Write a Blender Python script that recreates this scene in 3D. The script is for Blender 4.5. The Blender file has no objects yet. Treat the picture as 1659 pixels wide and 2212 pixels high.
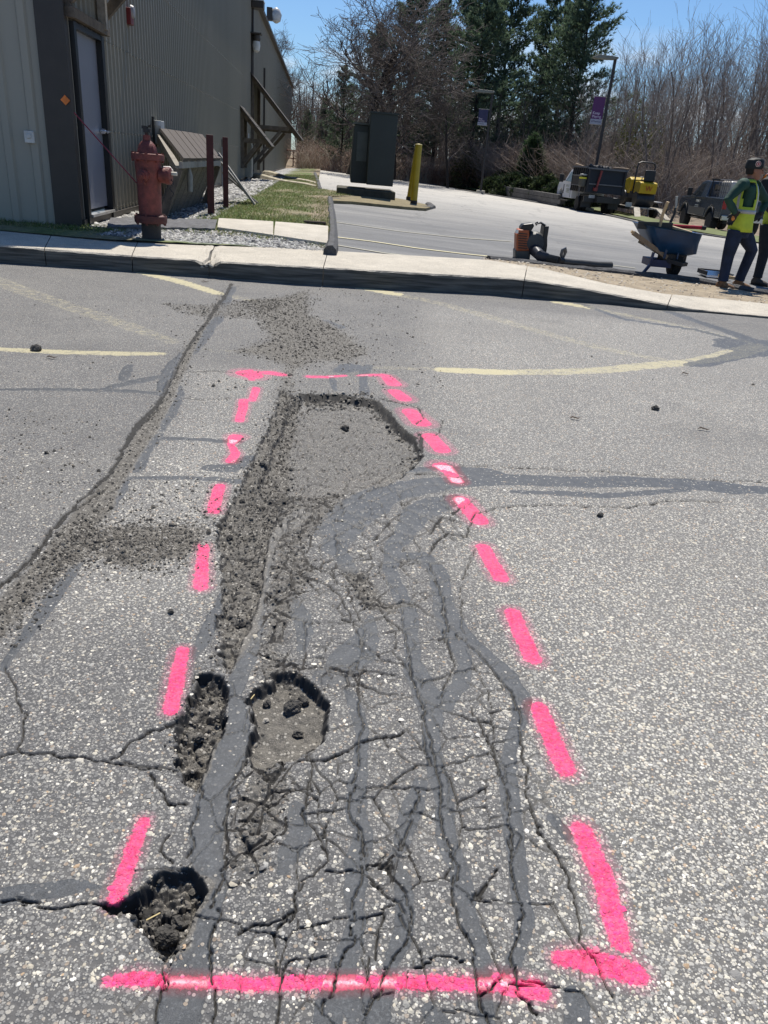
import bpy, math, random
import numpy as np
from mathutils import Vector, Matrix, Quaternion, Euler
random.seed(7); RN=np.random.RandomState(11)
sc=bpy.context.scene; COL=sc.collection
# ------------------------------------------------ camera
F=1610.;PITCH=math.radians(25.1);ROLL=math.radians(4.94);H=1.2
cd=bpy.data.cameras.new('camera'); cam=bpy.data.objects.new('camera',cd); COL.objects.link(cam)
cd.sensor_fit='VERTICAL'; cd.sensor_height=24.; cd.lens=24.*F/2212.; cd.clip_start=.05; cd.clip_end=3000
cam.matrix_world=Matrix.Translation((0,0,H))@Matrix.Rotation(math.pi/2-PITCH,4,'X')@Matrix.Rotation(ROLL,4,'Z')
sc.camera=cam
# ------------------------------------------------ sky and sun
SUN_EL=math.radians(61); SUN_AZ=math.radians(1)      # azimuth from +Y towards +X
world=bpy.data.worlds.new('World'); sc.world=world; world.use_nodes=True
wn=world.node_tree; wn.nodes.clear()
def N(t,kind,**kw):
    n=t.nodes.new(kind)
    for k,v in kw.items(): setattr(n,k,v)
    return n
sky=N(wn,'ShaderNodeTexSky'); sky.sky_type='NISHITA'; sky.sun_disc=False
sky.sun_elevation=SUN_EL; sky.sun_rotation=SUN_AZ; sky.ozone_density=3.0; sky.air_density=1.0; sky.dust_density=.4
bg=N(wn,'ShaderNodeBackground'); bg.inputs['Strength'].default_value=.066
out=N(wn,'ShaderNodeOutputWorld')
tc=N(wn,'ShaderNodeTexCoord'); sep=N(wn,'ShaderNodeSeparateXYZ'); wn.links.new(tc.outputs['Generated'],sep.inputs[0])
mp=N(wn,'ShaderNodeMapping'); mp.inputs['Scale'].default_value=(1,1,3.2); wn.links.new(tc.outputs['Generated'],mp.inputs[0])
cn=N(wn,'ShaderNodeTexNoise'); cn.inputs['Scale'].default_value=4.6; cn.inputs['Detail'].default_value=9; cn.inputs['Roughness'].default_value=.58
wn.links.new(mp.outputs[0],cn.inputs['Vector'])
cr=N(wn,'ShaderNodeMapRange'); cr.inputs[1].default_value=.50; cr.inputs[2].default_value=.62; wn.links.new(cn.outputs['Fac'],cr.inputs[0])
hz=N(wn,'ShaderNodeMapRange'); hz.inputs[1].default_value=.155; hz.inputs[2].default_value=.06; wn.links.new(sep.outputs['Z'],hz.inputs[0])
cm=N(wn,'ShaderNodeMath',operation='MULTIPLY'); wn.links.new(cr.outputs[0],cm.inputs[0]); wn.links.new(hz.outputs[0],cm.inputs[1])
tint=N(wn,'ShaderNodeMixRGB',blend_type='MULTIPLY'); tint.inputs[0].default_value=1; tint.inputs[2].default_value=(.90,1.15,1.42,1)
wn.links.new(sky.outputs[0],tint.inputs[1])
mx=N(wn,'ShaderNodeMixRGB'); mx.inputs[2].default_value=(11.5,11.8,12.3,1)
wn.links.new(cm.outputs[0],mx.inputs[0]); wn.links.new(tint.outputs[0],mx.inputs[1]); wn.links.new(mx.outputs[0],bg.inputs['Color']); wn.links.new(bg.outputs[0],out.inputs[0])
sd=bpy.data.lights.new('sun','SUN'); sd.energy=5.0; sd.angle=math.radians(.53); sd.color=(1,.94,.85)
sun=bpy.data.objects.new('sun',sd); COL.objects.link(sun)
sv=Vector((math.sin(SUN_AZ)*math.cos(SUN_EL),math.cos(SUN_AZ)*math.cos(SUN_EL),math.sin(SUN_EL)))
sun.rotation_euler=sv.to_track_quat('Z','Y').to_euler(); sun.location=(0,0,30)
vs=sc.view_settings; vs.view_transform='Standard'; vs.look='None'; vs.gamma=1; vs.exposure=.27; vs.use_curve_mapping=False
sc.render.engine='CYCLES'; sc.cycles.max_bounces=6; sc.cycles.transparent_max_bounces=8

# ------------------------------------------------ pixel <-> place (measuring the photograph, 1659 x 2212 reading)
def ray(u,v):
    a=(u-829.5)/F; b=-(v-1106)/F
    c,s=math.cos(ROLL),math.sin(ROLL); x=a*c-b*s; y=a*s+b*c
    cp,sp=math.cos(PITCH),math.sin(PITCH)
    return np.array([x,cp+y*sp,-sp+y*cp])
def G(u,v,z=0.):
    r=ray(u,v); t=(z-H)/r[2]; return np.array([r[0]*t,r[1]*t,z])
def lotz(x,y): return .13-.040*x-.0015*(y-9)
def L(u,v,dz=0.):
    r=ray(u,v); t=(.13+.0135+dz-H)/(r[2]+.040*r[0]+.0015*r[1]); return np.array([r[0]*t,r[1]*t,H+r[2]*t])
def AT(u,v,Y):
    r=ray(u,v); t=Y/r[1]; return np.array([r[0]*t,Y,H+r[2]*t])
def proj(p):
    x,y,z=p[0],p[1],p[2]-H
    cp,sp=math.cos(PITCH),math.sin(PITCH); d=y*cp-z*sp; yy=y*sp+z*cp
    X,Y=x/d,yy/d; c,s=math.cos(ROLL),math.sin(ROLL)
    return (829.5+F*(X*c+Y*s),1106-F*(-X*s+Y*c))
def depth(p): return p[1]*math.cos(PITCH)-(p[2]-H)*math.sin(PITCH)
def zat(x,y,v):           # height above (x,y) that reads at row v
    lo,hi=-2.,14.
    for _ in range(40):
        m=(lo+hi)/2
        if proj((x,y,m))[1]>v: lo=m
        else: hi=m
    return (lo+hi)/2
# ------------------------------------------------ materials
MATS={}
def ramp(t,stops):
    r=N(t,'ShaderNodeValToRGB'); e=r.color_ramp.elements
    while len(e)<len(stops): e.new(.5)
    for i,(p,c) in enumerate(stops):
        e[i].position=p; e[i].color=(c[0],c[1],c[2],1) if len(c)==3 else c
    return r
def mat(name,col,rough=.7,metal=0.,var=.25,scale=6.,bump=0.,bscale=40.,spec=.5,stretch=None,trans=0.,vcol=None,dirt=None):
    if name in MATS: return MATS[name]
    m=bpy.data.materials.new(name); m.use_nodes=True; t=m.node_tree; b=t.nodes['Principled BSDF']
    b.inputs['Roughness'].default_value=rough; b.inputs['Metallic'].default_value=metal; b.inputs['Specular IOR Level'].default_value=spec
    c=N(t,'ShaderNodeTexCoord'); src=c.outputs['Object']
    if stretch:
        mm=N(t,'ShaderNodeMapping'); mm.inputs['Scale'].default_value=stretch; t.links.new(src,mm.inputs[0]); src=mm.outputs[0]
    n=N(t,'ShaderNodeTexNoise'); n.inputs['Scale'].default_value=scale; n.inputs['Detail'].default_value=7; n.inputs['Roughness'].default_value=.62
    t.links.new(src,n.inputs['Vector'])
    lo=tuple(x*(1-var) for x in col); hi=tuple(min(1,x*(1+var)) for x in col)
    st=[(.28,lo),(.72,hi)]
    if dirt: st=[(.25,dirt),(.42,lo),(.75,hi)]
    r=ramp(t,st); t.links.new(n.outputs['Fac'],r.inputs[0]); cs=r.outputs[0]
    if vcol:
        a=N(t,'ShaderNodeAttribute',attribute_name=vcol); x=N(t,'ShaderNodeMixRGB',blend_type='MULTIPLY'); x.inputs[0].default_value=1
        t.links.new(cs,x.inputs[1]); t.links.new(a.outputs['Color'],x.inputs[2]); cs=x.outputs[0]
    t.links.new(cs,b.inputs['Base Color'])
    if bump:
        n2=N(t,'ShaderNodeTexNoise'); n2.inputs['Scale'].default_value=bscale; n2.inputs['Detail'].default_value=5; t.links.new(src,n2.inputs['Vector'])
        bp=N(t,'ShaderNodeBump'); bp.inputs['Strength'].default_value=bump; bp.inputs['Distance'].default_value=.02
        t.links.new(n2.outputs['Fac'],bp.inputs['Height']); t.links.new(bp.outputs[0],b.inputs['Normal'])
    if trans: 
        tl=N(t,'ShaderNodeBsdfTranslucent'); t.links.new(cs,tl.inputs[0]); ms=N(t,'ShaderNodeMixShader'); ms.inputs[0].default_value=trans
        o=t.nodes['Material Output']; t.links.new(b.outputs[0],ms.inputs[1]); t.links.new(tl.outputs[0],ms.inputs[2]); t.links.new(ms.outputs[0],o.inputs[0])
    MATS[name]=m; return m
# ------------------------------------------------ object helpers
def tag(o,label=None,cat=None,group=None,kind=None):
    if label: o['label']=label
    if cat: o['category']=cat
    if group: o['group']=group
    if kind: o['kind']=kind
    return o
def empty(name,loc,rz=0,label=None,cat=None,group=None,rot=None):
    o=bpy.data.objects.new(name,None); o.empty_display_size=.1; COL.objects.link(o); o.location=loc
    o.rotation_euler=rot if rot is not None else (0,0,rz)
    return tag(o,label,cat,group)
def np_mesh(name,V,Fq,Ft=None,cols=None,smooth=False):
    """fast mesh from arrays: quads and/or triangles"""
    me=bpy.data.meshes.new(name); me.vertices.add(len(V)); me.vertices.foreach_set('co',np.asarray(V,'f').ravel())
    loops=[];starts=[];tot=0
    for Fa in (Fq,Ft):
        if Fa is None or len(Fa)==0: continue
        Fa=np.asarray(Fa,'i'); k=Fa.shape[1]; starts.append(tot+np.arange(len(Fa))*k); loops.append(Fa.ravel()); tot+=Fa.size
    lo=np.concatenate(loops); stt=np.concatenate(starts)
    me.loops.add(len(lo)); me.loops.foreach_set('vertex_index',lo.astype('i'))
    me.polygons.add(len(stt)); me.polygons.foreach_set('loop_start',stt.astype('i'))
    if smooth: me.polygons.foreach_set('use_smooth',np.ones(len(stt),bool))
    me.update(calc_edges=True)
    if cols:
        for k,c in cols.items():
            a=me.color_attributes.new(k,'FLOAT_COLOR','POINT'); c=np.asarray(c,'f')
            if c.shape[1]==3: c=np.concatenate([c,np.ones((len(c),1),'f')],1)
            a.data.foreach_set('color',c.ravel())
    return me
def link(name,me,mt=None,parent=None,loc=None,rz=None):
    o=bpy.data.objects.new(name,me); COL.objects.link(o)
    if mt is not None:
        me.materials.clear()
        for q in (mt if isinstance(mt,(list,tuple)) else [mt]): me.materials.append(q)
    if parent is not None: o.parent=parent
    if loc is not None: o.location=loc
    if rz is not None: o.rotation_euler=(0,0,rz)
    return o
def basis(d):
    d=Vector(d).normalized(); a=Vector((0,0,1)) if abs(d.z)<.9 else Vector((1,0,0))
    x=d.cross(a).normalized(); y=x.cross(d).normalized(); return x,y
class MB:
    def __init__(s): s.v=[]; s.f=[]; s.c=None
    def add(s,vs,fs):
        k=len(s.v); s.v+= [tuple(q) for q in vs]; s.f+=[tuple(i+k for i in f) for f in fs]; return s
    def box(s,c,d,rz=0,taper=None,rx=0,ry=0):
        hx,hy,hz=d[0]/2,d[1]/2,d[2]/2; R=Euler((rx,ry,rz)).to_matrix(); vs=[]
        for sz in (-1,1):
            k=taper if (taper and sz==1) else 1
            for sx,sy in ((-1,-1),(1,-1),(1,1),(-1,1)): vs.append(Vector(c)+R@Vector((sx*hx*k,sy*hy*k,sz*hz)))
        return s.add(vs,[(0,3,2,1),(4,5,6,7),(0,1,5,4),(1,2,6,5),(2,3,7,6),(3,0,4,7)])
    def bar(s,a,b,w,h,up=(0,0,1)):
        a,b=Vector(a),Vector(b); d=(b-a).normalized(); x=d.cross(Vector(up))
        if x.length<1e-4: x=d.cross(Vector((1,0,0)))
        x.normalize(); y=x.cross(d).normalized(); vs=[]
        for p in (a,b):
            for i,j in ((-1,-1),(1,-1),(1,1),(-1,1)): vs.append(p+x*(i*w/2)+y*(j*h/2))
        return s.add(vs,[(0,1,2,3),(7,6,5,4),(0,4,5,1),(1,5,6,2),(2,6,7,3),(3,7,4,0)])
    def tube(s,pts,r,n=8,caps=True,flat=1.):
        pts=[Vector(p) for p in pts]; m=len(pts); rs=r if isinstance(r,(list,tuple)) else [r]*m
        vs=[]; x,y=basis(pts[1]-pts[0])
        for i,p in enumerate(pts):
            d=(pts[min(i+1,m-1)]-pts[max(i-1,0)]).normalized(); x=(x-d*x.dot(d)); 
            if x.length<1e-6: x,_=basis(d)
            x.normalize(); y=d.cross(x)
            for k in range(n):
                a=2*math.pi*k/n; vs.append(p+x*(rs[i]*math.cos(a))+y*(rs[i]*flat*math.sin(a)))
        fs=[(i*n+k,i*n+(k+1)%n,(i+1)*n+(k+1)%n,(i+1)*n+k) for i in range(m-1) for k in range(n)]
        if caps: fs+=[tuple(range(n-1,-1,-1)),tuple((m-1)*n+k for k in range(n))]
        return s.add(vs,fs)
    def lathe(s,prof,n=20,c=(0,0,0),axis='z',flute=0,fl=0):
        vs=[]; 
        for r,z in prof:
            for k in range(n):
                a=2*math.pi*k/n; rr=r*(1+fl*math.cos(a*flute)) if flute else r
                q=(rr*math.cos(a),rr*math.sin(a),z)
                if axis=='x': q=(z,q[0],q[1])
                elif axis=='y': q=(q[0],z,q[1])
                vs.append((q[0]+c[0],q[1]+c[1],q[2]+c[2]))
        m=len(prof); fs=[(i*n+k,i*n+(k+1)%n,(i+1)*n+(k+1)%n,(i+1)*n+k) for i in range(m-1) for k in range(n)]
        fs+=[tuple(range(n-1,-1,-1)),tuple((m-1)*n+k for k in range(n))]
        if axis=='y': fs=[f[::-1] for f in fs]
        return s.add(vs,fs)
    def prism(s,poly,y0,y1,plane='xz'):
        n=len(poly); A=[];B=[]
        for a,b in poly:
            if plane=='xz': A.append((a,y0,b)); B.append((a,y1,b))
            elif plane=='yz': A.append((y0,a,b)); B.append((y1,a,b))
            else: A.append((a,b,y0)); B.append((a,b,y1))
        fs=[tuple(range(n)),tuple(range(2*n-1,n-1,-1))]+[(i,i+n,(i+1)%n+n,(i+1)%n) for i in range(n)]
        return s.add(A+B,fs)
    def rings(s,rings,n=16,caps=True):
        """rings: list of (center, x-vector, y-vector) ellipses"""
        vs=[]
        for c,x,y in rings:
            c,x,y=Vector(c),Vector(x),Vector(y)
            for k in range(n):
                a=2*math.pi*k/n; vs.append(c+x*math.cos(a)+y*math.sin(a))
        m=len(rings); fs=[(i*n+k,i*n+(k+1)%n,(i+1)*n+(k+1)%n,(i+1)*n+k) for i in range(m-1) for k in range(n)]
        if caps: fs+=[tuple(range(n-1,-1,-1)),tuple((m-1)*n+k for k in range(n))]
        return s.add(vs,fs)
    def build(s,name,mt,parent=None,smooth=False,bevel=0,subsurf=0,jit=0,loc=None,rz=None):
        me=bpy.data.meshes.new(name)
        v=s.v
        if jit: v=[(a+random.uniform(-jit,jit),b+random.uniform(-jit,jit),c+random.uniform(-jit,jit)) for a,b,c in v]
        me.from_pydata(v,[],s.f); me.update()
        import bmesh
        bm=bmesh.new(); bm.from_mesh(me); bmesh.ops.recalc_face_normals(bm,faces=bm.faces[:]); bm.to_mesh(me); bm.free()
        if smooth:
            me.polygons.foreach_set('use_smooth',[True]*len(me.polygons))
            try: me.set_sharp_from_angle(angle=math.radians(38))
            except Exception: pass
        o=link(name,me,mt,parent,loc,rz)
        if bevel:
            b=o.modifiers.new('bevel','BEVEL'); b.width=bevel; b.segments=2; b.limit_method='ANGLE'; b.angle_limit=math.radians(40)
        if subsurf:
            b=o.modifiers.new('sub','SUBSURF'); b.levels=subsurf; b.render_levels=subsurf
        return o
def copy_tree(o,parent=None):
    c=o.copy(); COL.objects.link(c)
    if parent is not None: c.parent=parent
    for ch in list(o.children): copy_tree(ch,c)
    return c
def text_mesh(txt,size,name='lettering'):
    cu=bpy.data.curves.new('txt','FONT'); cu.body=txt; cu.size=size; cu.extrude=.002
    to=bpy.data.objects.new('txt',cu); COL.objects.link(to)
    dg=bpy.context.evaluated_depsgraph_get(); me=bpy.data.meshes.new_from_object(to.evaluated_get(dg)); me.name=name
    bpy.data.objects.remove(to); bpy.data.curves.remove(cu); return me
# ------------------------------------------------ numpy noise
_P=np.random.RandomState(3).permutation(4096); _P=np.concatenate([_P,_P])
_R=np.random.RandomState(5).rand(4096).astype('f')
def hsh(i,j,s=0): return _R[_P[(_P[(i+s*37)&4095]+j)&4095]&4095]
def vnoise(x,y,s=0):
    xi=np.floor(x).astype(int); yi=np.floor(y).astype(int); fx=x-xi; fy=y-yi
    fx=fx*fx*(3-2*fx); fy=fy*fy*(3-2*fy)
    a=hsh(xi,yi,s);b=hsh(xi+1,yi,s);c=hsh(xi,yi+1,s);d=hsh(xi+1,yi+1,s)
    return (a*(1-fx)+b*fx)*(1-fy)+(c*(1-fx)+d*fx)*fy
def fbm(x,y,o=4,s=0,g=.5):
    r=0;a=1;t=0
    for k in range(o): r=r+a*vnoise(x*2**k+17.3*k,y*2**k-9.1*k,s+k); t+=a; a*=g
    return r/t-.5
def worley(x,y,s=0):
    xi=np.floor(x).astype(int); yi=np.floor(y).astype(int); f1=np.full(x.shape,9.);f2=np.full(x.shape,9.); idx=np.zeros(x.shape)
    for i in (-1,0,1):
        for j in (-1,0,1):
            cx=xi+i+hsh(xi+i,yi+j,s); cy=yi+j+hsh(xi+i,yi+j,s+7); d=np.hypot(x-cx,y-cy)
            nw=d<f1; f2=np.where(nw,f1,np.minimum(f2,d)); idx=np.where(nw,hsh(xi+i,yi+j,s+13),idx); f1=np.where(nw,d,f1)
    return f1,f2,idx
def sst(a,b,x):
    t=np.clip((x-a)/(b-a),0,1); return t*t*(3-2*t)
# ================================================ near asphalt: one displaced sheet
# ---- features read off the photograph (column, row[, width])
TAR=[ # sealer bands
 [(655,1110,26),(625,1135,20),(596,1150,16),(582,1200,12),(577,1250,12),(566,1290,13),(556,1335,18),(545,1370,34),(533,1420,46),(520,1465,46),(508,1500,30),(512,1545,44),(505,1600,58),(480,1650,62),(465,1700,72),(452,1770,82),(446,1830,78),(455,1880,60),(470,1920,48),(455,1970,46),(440,2020,60),(425,2070,80),(400,2150,95),(385,2230,110)],
 [(610,1150,10),(640,1100,34),(668,1080,26)],
 [(690,1150,30),(730,1100,34),(765,1082,30)],
 [(720,1185,44),(760,1125,70),(800,1085,66),(850,1062,46),(920,1050,36),(1000,1042,30),(1100,1036,26),(1250,1040,30),(1350,1040,27),(1470,1044,24),(1560,1053,30),(1620,1058,16),(1700,1062,13)],
 [(880,1020,12),(960,1010,14),(1010,1018,26),(1050,1020,22),(1100,1030,12)],
 [(1110,1062,8),(1200,1064,12),(1300,1070,14),(1380,1066,12),(1480,1058,10)],
 [(985,1078,22),(945,1088,40),(905,1110,44),(880,1140,40),(850,1180,38),(842,1230,34),(862,1275,30),(885,1320,34),(890,1370,30),(890,1420,32),(903,1465,44),(925,1510,60),(935,1560,48),(932,1610,36),(940,1680,40),(958,1740,38),(965,1800,42),(988,1870,48),(1008,1930,44),(1025,2000,46),(1040,2060,46),(1048,2120,42),(1058,2230,46)],
 [(880,1200,14),(915,1205,26),(945,1230,32),(955,1285,42),(965,1340,40),(985,1390,36),(1002,1440,34),(992,1485,40),(955,1520,50)],
 [(950,1290,24),(1000,1370,30),(1050,1420,28),(1095,1465,34),(1122,1510,38),(1125,1560,38),(1108,1610,34),(1098,1680,42),(1108,1760,50),(1120,1840,48),(1128,1920,46),(1132,1990,46),(1118,2060,40),(1095,2120,30)],
 [(802,1330,12),(795,1375,48),(770,1410,64),(740,1440,62),(712,1465,50)],
 [(752,1490,20),(775,1540,34),(782,1590,30),(778,1660,38),(770,1720,46),(782,1790,50),(768,1860,50),(765,1930,50),(772,1990,46),(745,2060,56),(725,2130,60),(700,2230,70)],
 [(745,1090,50),(735,1150,54),(732,1195,40),(752,1225,30),(778,1280,8)],
 [(628,1290,20),(645,1330,42),(655,1370,38),(655,1405,20)],
 [(905,1690,36),(892,1740,42),(872,1800,40),(850,1850,34),(868,1900,40),(880,1970,46),(868,2040,46),(842,2100,50),(825,2160,50),(815,2230,55)],
 [(642,1740,40),(648,1790,54),(630,1840,40),(615,1880,20)],
 [(478,1285,8),(466,1320,18),(450,1360,26),(430,1395,22),(415,1420,8)],
 [(178,1205,10),(150,1245,20),(118,1292,26),(80,1345,26),(45,1395,18),(8,1445,12)],
 [(395,765,10),(382,785,26),(364,815,24),(348,843,14)],
 [(392,835,10),(388,860,16),(365,900,18),(345,930,16)],
 [(345,940,10),(320,968,24),(300,1018,20)],
 [(280,1035,10),(262,1060,22),(235,1100,20)],
 [(-20,841,7),(100,842,7),(220,843,9),(290,825,12),(345,814,9)],[(210,845,7),(280,846,8),(345,850,7)],[(262,822,12),(275,800,16),(280,790,10)],
 [(345,948,9),(420,950,10),(520,954,9)],[(275,1033,8),(360,1034,11),(450,1034,11),(528,1040,12)],[(450,1012,16),(500,1012,20),(540,992,18)],
 [(795,790,16),(783,815,22),(788,852,26)],[(715,812,12),(722,842,12)],[(755,792,24),(740,802,16)],
 [(700,695,10),(715,705,18)],
 [(1430,668,6),(1500,692,7),(1570,715,8),(1650,745,12)],[(1630,752,40),(1670,752,40)],[(1640,758,14),(1580,772,10),(1510,787,13),(1490,790,8)],[(1250,655,4),(1350,690,4),(1500,712,5),(1620,742,6)],
 [(0,1938,40),(90,1925,34),(180,1912,28),(215,1915,10)],
 [(1205,1775,26),(1225,1800,26)],
 [(770,2150,60),(790,2230,70)],[(930,2190,50),(960,2230,60)],[(1240,2160,50),(1235,2230,60)],
 [(505,620,6),(470,690,12),(430,740,14),(405,765,14)],
]
CR=[ # cracks
 [(478,648,5),(440,705,5),(395,770,6),(345,865,9),(300,915,10),(268,965,7),(240,1025,9),(170,1085,7),(95,1170,9),(0,1275,10)],
 [(905,935,10),(915,985,14),(890,1012,10),(860,1022,6)],[(655,852,10),(740,852,9),(815,866,10),(848,905,10),(868,925,10),(895,945,9)],
 [(0,1642,5),(45,1625,5),(90,1630,6),(160,1634,7),(230,1645,6),(290,1652,5),(375,1658,6)],
 [(10,1442,4),(35,1478,5),(55,1530,6),(58,1580,5),(45,1625,6)],
 [(400,1545,16),(372,1562,9),(325,1580,6),(285,1605,5),(245,1640,5)],
 [(-5,1950,6),(60,1955,7),(120,1960,9),(180,1954,7),(240,1950,16),(300,1955,30),(330,1925,16)],
 [(325,1665,5),(345,1705,6),(365,1725,10),(408,1732,9)],
 [(930,1590,4),(935,1660,5),(948,1720,6),(958,1790,6),(985,1870,6),(990,1960,6),(1010,2020,5),(1030,2080,7),(1040,2130,6),(1045,2170,12),(1060,2230,6)],
 [(868,1310,4),(880,1400,4),(888,1460,6),(915,1530,5),(932,1600,5)],
 [(930,1215,4),(955,1290,4),(968,1345,7),(965,1400,8),(978,1440,4),(950,1510,4)],
 [(985,1370,4),(1030,1415,5),(1060,1450,5),(1100,1495,6),(1128,1560,5),(1138,1640,5),(1148,1735,6),(1175,1800,9),(1215,1865,6),(1238,1950,6),(1248,2030,5),(1290,2090,4),(1320,2150,3)],
 [(1020,1530,4),(1060,1600,5),(1075,1650,7),(1095,1715,6),(1108,1800,7),(1112,1880,7),(1132,1980,6),(1108,2045,5),(1118,2120,5),(1160,2190,8)],
 [(770,1430,4),(775,1500,5),(782,1560,4),(776,1650,4),(758,1720,4),(775,1790,5),(778,1870,4),(765,1950,4),(758,2030,4),(722,2090,4),(700,2200,5)],
 [(640,1642,6),(700,1640,6),(760,1622,5),(800,1602,6),(845,1590,12),(870,1585,8)],
 [(530,1652,6),(570,1680,9),(600,1665,10),(612,1640,8)],
 [(660,1600,5),(668,1650,6),(668,1700,5),(655,1755,4),(688,1815,4),(700,1860,4),(650,1905,5),(640,1960,4),(595,1985,4),(520,2010,5)],
 [(655,1755,3),(720,1748,3),(758,1745,3)],[(560,1770,7),(520,1775,7)],
 [(700,1878,4),(770,1875,4),(800,1868,6),(845,1845,8)],[(800,1868,5),(830,1862,10),(850,1895,14),(840,1860,8)],
 [(845,1890,8),(880,1930,4),(895,1990,4),(880,2045,4),(830,2100,3),(795,2200,3)],
 [(790,1702,3),(850,1700,3),(895,1697,4),(905,1705,4),(890,1760,4),(858,1830,5)],[(905,1700,3),(940,1705,3)],[(985,1740,3),(1020,1720,3),(1048,1700,3)],[(905,1755,3),(950,1775,3)],
 [(1000,2070,3),(950,2065,4),(900,2090,4)],[(1045,2150,9),(1090,2110,6)],
 [(1005,1160,4),(960,1150,5),(935,1175,6),(925,1200,4)],[(1005,1160,4),(1030,1110,3),(1110,1092,3),(1200,1090,3),(1350,1096,3),(1450,1082,3),(1560,1085,3)],
 [(1000,1130,3),(960,1115,4),(925,1150,4)],
 [(1030,1180,3),(990,1290,3),(1002,1350,3),(1010,1385,3)],
 [(850,1460,5),(790,1450,5),(760,1460,5),(710,1440,6)],[(870,1500,4),(820,1498,5),(780,1480,5)],
 [(820,1420,3),(780,1380,3),(740,1290,4),(700,1260,4),(640,1240,5)],[(960,1215,3),(900,1215,4),(850,1225,3)],
 [(780,1305,5),(830,1310,5),(870,1300,6),(900,1310,5)],
 [(825,860,4),(870,872,4),(905,880,3),(918,900,3),(900,915,4)],[(915,985,4),(905,950,3),(950,935,2),(955,905,2)],[(930,1000,3),(990,1005,2),(1080,1008,2),(1300,1018,2),(1500,1035,2),(1660,1042,3)],
 [(410,803,3),(470,802,3),(530,806,2)],[(395,858,3),(440,862,2),(500,858,3)],[(520,1070,3),(440,1085,2)],
 [(800,1060,4),(850,1040,5),(880,1022,4),(1000,1030,3)],
 [(560,1060,5),(600,1090,6),(660,1075,5),(720,1095,4)],
 [(455,1960,5),(478,1900,4),(490,1830,3),(500,1700,4),(520,1640,5)],[(465,2212,5),(468,2120,4),(470,2040,5),(480,1960,4)],
 [(405,1850,4),(420,1800,4),(440,1700,3),(445,1640,3)],[(365,1860,5),(350,1830,4),(370,1800,4)],
 [(340,2212,4),(360,2120,4),(350,2070,5)],[(595,2212,3),(610,2110,4),(620,2080,5),(700,2070,4)],[(600,2100,5),(590,2010,4),(640,1960,4)],
 [(265,975,4),(300,925,5),(345,880,4)],[(150,1110,4),(230,1060,4)],[(0,1280,5),(60,1222,4),(100,1170,4)],
 [(660,640,4),(657,690,4)],[(500,612,4),(480,650,5)],
 [(470,1880,4),(545,1830,4),(600,1800,4),(620,1770,4)],[(520,1720,5),(590,1730,5),(640,1700,5),(668,1700,4)],
]
POT=[ # (polygon, depth m, floor roughness m)
 ([(425,1462),(452,1457),(482,1464),(490,1490),(484,1530),(486,1570),(458,1625),(440,1690),(400,1680),(385,1650),(372,1600),(385,1555),(405,1505)],.036,.012),
 ([(540,1502),(565,1478),(605,1452),(640,1452),(662,1470),(690,1492),(712,1520),(700,1560),(696,1598),(655,1622),(640,1638),(600,1640),(560,1652),(528,1645),(530,1600),(548,1560),(530,1515)],.038,.003),
 ([(238,1950),(300,1932),(332,1900),(372,1880),(410,1882),(440,1905),(466,1908),(452,1935),(432,2000),(415,2040),(360,2065),(335,2035),(325,1998),(280,1978)],.050,.016),
 ([(628,872),(662,852),(740,853),(815,866),(848,905),(868,925),(892,945),(914,985),(885,1015),(850,1040),(800,1052),(740,1062),(660,1075),(600,1062),(560,1045),(590,960)],.042,.005),
 ([(610,842),(650,858),(630,950),(625,1040),(596,1120),(588,1200),(572,1285),(552,1360),(530,1400),(496,1452),(470,1410),(476,1340),(486,1270),(478,1180),(472,1130),(520,1062),(545,1000),(572,940),(598,880)],.018,.009),
]
RUB=[ # crumbled areas
 [(590,1190),(650,1180),(690,1240),(640,1290),(620,1320),(610,1400),(650,1420),(660,1460),(560,1490),(560,1400),(580,1300)],
 [(530,1650),(600,1650),(630,1700),(610,1770),(590,1850),(540,1900),(500,1905),(502,1830),(510,1760),(515,1700)],
 [(730,1230),(790,1230),(830,1310),(800,1320),(770,1300)],[(700,1440),(770,1450),(770,1490),(700,1480)],
 [(810,1840),(870,1840),(860,1900),(820,1890)],
 [(560,1050),(760,1060),(700,1130),(640,1200),(580,1190)],
]
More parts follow.
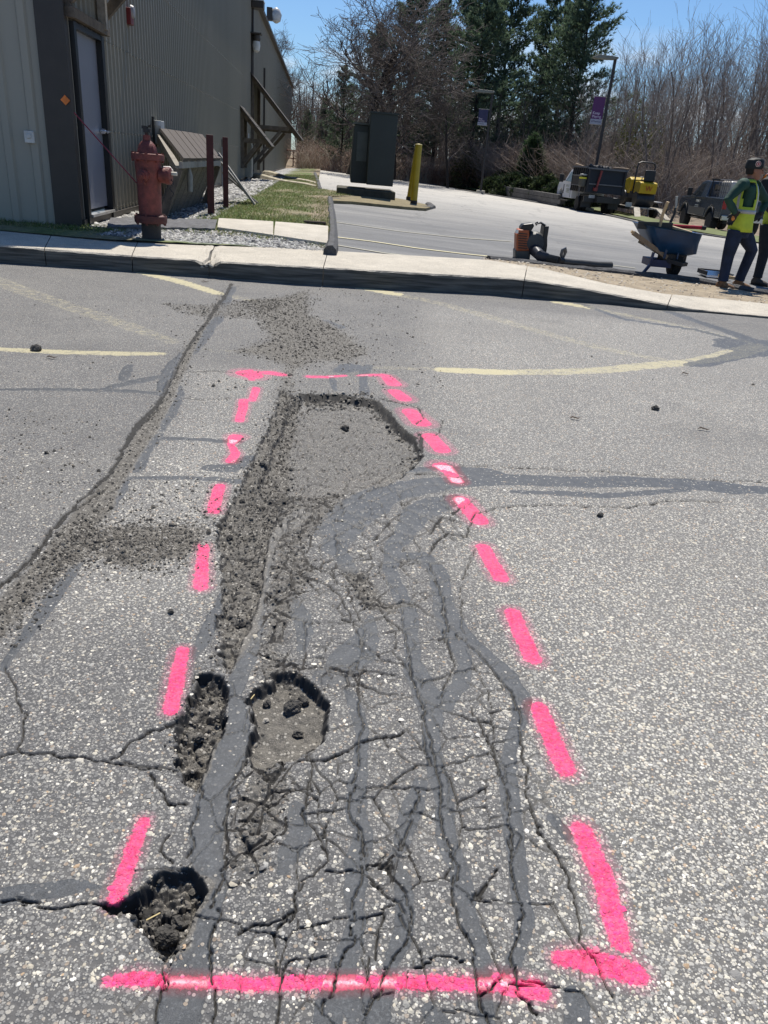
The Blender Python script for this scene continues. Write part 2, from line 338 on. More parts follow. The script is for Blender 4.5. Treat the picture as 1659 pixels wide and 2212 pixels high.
DIRT=[ # blown soil / fine gravel (polygon, strength, feather px)
 ([(160,1142),(300,1138),(440,1140),(440,1175),(400,1205),(290,1228),(200,1200),(130,1240),(60,1320),(0,1400),(-40,1380),(40,1300),(110,1200)],1.,22),
 ([(490,615),(470,660),(430,740),(388,830),(345,925),(290,1010),(262,1060),(240,1110),(190,1160),(120,1230),(20,1330),(-30,1360),(0,1300),(90,1195),(170,1095),(235,1030),(280,960),(305,910),(362,850),(395,760),(440,700),(475,640)],1.,8),
 ([(530,650),(620,640),(665,625),(672,680),(720,700),(760,730),(800,760),(760,785),(690,780),(640,800),(630,850),(600,850),(612,790),(560,770),(500,760),(580,735)],.85,24),
 ([(345,655),(450,660),(560,645),(620,650),(560,690),(470,688),(400,680)],.55,22),
 ([(610,842),(650,858),(630,950),(625,1040),(596,1120),(588,1200),(572,1285),(552,1360),(530,1400),(496,1452),(470,1410),(476,1340),(486,1270),(478,1180),(472,1130),(520,1062),(545,1000),(572,940),(598,880)],1.,8),
 ([(628,872),(662,852),(740,853),(815,866),(892,945),(914,985),(850,1040),(740,1062),(660,1100),(560,1060),(590,960)],.40,5),
 ([(385,1640),(372,1600),(385,1555),(425,1462),(482,1464),(486,1570),(440,1690)],1.,4),
 ([(540,1502),(605,1452),(662,1470),(712,1520),(696,1598),(600,1640),(528,1645),(548,1560)],1.,4),
 ([(238,1950),(332,1900),(410,1882),(466,1908),(432,2000),(415,2050),(360,2075),(325,1998)],1.,4),
 ([(590,1190),(650,1180),(690,1240),(640,1290),(610,1400),(660,1460),(560,1490),(560,1400)],.6,14),
 ([(530,1650),(600,1650),(630,1700),(590,1850),(500,1905),(510,1760)],.6,12),
 ([(520,1050),(760,1055),(690,1140),(640,1200),(580,1190)],.6,14),
 ([(740,1240),(790,1240),(840,1310),(880,1300),(850,1330),(780,1310)],.8,12),
]
GRAVEL=[ # where loose crumbs lie thick (polygon, pieces)
 (DIRT[0][0],7000),(DIRT[1][0],8000),(DIRT[4][0],5600),(DIRT[2][0],6000),(DIRT[3][0],2200),(DIRT[6][0],900),(DIRT[8][0],620),(DIRT[9][0],500),(DIRT[10][0],420),(DIRT[11][0],900),(DIRT[5][0],330),(DIRT[7][0],60),(DIRT[12][0],260),
 ([(240,1035),(470,1035),(460,1145),(170,1145)],520),([(0,880),(250,900),(240,1040),(0,1120)],420),([(380,800),(600,800),(540,1040),(300,1040)],230),([(0,640),(480,640),(380,830),(0,840)],240),
 ([(640,620),(900,640),(960,840),(640,860)],1100),([(850,620),(1659,700),(1659,1000),(950,1000)],60),
 ([(780,852),(905,960),(918,985),(870,1020),(880,950),(800,880)],420),([(640,846),(800,850),(810,870),(650,868)],240),
]
PINK=[
 [(533,806,16),(549,812,14)],[(556,804,7),(585,805,8),(612,810,6)],[(540,800,12),(545,820,12)],
 [(668,813,5),(705,814,5),(745,811,3)],[(775,811,3),(805,810,5),(828,810,6)],
 [(553,838,16),(546,864,16)],[(528,864,20),(518,908,20)],[(510,944,22),(499,962,18),(510,980,24),(499,996,16)],
 [(476,1050,24),(462,1104,28)],[(440,1180,26),(435,1268,36)],[(394,1406,30),(380,1470,34),(368,1535,32)],[(312,1772,24),(282,1850,34),(248,1950,34)],
 [(834,812,10),(851,829,14)],[(853,845,12),(873,861,14)],[(885,888,16),(911,914,20)],[(928,942,18),(955,972,20)],[(957,1008,22),(972,1020,16),(988,1040,18)],
 [(996,1081,22),(1036,1125,24)],[(1045,1182,24),(1082,1248,28)],[(1106,1324,30),(1152,1424,34)],[(1164,1530,34),(1224,1664,40)],[(1258,1794,42),(1300,1890,50),(1340,2035,44)],
 [(1210,2068,36),(1290,2078,58),(1375,2102,48)],
 [(232,2120,14),(330,2118,30),(560,2124,32),(800,2124,32),(1000,2124,34),(1165,2132,34)],[(255,2112,20),(300,2112,34)],[(1080,2122,44),(1165,2142,44)],
]
YEL=[ # (points, strength)
 ([(-20,753,11),(130,760,12),(260,764,12),(345,764,9)],.85),([(-20,600,11),(60,632,13),(150,662,14),(260,698,15),(370,738,12)],.42),
 ([(312,590,7),(380,606,8),(440,624,8),(470,634,7)],.95),([(470,634,7),(560,652,8),(625,668,8)],.45),
 ([(440,756,10),(520,760,9)],.25),
 ([(800,792,8),(900,796,10),(960,799,13)],.4),([(960,799,14),(1050,803,15),(1100,804,13)],1.),([(1100,804,13),(1200,804,14),(1300,800,14),(1360,795,13)],.72),([(1360,794,14),(1420,788,13),(1472,784,13)],.78),([(1472,784,12),(1510,780,12)],.6),([(1510,780,12),(1580,766,15),(1640,748,12)],.7),
 ([(783,622,8),(850,634,9)],1.),([(850,634,9),(950,655,9),(1050,682,10),(1150,712,10),(1300,752,12),(1430,778,10)],.45),
 ([(1206,653,7),(1270,664,7)],.95),([(1270,664,7),(1350,680,7),(1450,700,7),(1560,726,7),(1640,744,7)],.5),
]
DAMAGE=[(545,1000),(760,1050),(1000,1040),(1040,1120),(960,1200),(1010,1380),(1120,1480),(1160,1640),(1200,1800),(1260,2000),(1300,2212),(300,2212),(340,2050),(250,1950),(400,1800),(370,1680),(380,1550),(480,1400),(480,1200)]
LIGHT=[[(400,800),(610,800),(560,960),(530,1060),(470,1150),(230,1150),(300,1010)],[(360,1180),(480,1190),(480,1330),(200,1330),(180,1220)],[(900,640),(1500,700),(2400,900),(3000,1500),(3000,2300),(1300,2300),(1100,1400),(1000,1100),(940,900)]]

YN=.55; NR=840; NC=820
v_=np.concatenate([np.linspace(2290,604,NR)])
Yr=[]
for q in v_:
    r=-1  # distance along the centre column for this row
    a=math.atan((1106-q)/F)-PITCH; Yr.append(-H/math.tan(a))
Yr=np.array(Yr); Yr=np.concatenate([[-6,-3,-1.2,-.4,.1,.35,.5],Yr[Yr>.6],[Yr[-1]+.3]])
uc=np.linspace(-1,1,NC); uc=np.concatenate([[-7,-4.5,-3,-2.1,-1.6,-1.3,-1.12],uc,[1.12,1.3,1.6,2.1,3,4.5,7]])
Wd=np.where(Yr>.3,.56*Yr+.40,.56*.3+.4)
GX=uc[None,:]*Wd[:,None]; GY=np.repeat(Yr[:,None],len(uc),1)
GX=GX.astype(float); GY=GY.astype(float)
# ragged look-up coordinates (so painted / cut edges are uneven)
wx=.010*fbm(GX*22,GY*22,3,1)+.012*fbm(GX*5,GY*5,2,9); wy=.010*fbm(GX*22,GY*22,3,21)+.012*fbm(GX*5,GY*5,2,33)
wx=wx+.0022*fbm(GX*110,GY*110,2,41); wy=wy+.0022*fbm(GX*110,GY*110,2,42)
QX=GX+wx*1.6; QY=GY+wy*1.6
def widths(pts):
    out=[]
    for i,(u,v,w) in enumerate(pts):
        a=pts[max(i-1,0)]; b=pts[min(i+1,len(pts)-1)]; dx,dy=b[0]-a[0],b[1]-a[1]; l=math.hypot(dx,dy) or 1
        nx,ny=-dy/l*w/2,dx/l*w/2; p=G(u,v); q=G(u+nx,v+ny); out.append((p[0],p[1],math.hypot(p[0]-q[0],p[1]-q[1])))
    return out
def near(X,Y,x0,x1,y0,y1):
    rows=np.where((Yr>=y0-.06)&(Yr<=y1+.06))[0]
    return (rows[0],rows[-1]+1) if len(rows) else None
def stroke(acc,pts,soft,X=None,Y=None,wob=0,minw=0.):
    """acc = max(acc, coverage of a tapered polyline); soft = edge feather in m"""
    X=QX if X is None else X; Y=QY if Y is None else Y
    W=widths(pts)
    for (x0,y0,r0),(x1,y1,r1) in zip(W[:-1],W[1:]):
        R=max(r0,r1)+soft+.03; rr=near(X,Y,0,0,min(y0,y1)-R,max(y0,y1)+R)
        if rr is None: continue
        a,b=rr; xs=X[a:b]; ys=Y[a:b]
        dx,dy=x1-x0,y1-y0; L2=dx*dx+dy*dy+1e-12
        xm=(xs>min(x0,x1)-R)&(xs<max(x0,x1)+R)
        if not xm.any(): continue
        px=xs[xm];py=ys[xm]
        t=np.clip(((px-x0)*dx+(py-y0)*dy)/L2,0,1); d=np.hypot(px-x0-t*dx,py-y0-t*dy); r=np.maximum(r0+(r1-r0)*t,minw)
        if wob: r=r*(1+wob*fbm(px*9,py*9,2,71))
        val=1-sst(-soft,soft,d-r)
        sub=acc[a:b]; sub[xm]=np.maximum(sub[xm],val); acc[a:b]=sub
def polyd(poly,soft,X=None,Y=None,world=False):
    """inside coverage of a polygon"""
    X=QX if X is None else X; Y=QY if Y is None else Y
    P=[(p[0],p[1]) for p in (poly if world else [G(*p) for p in poly])]
    ys=[p[1] for p in P]; xs=[p[0] for p in P]; R=soft+.05
    rows=np.where((Yr>=min(ys)-R)&(Yr<=max(ys)+R))[0]; out=np.zeros(X.shape)
    if not len(rows): return out
    a,b=rows[0],rows[-1]+1; px=X[a:b];py=Y[a:b]; m=(px>min(xs)-R)&(px<max(xs)+R); px=px[m];py=py[m]
    ins=np.zeros(px.shape,bool); d=np.full(px.shape,9.)
    for i in range(len(P)):
        x0,y0=P[i];x1,y1=P[(i+1)%len(P)]
        if y0!=y1:
            c=((y0>py)!=(y1>py))&(px<(x1-x0)*(py-y0)/(y1-y0)+x0); ins^=c
        dx,dy=x1-x0,y1-y0; t=np.clip(((px-x0)*dx+(py-y0)*dy)/(dx*dx+dy*dy+1e-12),0,1)
        d=np.minimum(d,np.hypot(px-x0-t*dx,py-y0-t*dy))
    sd_=np.where(ins,-d,d); val=1-sst(-soft,soft,sd_)
    s=out[a:b]; s[m]=val; out[a:b]=s; return out
def pxm(poly,f):   # feather px -> m at polygon centre
    c=np.mean([G(*p)[:2] for p in poly],0); return f*depth((c[0],c[1],0))/F*1.6
Z=np.zeros(GX.shape)
tar=np.zeros(GX.shape); crk=np.zeros(GX.shape); dirt=np.zeros(GX.shape); pink=np.zeros(GX.shape); yel=np.zeros(GX.shape); rub=np.zeros(GX.shape); deep=np.zeros(GX.shape); core=np.zeros(GX.shape)
for s_ in TAR: stroke(tar,[(a,b,c*(.78 if b<1150 else .95)) for a,b,c in s_],.005,wob=.5)
h1,h2,hi_=worley(GX*38+.3*fbm(GX*9,GY*9,2,44),GY*38,21); k1,k2,ki_=worley(GX*38+9,GY*38,27); jx=(hi_-.5)*.011; jy=(ki_-.5)*.011
for s_ in CR: stroke(crk,[(a,b,c*.62) for a,b,c in s_],.0016,X=GX+wx*1.9+jx*.8,Y=GY+wy*1.9+jy*.8,minw=.0016)
for s_ in PINK:
    stroke(pink,[(a,b,c*.84) for a,b,c in s_],.012,X=GX+wx*.6,Y=GY+wy*.6)
    stroke(core,[(a,b,c*1.6) for a,b,c in s_],.016,X=GX,Y=GY)
for s_,k in YEL:
    y_=np.zeros(GX.shape); stroke(y_,[(a,b,c*.82) for a,b,c in s_],.010,X=GX+wx*.5,Y=GY+wy*.5); yel=np.maximum(yel,y_*k*.80)
for p_,k,f in DIRT: dirt=np.maximum(dirt,polyd(p_,max(.008,pxm(p_,f)))*k)
for p_ in RUB: rub=np.maximum(rub,polyd(p_,.05))
dmg=polyd(DAMAGE,.12)
fine=fbm(GX*60,GY*60,3,50); mid=fbm(GX*14,GY*14,3,51)
f1,f2,ci=worley(GX*55,GY*55,5); lump=1-f1      # gravel sized lumps
g1,g2,gi=worley(GX*24+3,GY*24,8)
# alligator cracking inside the damaged strip
aw=.05*fbm(GX*6,GY*6,3,60); bw=.05*fbm(GX*6,GY*6,3,61)
a1,a2,ai=worley((GX+aw+jx*.8)*7.0,(GY+bw+jy*.8)*5.6,3); al=(a2-a1)
b1,b2,bi=worley((GX+aw)*17,(GY+bw)*15,4)
loc=np.clip(np.gradient(GY,axis=0),0.002,.2)
lod=np.clip(.7+.42*GY,1,3.2); aln=fbm(GX*5,GY*5,2,62); alc=(1-sst(.002*lod,(.016+.03*np.clip(aln+.1,0,.4))*lod,al))*dmg*sst(-.42,-.2,aln)
crk=np.maximum(crk,alc*.95*(1-.25*tar))
c1_,c2_,c3_=worley((GX+aw+jx*.6)*11.0,(GY+bw+jy*.6)*9.5,29); upz=polyd([(560,1050),(760,1060),(900,1150),(960,1300),(900,1480),(700,1480),(620,1300),(580,1150)],.12); crk=np.maximum(crk,(1-sst(.004*lod,.022*lod,c2_-c1_))*np.maximum(dmg*sst(-.05,.08,fbm(GX*2.2,GY*2.2,2,66)),np.maximum(upz,polyd(POT[3][0],.03)*.8))*.9)
crk=np.maximum(crk,(1-sst(.03,.10,b2-b1))*rub*.8)
for p_,dp,rg in POT:
    m=polyd(p_,.009,X=GX+wx*2.2+jx*1.6,Y=GY+wy*2.2+jy*1.6); m2=polyd(p_,.05,X=GX+wx*2,Y=GY+wy*2)
    flx=0; fl=-dp*(.55*m+.45*m2*m)*(1+(.5*(gi-.5) if rg>.008 else 0)+.7*mid)+m*rg*((lump-.55)*1.1+ (1-g1-.5)*(1.0 if rg>.008 else .15)+mid*1.6+fine*.8)
    Z=np.where(m>.001,np.minimum(Z,fl),Z); deep=np.maximum(deep,m)
tarover=np.zeros(GX.shape); stroke(tarover,TAR[0],.004,wob=.4)
# sealer strap bridges the hole
Z=Z*(1-tarover)+tarover*(-.004)
tar=np.where(deep>.5,np.minimum(tar,tarover),tar); tar*=(1-.9*dirt*(1-tarover))
keep=np.clip(1-deep,0,1)
Z+=(deep*polyd(POT[3][0],.02))*(-.006*(1-sst(.01,.05,b2-b1)))
Z+=keep*(.0032*(ai-.5)*dmg + .004*(bi-.5)*rub)
Z+=.006*fbm(GX*1.3,GY*1.3,3,70)+.0012*fine+dmg*.006*fbm(GX*4,GY*4,2,75)
Z+=rub*keep*(.010*(1-g1-.5)+.006*(lump-.5)-.006)
Z+=dirt*keep*(.004+.006*(lump-.5)+.005*mid)
Z-=crk*keep*.009
Z+=tar*keep*.0015*(1+fbm(GX*30,GY*30,2,80)*2)
stn=((1-f1)-.42)*.0035*keep*(1-tar)*(1-dirt); Z+=np.where(GY<3.2,stn,0)
light=np.zeros(GX.shape)
for p_ in LIGHT: light=np.maximum(light,polyd(p_,.25))
smooth_=np.maximum(polyd([(0,845),(330,850),(300,920),(250,990),(190,1060),(90,1180),(-200,1400),(-200,845)],.10),polyd([(-300,560),(900,560),(1700,700),(2600,800),(2600,840),(1800,760),(1400,690),(900,660),(400,640),(-300,600)],.5))
light=np.clip(light*.8+.7*fbm(GX*1.1,GY*1.1,3,90)-smooth_*1.0,0,1)
# crack bottoms and steep hole sides get a near-black colour in the material
WA=np.stack([tar,np.clip(crk*1.25,0,1),dirt,light],-1).reshape(-1,4); WB=np.stack([pink,yel,np.clip(rub*.8+deep,0,1),core],-1).reshape(-1,4)
nr,ncl=GX.shape; idx=np.arange(nr*ncl).reshape(nr,ncl)
quads=np.stack([idx[:-1,:-1],idx[:-1,1:],idx[1:,1:],idx[1:,:-1]],-1).reshape(-1,4)
road=np_mesh('asphalt_pavement',np.stack([GX,GY,Z],-1).reshape(-1,3),quads,cols={'mA':WA,'mB':WB},smooth=False)

# ---- asphalt material
def asphalt_material():
    m=bpy.data.materials.new('worn_asphalt'); m.use_nodes=True; t=m.node_tree; b=t.nodes['Principled BSDF']
    def Lk(a,c): t.links.new(a,c)
    tcd=N(t,'ShaderNodeTexCoord'); co=tcd.outputs['Object']
    A=N(t,'ShaderNodeAttribute',attribute_name='mA'); B=N(t,'ShaderNodeAttribute',attribute_name='mB')
    sA=N(t,'ShaderNodeSeparateColor'); Lk(A.outputs['Color'],sA.inputs[0]); sB=N(t,'ShaderNodeSeparateColor'); Lk(B.outputs['Color'],sB.inputs[0])
    TARm,CRm,DIm=sA.outputs; PIm,YEm,RUm=sB.outputs; LIm=A.outputs['Alpha']; COm=B.outputs['Alpha']
    def math_(op,a,c=None,cl=False):
        n=N(t,'ShaderNodeMath',operation=op); n.use_clamp=cl
        for i,q in enumerate((a,c)):
            if q is None: continue
            if isinstance(q,(int,float)): n.inputs[i].default_value=q
            else: Lk(q,n.inputs[i])
        return n.outputs[0]
    def mr(a,lo,hi,o0=0,o1=1):
        n=N(t,'ShaderNodeMapRange'); n.inputs[1].default_value=lo;n.inputs[2].default_value=hi;n.inputs[3].default_value=o0;n.inputs[4].default_value=o1; Lk(a,n.inputs[0]); return n.outputs[0]
    def mix(f,a,c,bt='MIX'):
        n=N(t,'ShaderNodeMixRGB',blend_type=bt)
        for i,q in enumerate((f,a,c)):
            if isinstance(q,(int,float)): n.inputs[i].default_value=q
            elif isinstance(q,tuple): n.inputs[i].default_value=(*q,1)
            else: Lk(q,n.inputs[i])
        return n.outputs[0]
    def noise(s,d=4,r=.6):
        n=N(t,'ShaderNodeTexNoise'); n.inputs['Scale'].default_value=s; n.inputs['Detail'].default_value=d; n.inputs['Roughness'].default_value=r; Lk(co,n.inputs['Vector']); return n.outputs['Fac']
    def vor(s):
        n=N(t,'ShaderNodeTexVoronoi'); n.voronoi_dimensions='2D'; n.inputs['Scale'].default_value=s; Lk(co,n.inputs['Vector']); return n
    v1=vor(112); v2=vor(230); c1=N(t,'ShaderNodeSeparateColor'); Lk(v1.outputs['Color'],c1.inputs[0]); c2=N(t,'ShaderNodeSeparateColor'); Lk(v2.outputs['Color'],c2.inputs[0])
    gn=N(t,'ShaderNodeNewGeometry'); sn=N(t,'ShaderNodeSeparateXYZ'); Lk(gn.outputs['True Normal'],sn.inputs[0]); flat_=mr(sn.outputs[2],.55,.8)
    # stone where the cell core is close and its lot is drawn
    rad=mr(c1.outputs[1],0,1,.20,.50)
    on=math_('LESS_THAN',math_('ADD',c1.outputs[0],0),.88)
    s1=math_('MULTIPLY',mr(math_('SUBTRACT',v1.outputs['Distance'],rad),.03,-.05),on,True)
    s1=math_('MULTIPLY',s1,flat_)
    on2=math_('LESS_THAN',c2.outputs[0],.5); s2=math_('MULTIPLY',math_('MULTIPLY',mr(v2.outputs['Distance'],.46,.34),on2,True),flat_)
    stc=ramp(t,[(0,(.16,.155,.15)),(.3,(.30,.295,.28)),(.6,(.47,.455,.41)),(.88,(.66,.62,.53)),(.98,(.48,.36,.25))]); Lk(c1.outputs[2],stc.inputs[0])
    stc2=ramp(t,[(0,(.14,.14,.14)),(.6,(.33,.32,.30)),(1,(.50,.48,.43))]); Lk(c2.outputs[2],stc2.inputs[0])
    binder=mix(mr(noise(3.5,5),.35,.7),(.060,.058,.056),(.108,.104,.096))
    binder=mix(LIm,mix(.5,binder,(.105,.105,.106)),mix(.55,binder,(.20,.195,.18)))
    base=mix(math_('MULTIPLY',s2,mr(LIm,0,1,.55,.9)),binder,stc2.outputs[0])
    base=mix(math_('MULTIPLY',s1,mr(LIm,0,1,.42,1.)),base,stc.outputs[0])
    # dust film
    base=mix(mr(noise(1.3,6,.7),.48,.8,0,.38),base,(.26,.245,.215))
    base=mix(mr(noise(.8,5,.65),.56,.74,0,.40),base,(.075,.074,.074))
    # sealer, scuffed, a few stones through
    tn=noise(26,6,.7); tarc=mix(mr(tn,.35,.72),(.034,.038,.043),(.062,.068,.076))
    tarc=mix(mr(noise(190,3),.52,.68,0,.55),tarc,(.13,.14,.148))
    tm=math_('MULTIPLY',mr(math_('ADD',TARm,math_('MULTIPLY',math_('SUBTRACT',noise(75,6,.75),.5),1.1)),.40,.60),math_('SUBTRACT',1,math_('MULTIPLY',s1,math_('LESS_THAN',c1.outputs[0],.13))),True)
    base=mix(tm,base,tarc)
    # yellow line paint, worn to the stones
    yn=math_('ADD',YEm,math_('MULTIPLY',math_('SUBTRACT',noise(70,5,.75),.5),1.7))
    yn=math_('ADD',yn,math_('MULTIPLY',math_('SUBTRACT',noise(16,6,.8),.52),2.4))
    ym=math_('MULTIPLY',math_('MULTIPLY',mr(yn,.22,.60),mr(YEm,0,.25)),math_('SUBTRACT',1,math_('MULTIPLY',tm,.8)),True)
    base=mix(math_('MULTIPLY',ym,mr(YEm,.25,.8,.34,.80)),base,(.56,.50,.30))
    # soil and broken asphalt
    dn=noise(34,6,.7); dc=mix(mr(dn,.3,.72),(.055,.052,.047),(.165,.152,.128))
    dc=mix(math_('MULTIPLY',s2,.5),dc,(.24,.22,.19)); dc=mix(math_('MULTIPLY',s1,math_('LESS_THAN',c1.outputs[0],.2)),dc,(.33,.31,.27))
    dm=mr(math_('ADD',DIm,math_('MULTIPLY',math_('SUBTRACT',noise(48,5,.75),.5),1.1)),.35,.75)
    dm=math_('MULTIPLY',dm,mr(DIm,0,.2),True)
    base=mix(dm,base,dc)
    base=mix(math_('MULTIPLY',RUm,.35),base,dc)
    # marking paint
    pn=math_('ADD',PIm,math_('MULTIPLY',math_('SUBTRACT',noise(150,4,.7),.5),1.3))
    pn=math_('ADD',pn,math_('MULTIPLY',math_('SUBTRACT',noise(28,4,.6),.5),.7))
    pm=math_('MULTIPLY',math_('MULTIPLY',mr(pn,.30,.55),mr(noise(240,3),.30,.48,.45,1)),mr(PIm,0,.12),True)
    hs=math_('MULTIPLY',math_('GREATER_THAN',COm,.04),mr(COm,.1,1,.0,.34)); mist=math_('MULTIPLY',hs,mr(s1,0,1,.35,1.),True)
    base=mix(math_('ADD',mist,math_('MULTIPLY',math_('MULTIPLY',tm,mr(COm,.15,1.,0,1)),.6),True),base,mix(tm,(.80,.16,.30),(.13,.018,.028)))
    pk=mix(mr(noise(90,4),.35,.7),(.60,.018,.10),(.88,.085,.25)); pk=mix(mr(noise(14,4),.4,.75,0,.35),pk,(.95,.22,.36))
    pkt=mix(math_('POWER',math_('MULTIPLY',PIm,1),5),(.42,.03,.075),mix(mr(noise(180,3),.35,.6),(.92,.16,.28),(.95,.62,.66)))  # on sealer the stroke's centre is whitened, a gloss highlight painted into the colour
    base=mix(pm,base,mix(math_('MULTIPLY',tm,.9),pk,pkt))
    base=mix(mr(CRm,.35,.8),base,(.022,.021,.019))
    base=mix(math_('MULTIPLY',math_('SUBTRACT',1,flat_),mr(RUm,.03,.3),True),base,(.032,.030,.028))  # steep sides of holes and rubble coloured near-black
    Lk(base,b.inputs['Base Color'])
    Lk(mr(math_('ADD',tm,math_('MULTIPLY',pm,.6),True),0,1,.78,.50),b.inputs['Roughness']); b.inputs['Specular IOR Level'].default_value=.42
    hh=math_('ADD',math_('MULTIPLY',s1,.6),math_('MULTIPLY',s2,.35)); hh=math_('MULTIPLY',hh,math_('SUBTRACT',1,math_('MULTIPLY',tm,.85)))
    hh=math_('ADD',hh,math_('MULTIPLY',noise(420,4,.7),.5)); hh=math_('ADD',hh,math_('MULTIPLY',noise(60,3),.4))
    bp=N(t,'ShaderNodeBump'); bp.inputs['Strength'].default_value=.65; bp.inputs['Distance'].default_value=.0035; Lk(hh,bp.inputs['Height']); Lk(bp.outputs[0],b.inputs['Normal'])
    return m
ASPH=asphalt_material()
ro=link('asphalt_pavement',road,ASPH); tag(ro,'cracked grey asphalt with tar sealer bands and a patchwork of potholes','pavement',kind='structure')
# ---- sampling masks at points
def row_of(y): return np.interp(y,Yr,np.arange(len(Yr)))
def samp(arr,x,y):
    r=row_of(y); w=np.interp(y,Yr,Wd); c=np.interp(x/w,uc,np.arange(len(uc)))
    r0=np.clip(np.floor(r).astype(int),0,nr-2); c0=np.clip(np.floor(c).astype(int),0,ncl-2); fr=r-r0; fc=c-c0
    return (arr[r0,c0]*(1-fr)*(1-fc)+arr[r0+1,c0]*fr*(1-fc)+arr[r0,c0+1]*(1-fr)*fc+arr[r0+1,c0+1]*fr*fc)
# ---- pebble builder: many squashed, jittered solids in one mesh
PHI=(1+5**.5)/2
ICO_V=np.array([(-1,PHI,0),(1,PHI,0),(-1,-PHI,0),(1,-PHI,0),(0,-1,PHI),(0,1,PHI),(0,-1,-PHI),(0,1,-PHI),(PHI,0,-1),(PHI,0,1),(-PHI,0,-1),(-PHI,0,1)])/math.sqrt(1+PHI*PHI)
ICO_F=np.array([(0,11,5),(0,5,1),(0,1,7),(0,7,10),(0,10,11),(1,5,9),(5,11,4),(11,10,2),(10,7,6),(7,1,8),(3,9,4),(3,4,2),(3,2,6),(3,6,8),(3,8,9),(4,9,5),(2,4,11),(6,2,10),(8,6,7),(9,8,1)])
HEX_V=np.array([(1,.1,-.3),(.4,.9,-.3),(-.55,.8,-.3),(-1,0,-.3),(-.5,-.85,-.3),(.55,-.8,-.3),(.45,.2,.55),(-.1,.55,.6),(-.5,-.1,.5),(.1,-.5,.55)])
HEX_F=np.array([(0,1,6),(1,7,6),(1,2,7),(2,3,7),(3,8,7),(3,4,8),(4,9,8),(4,5,9),(5,0,9),(0,6,9),(6,7,8),(6,8,9)])
def pebbles(name,P,S,cols,flat=(.35,.75),jit=.25,base=(ICO_V,ICO_F),seed=1,sink=.3):
    rs=np.random.RandomState(seed); n=len(P); BV,BF=base; k=len(BV)
    V=np.repeat(BV[None],n,0)*(1+rs.uniform(-jit,jit,(n,k,1)))
    sc3=np.stack([S*rs.uniform(.75,1.35,n),S*rs.uniform(.7,1.1,n),S*rs.uniform(flat[0],flat[1],n)],-1); V*=sc3[:,None,:]
    tl=rs.uniform(-.3,.3,n); c,s=np.cos(tl)[:,None],np.sin(tl)[:,None]; x,z=V[...,0]*c-V[...,2]*s,V[...,0]*s+V[...,2]*c
    a=rs.uniform(0,6.283,n); c,s=np.cos(a)[:,None],np.sin(a)[:,None]; y=V[...,1]
    V=np.stack([x*c-y*s,x*s+y*c,z],-1)+P[:,None,:]; V[...,2]+=(sc3[:,2]*(1-2*sink))[:,None]
    Fx=(BF[None]+np.arange(n)[:,None,None]*k).reshape(-1,3)
    return np_mesh(name,V.reshape(-1,3),None,Fx,cols={'tone':np.repeat(cols[:,None,:],k,1).reshape(-1,3)})
STONE=mat('stone_chip',(1,1,1),rough=.75,var=.12,scale=120,bump=.3,bscale=300,vcol='tone')
CRUMB=mat('asphalt_crumb',(1,1,1),rough=.85,var=.35,scale=90,bump=.5,bscale=260,vcol='tone')
# embedded aggregate standing proud of the binder (foreground)
n=64000; yy=.72+(RN.rand(n)**1.25)*2.2; xx=(RN.rand(n)*2-1)*(.56*yy+.36)
tr=samp(tar,xx,yy); dr=samp(deep,xx,yy); di=samp(dirt,xx,yy); pk=samp(pink,xx,yy); li=samp(light,xx,yy); ck=np.max([samp(crk,xx+a_,yy+b_) for a_,b_ in ((0,0),(.004,0),(-.004,0),(0,.004),(0,-.004))],0)
k=(tr<.35)&(dr<.3)&(ck<.22)&(di<.5)&(RN.rand(n)<.34+.45*li+.5*pk)
k|=(tr>.5)&(RN.rand(n)<.015)
xx,yy,pk=xx[k],yy[k],pk[k]; n=len(xx); zz=samp(Z,xx,yy)
tone=RN.rand(n,1); pal=np.array([(.60,.56,.46),(.66,.62,.53),(.38,.37,.34),(.52,.47,.37),(.20,.195,.185),(.72,.69,.62),(.46,.33,.21)]); pi=RN.choice(7,n,p=[.24,.2,.2,.12,.12,.1,.02])
cc=pal[pi]*(.75+.45*tone); pkc=np.array((.86,.06,.22))*(.75+.5*tone)
w=np.clip(pk*2.2-.2*RN.rand(n),0,1)[:,None]; cc=cc*(1-w)+pkc*w
S=RN.gamma(2.6,.00085,n)+.0011
ag=link('aggregate_stones',pebbles('aggregate_stones',np.stack([xx,yy,zz],-1),S,np.clip(cc,0,1),flat=(.25,.5),base=(HEX_V,HEX_F),seed=4,sink=.62),STONE)
tag(ag,'pale stone chips standing proud in the worn asphalt surface','stone chips',kind='stuff')
# loose crumbs
def in_poly(px,py,P):
    ins=np.zeros(px.shape,bool)
    for i in range(len(P)):
        x0,y0=P[i][:2];x1,y1=P[(i+1)%len(P)][:2]
        if y0!=y1: ins^=((y0>py)!=(y1>py))&(px<(x1-x0)*(py-y0)/(y1-y0)+x0)
    return ins
PX=[];PY=[];SS=[]
for i,(p_,n) in enumerate(GRAVEL):
    W_=[G(*q) for q in p_]; xs=[q[0] for q in W_]; ys=[q[1] for q in W_]
    m=n*3; a=RN.uniform(min(xs)-.12,max(xs)+.12,m); b_=RN.uniform(min(ys)-.1,max(ys)+.1,m)
    jx=RN.normal(0,.035,m)*(1 if i<4 else .3); jy=RN.normal(0,.06,m)*(1 if i<4 else .3)
    kk=in_poly(a+jx,b_+jy,W_); a,b_=a[kk][:n],b_[kk][:n]; PX.append(a);PY.append(b_)
    big=i>=len(GRAVEL)-2
    SS.append((RN.gamma(1.5,.00112,len(a))+.0011)*(2.1 if big else 1)*np.where(b_>3.5,1.25,1.))
PX=np.concatenate(PX);PY=np.concatenate(PY);SS=np.concatenate(SS)
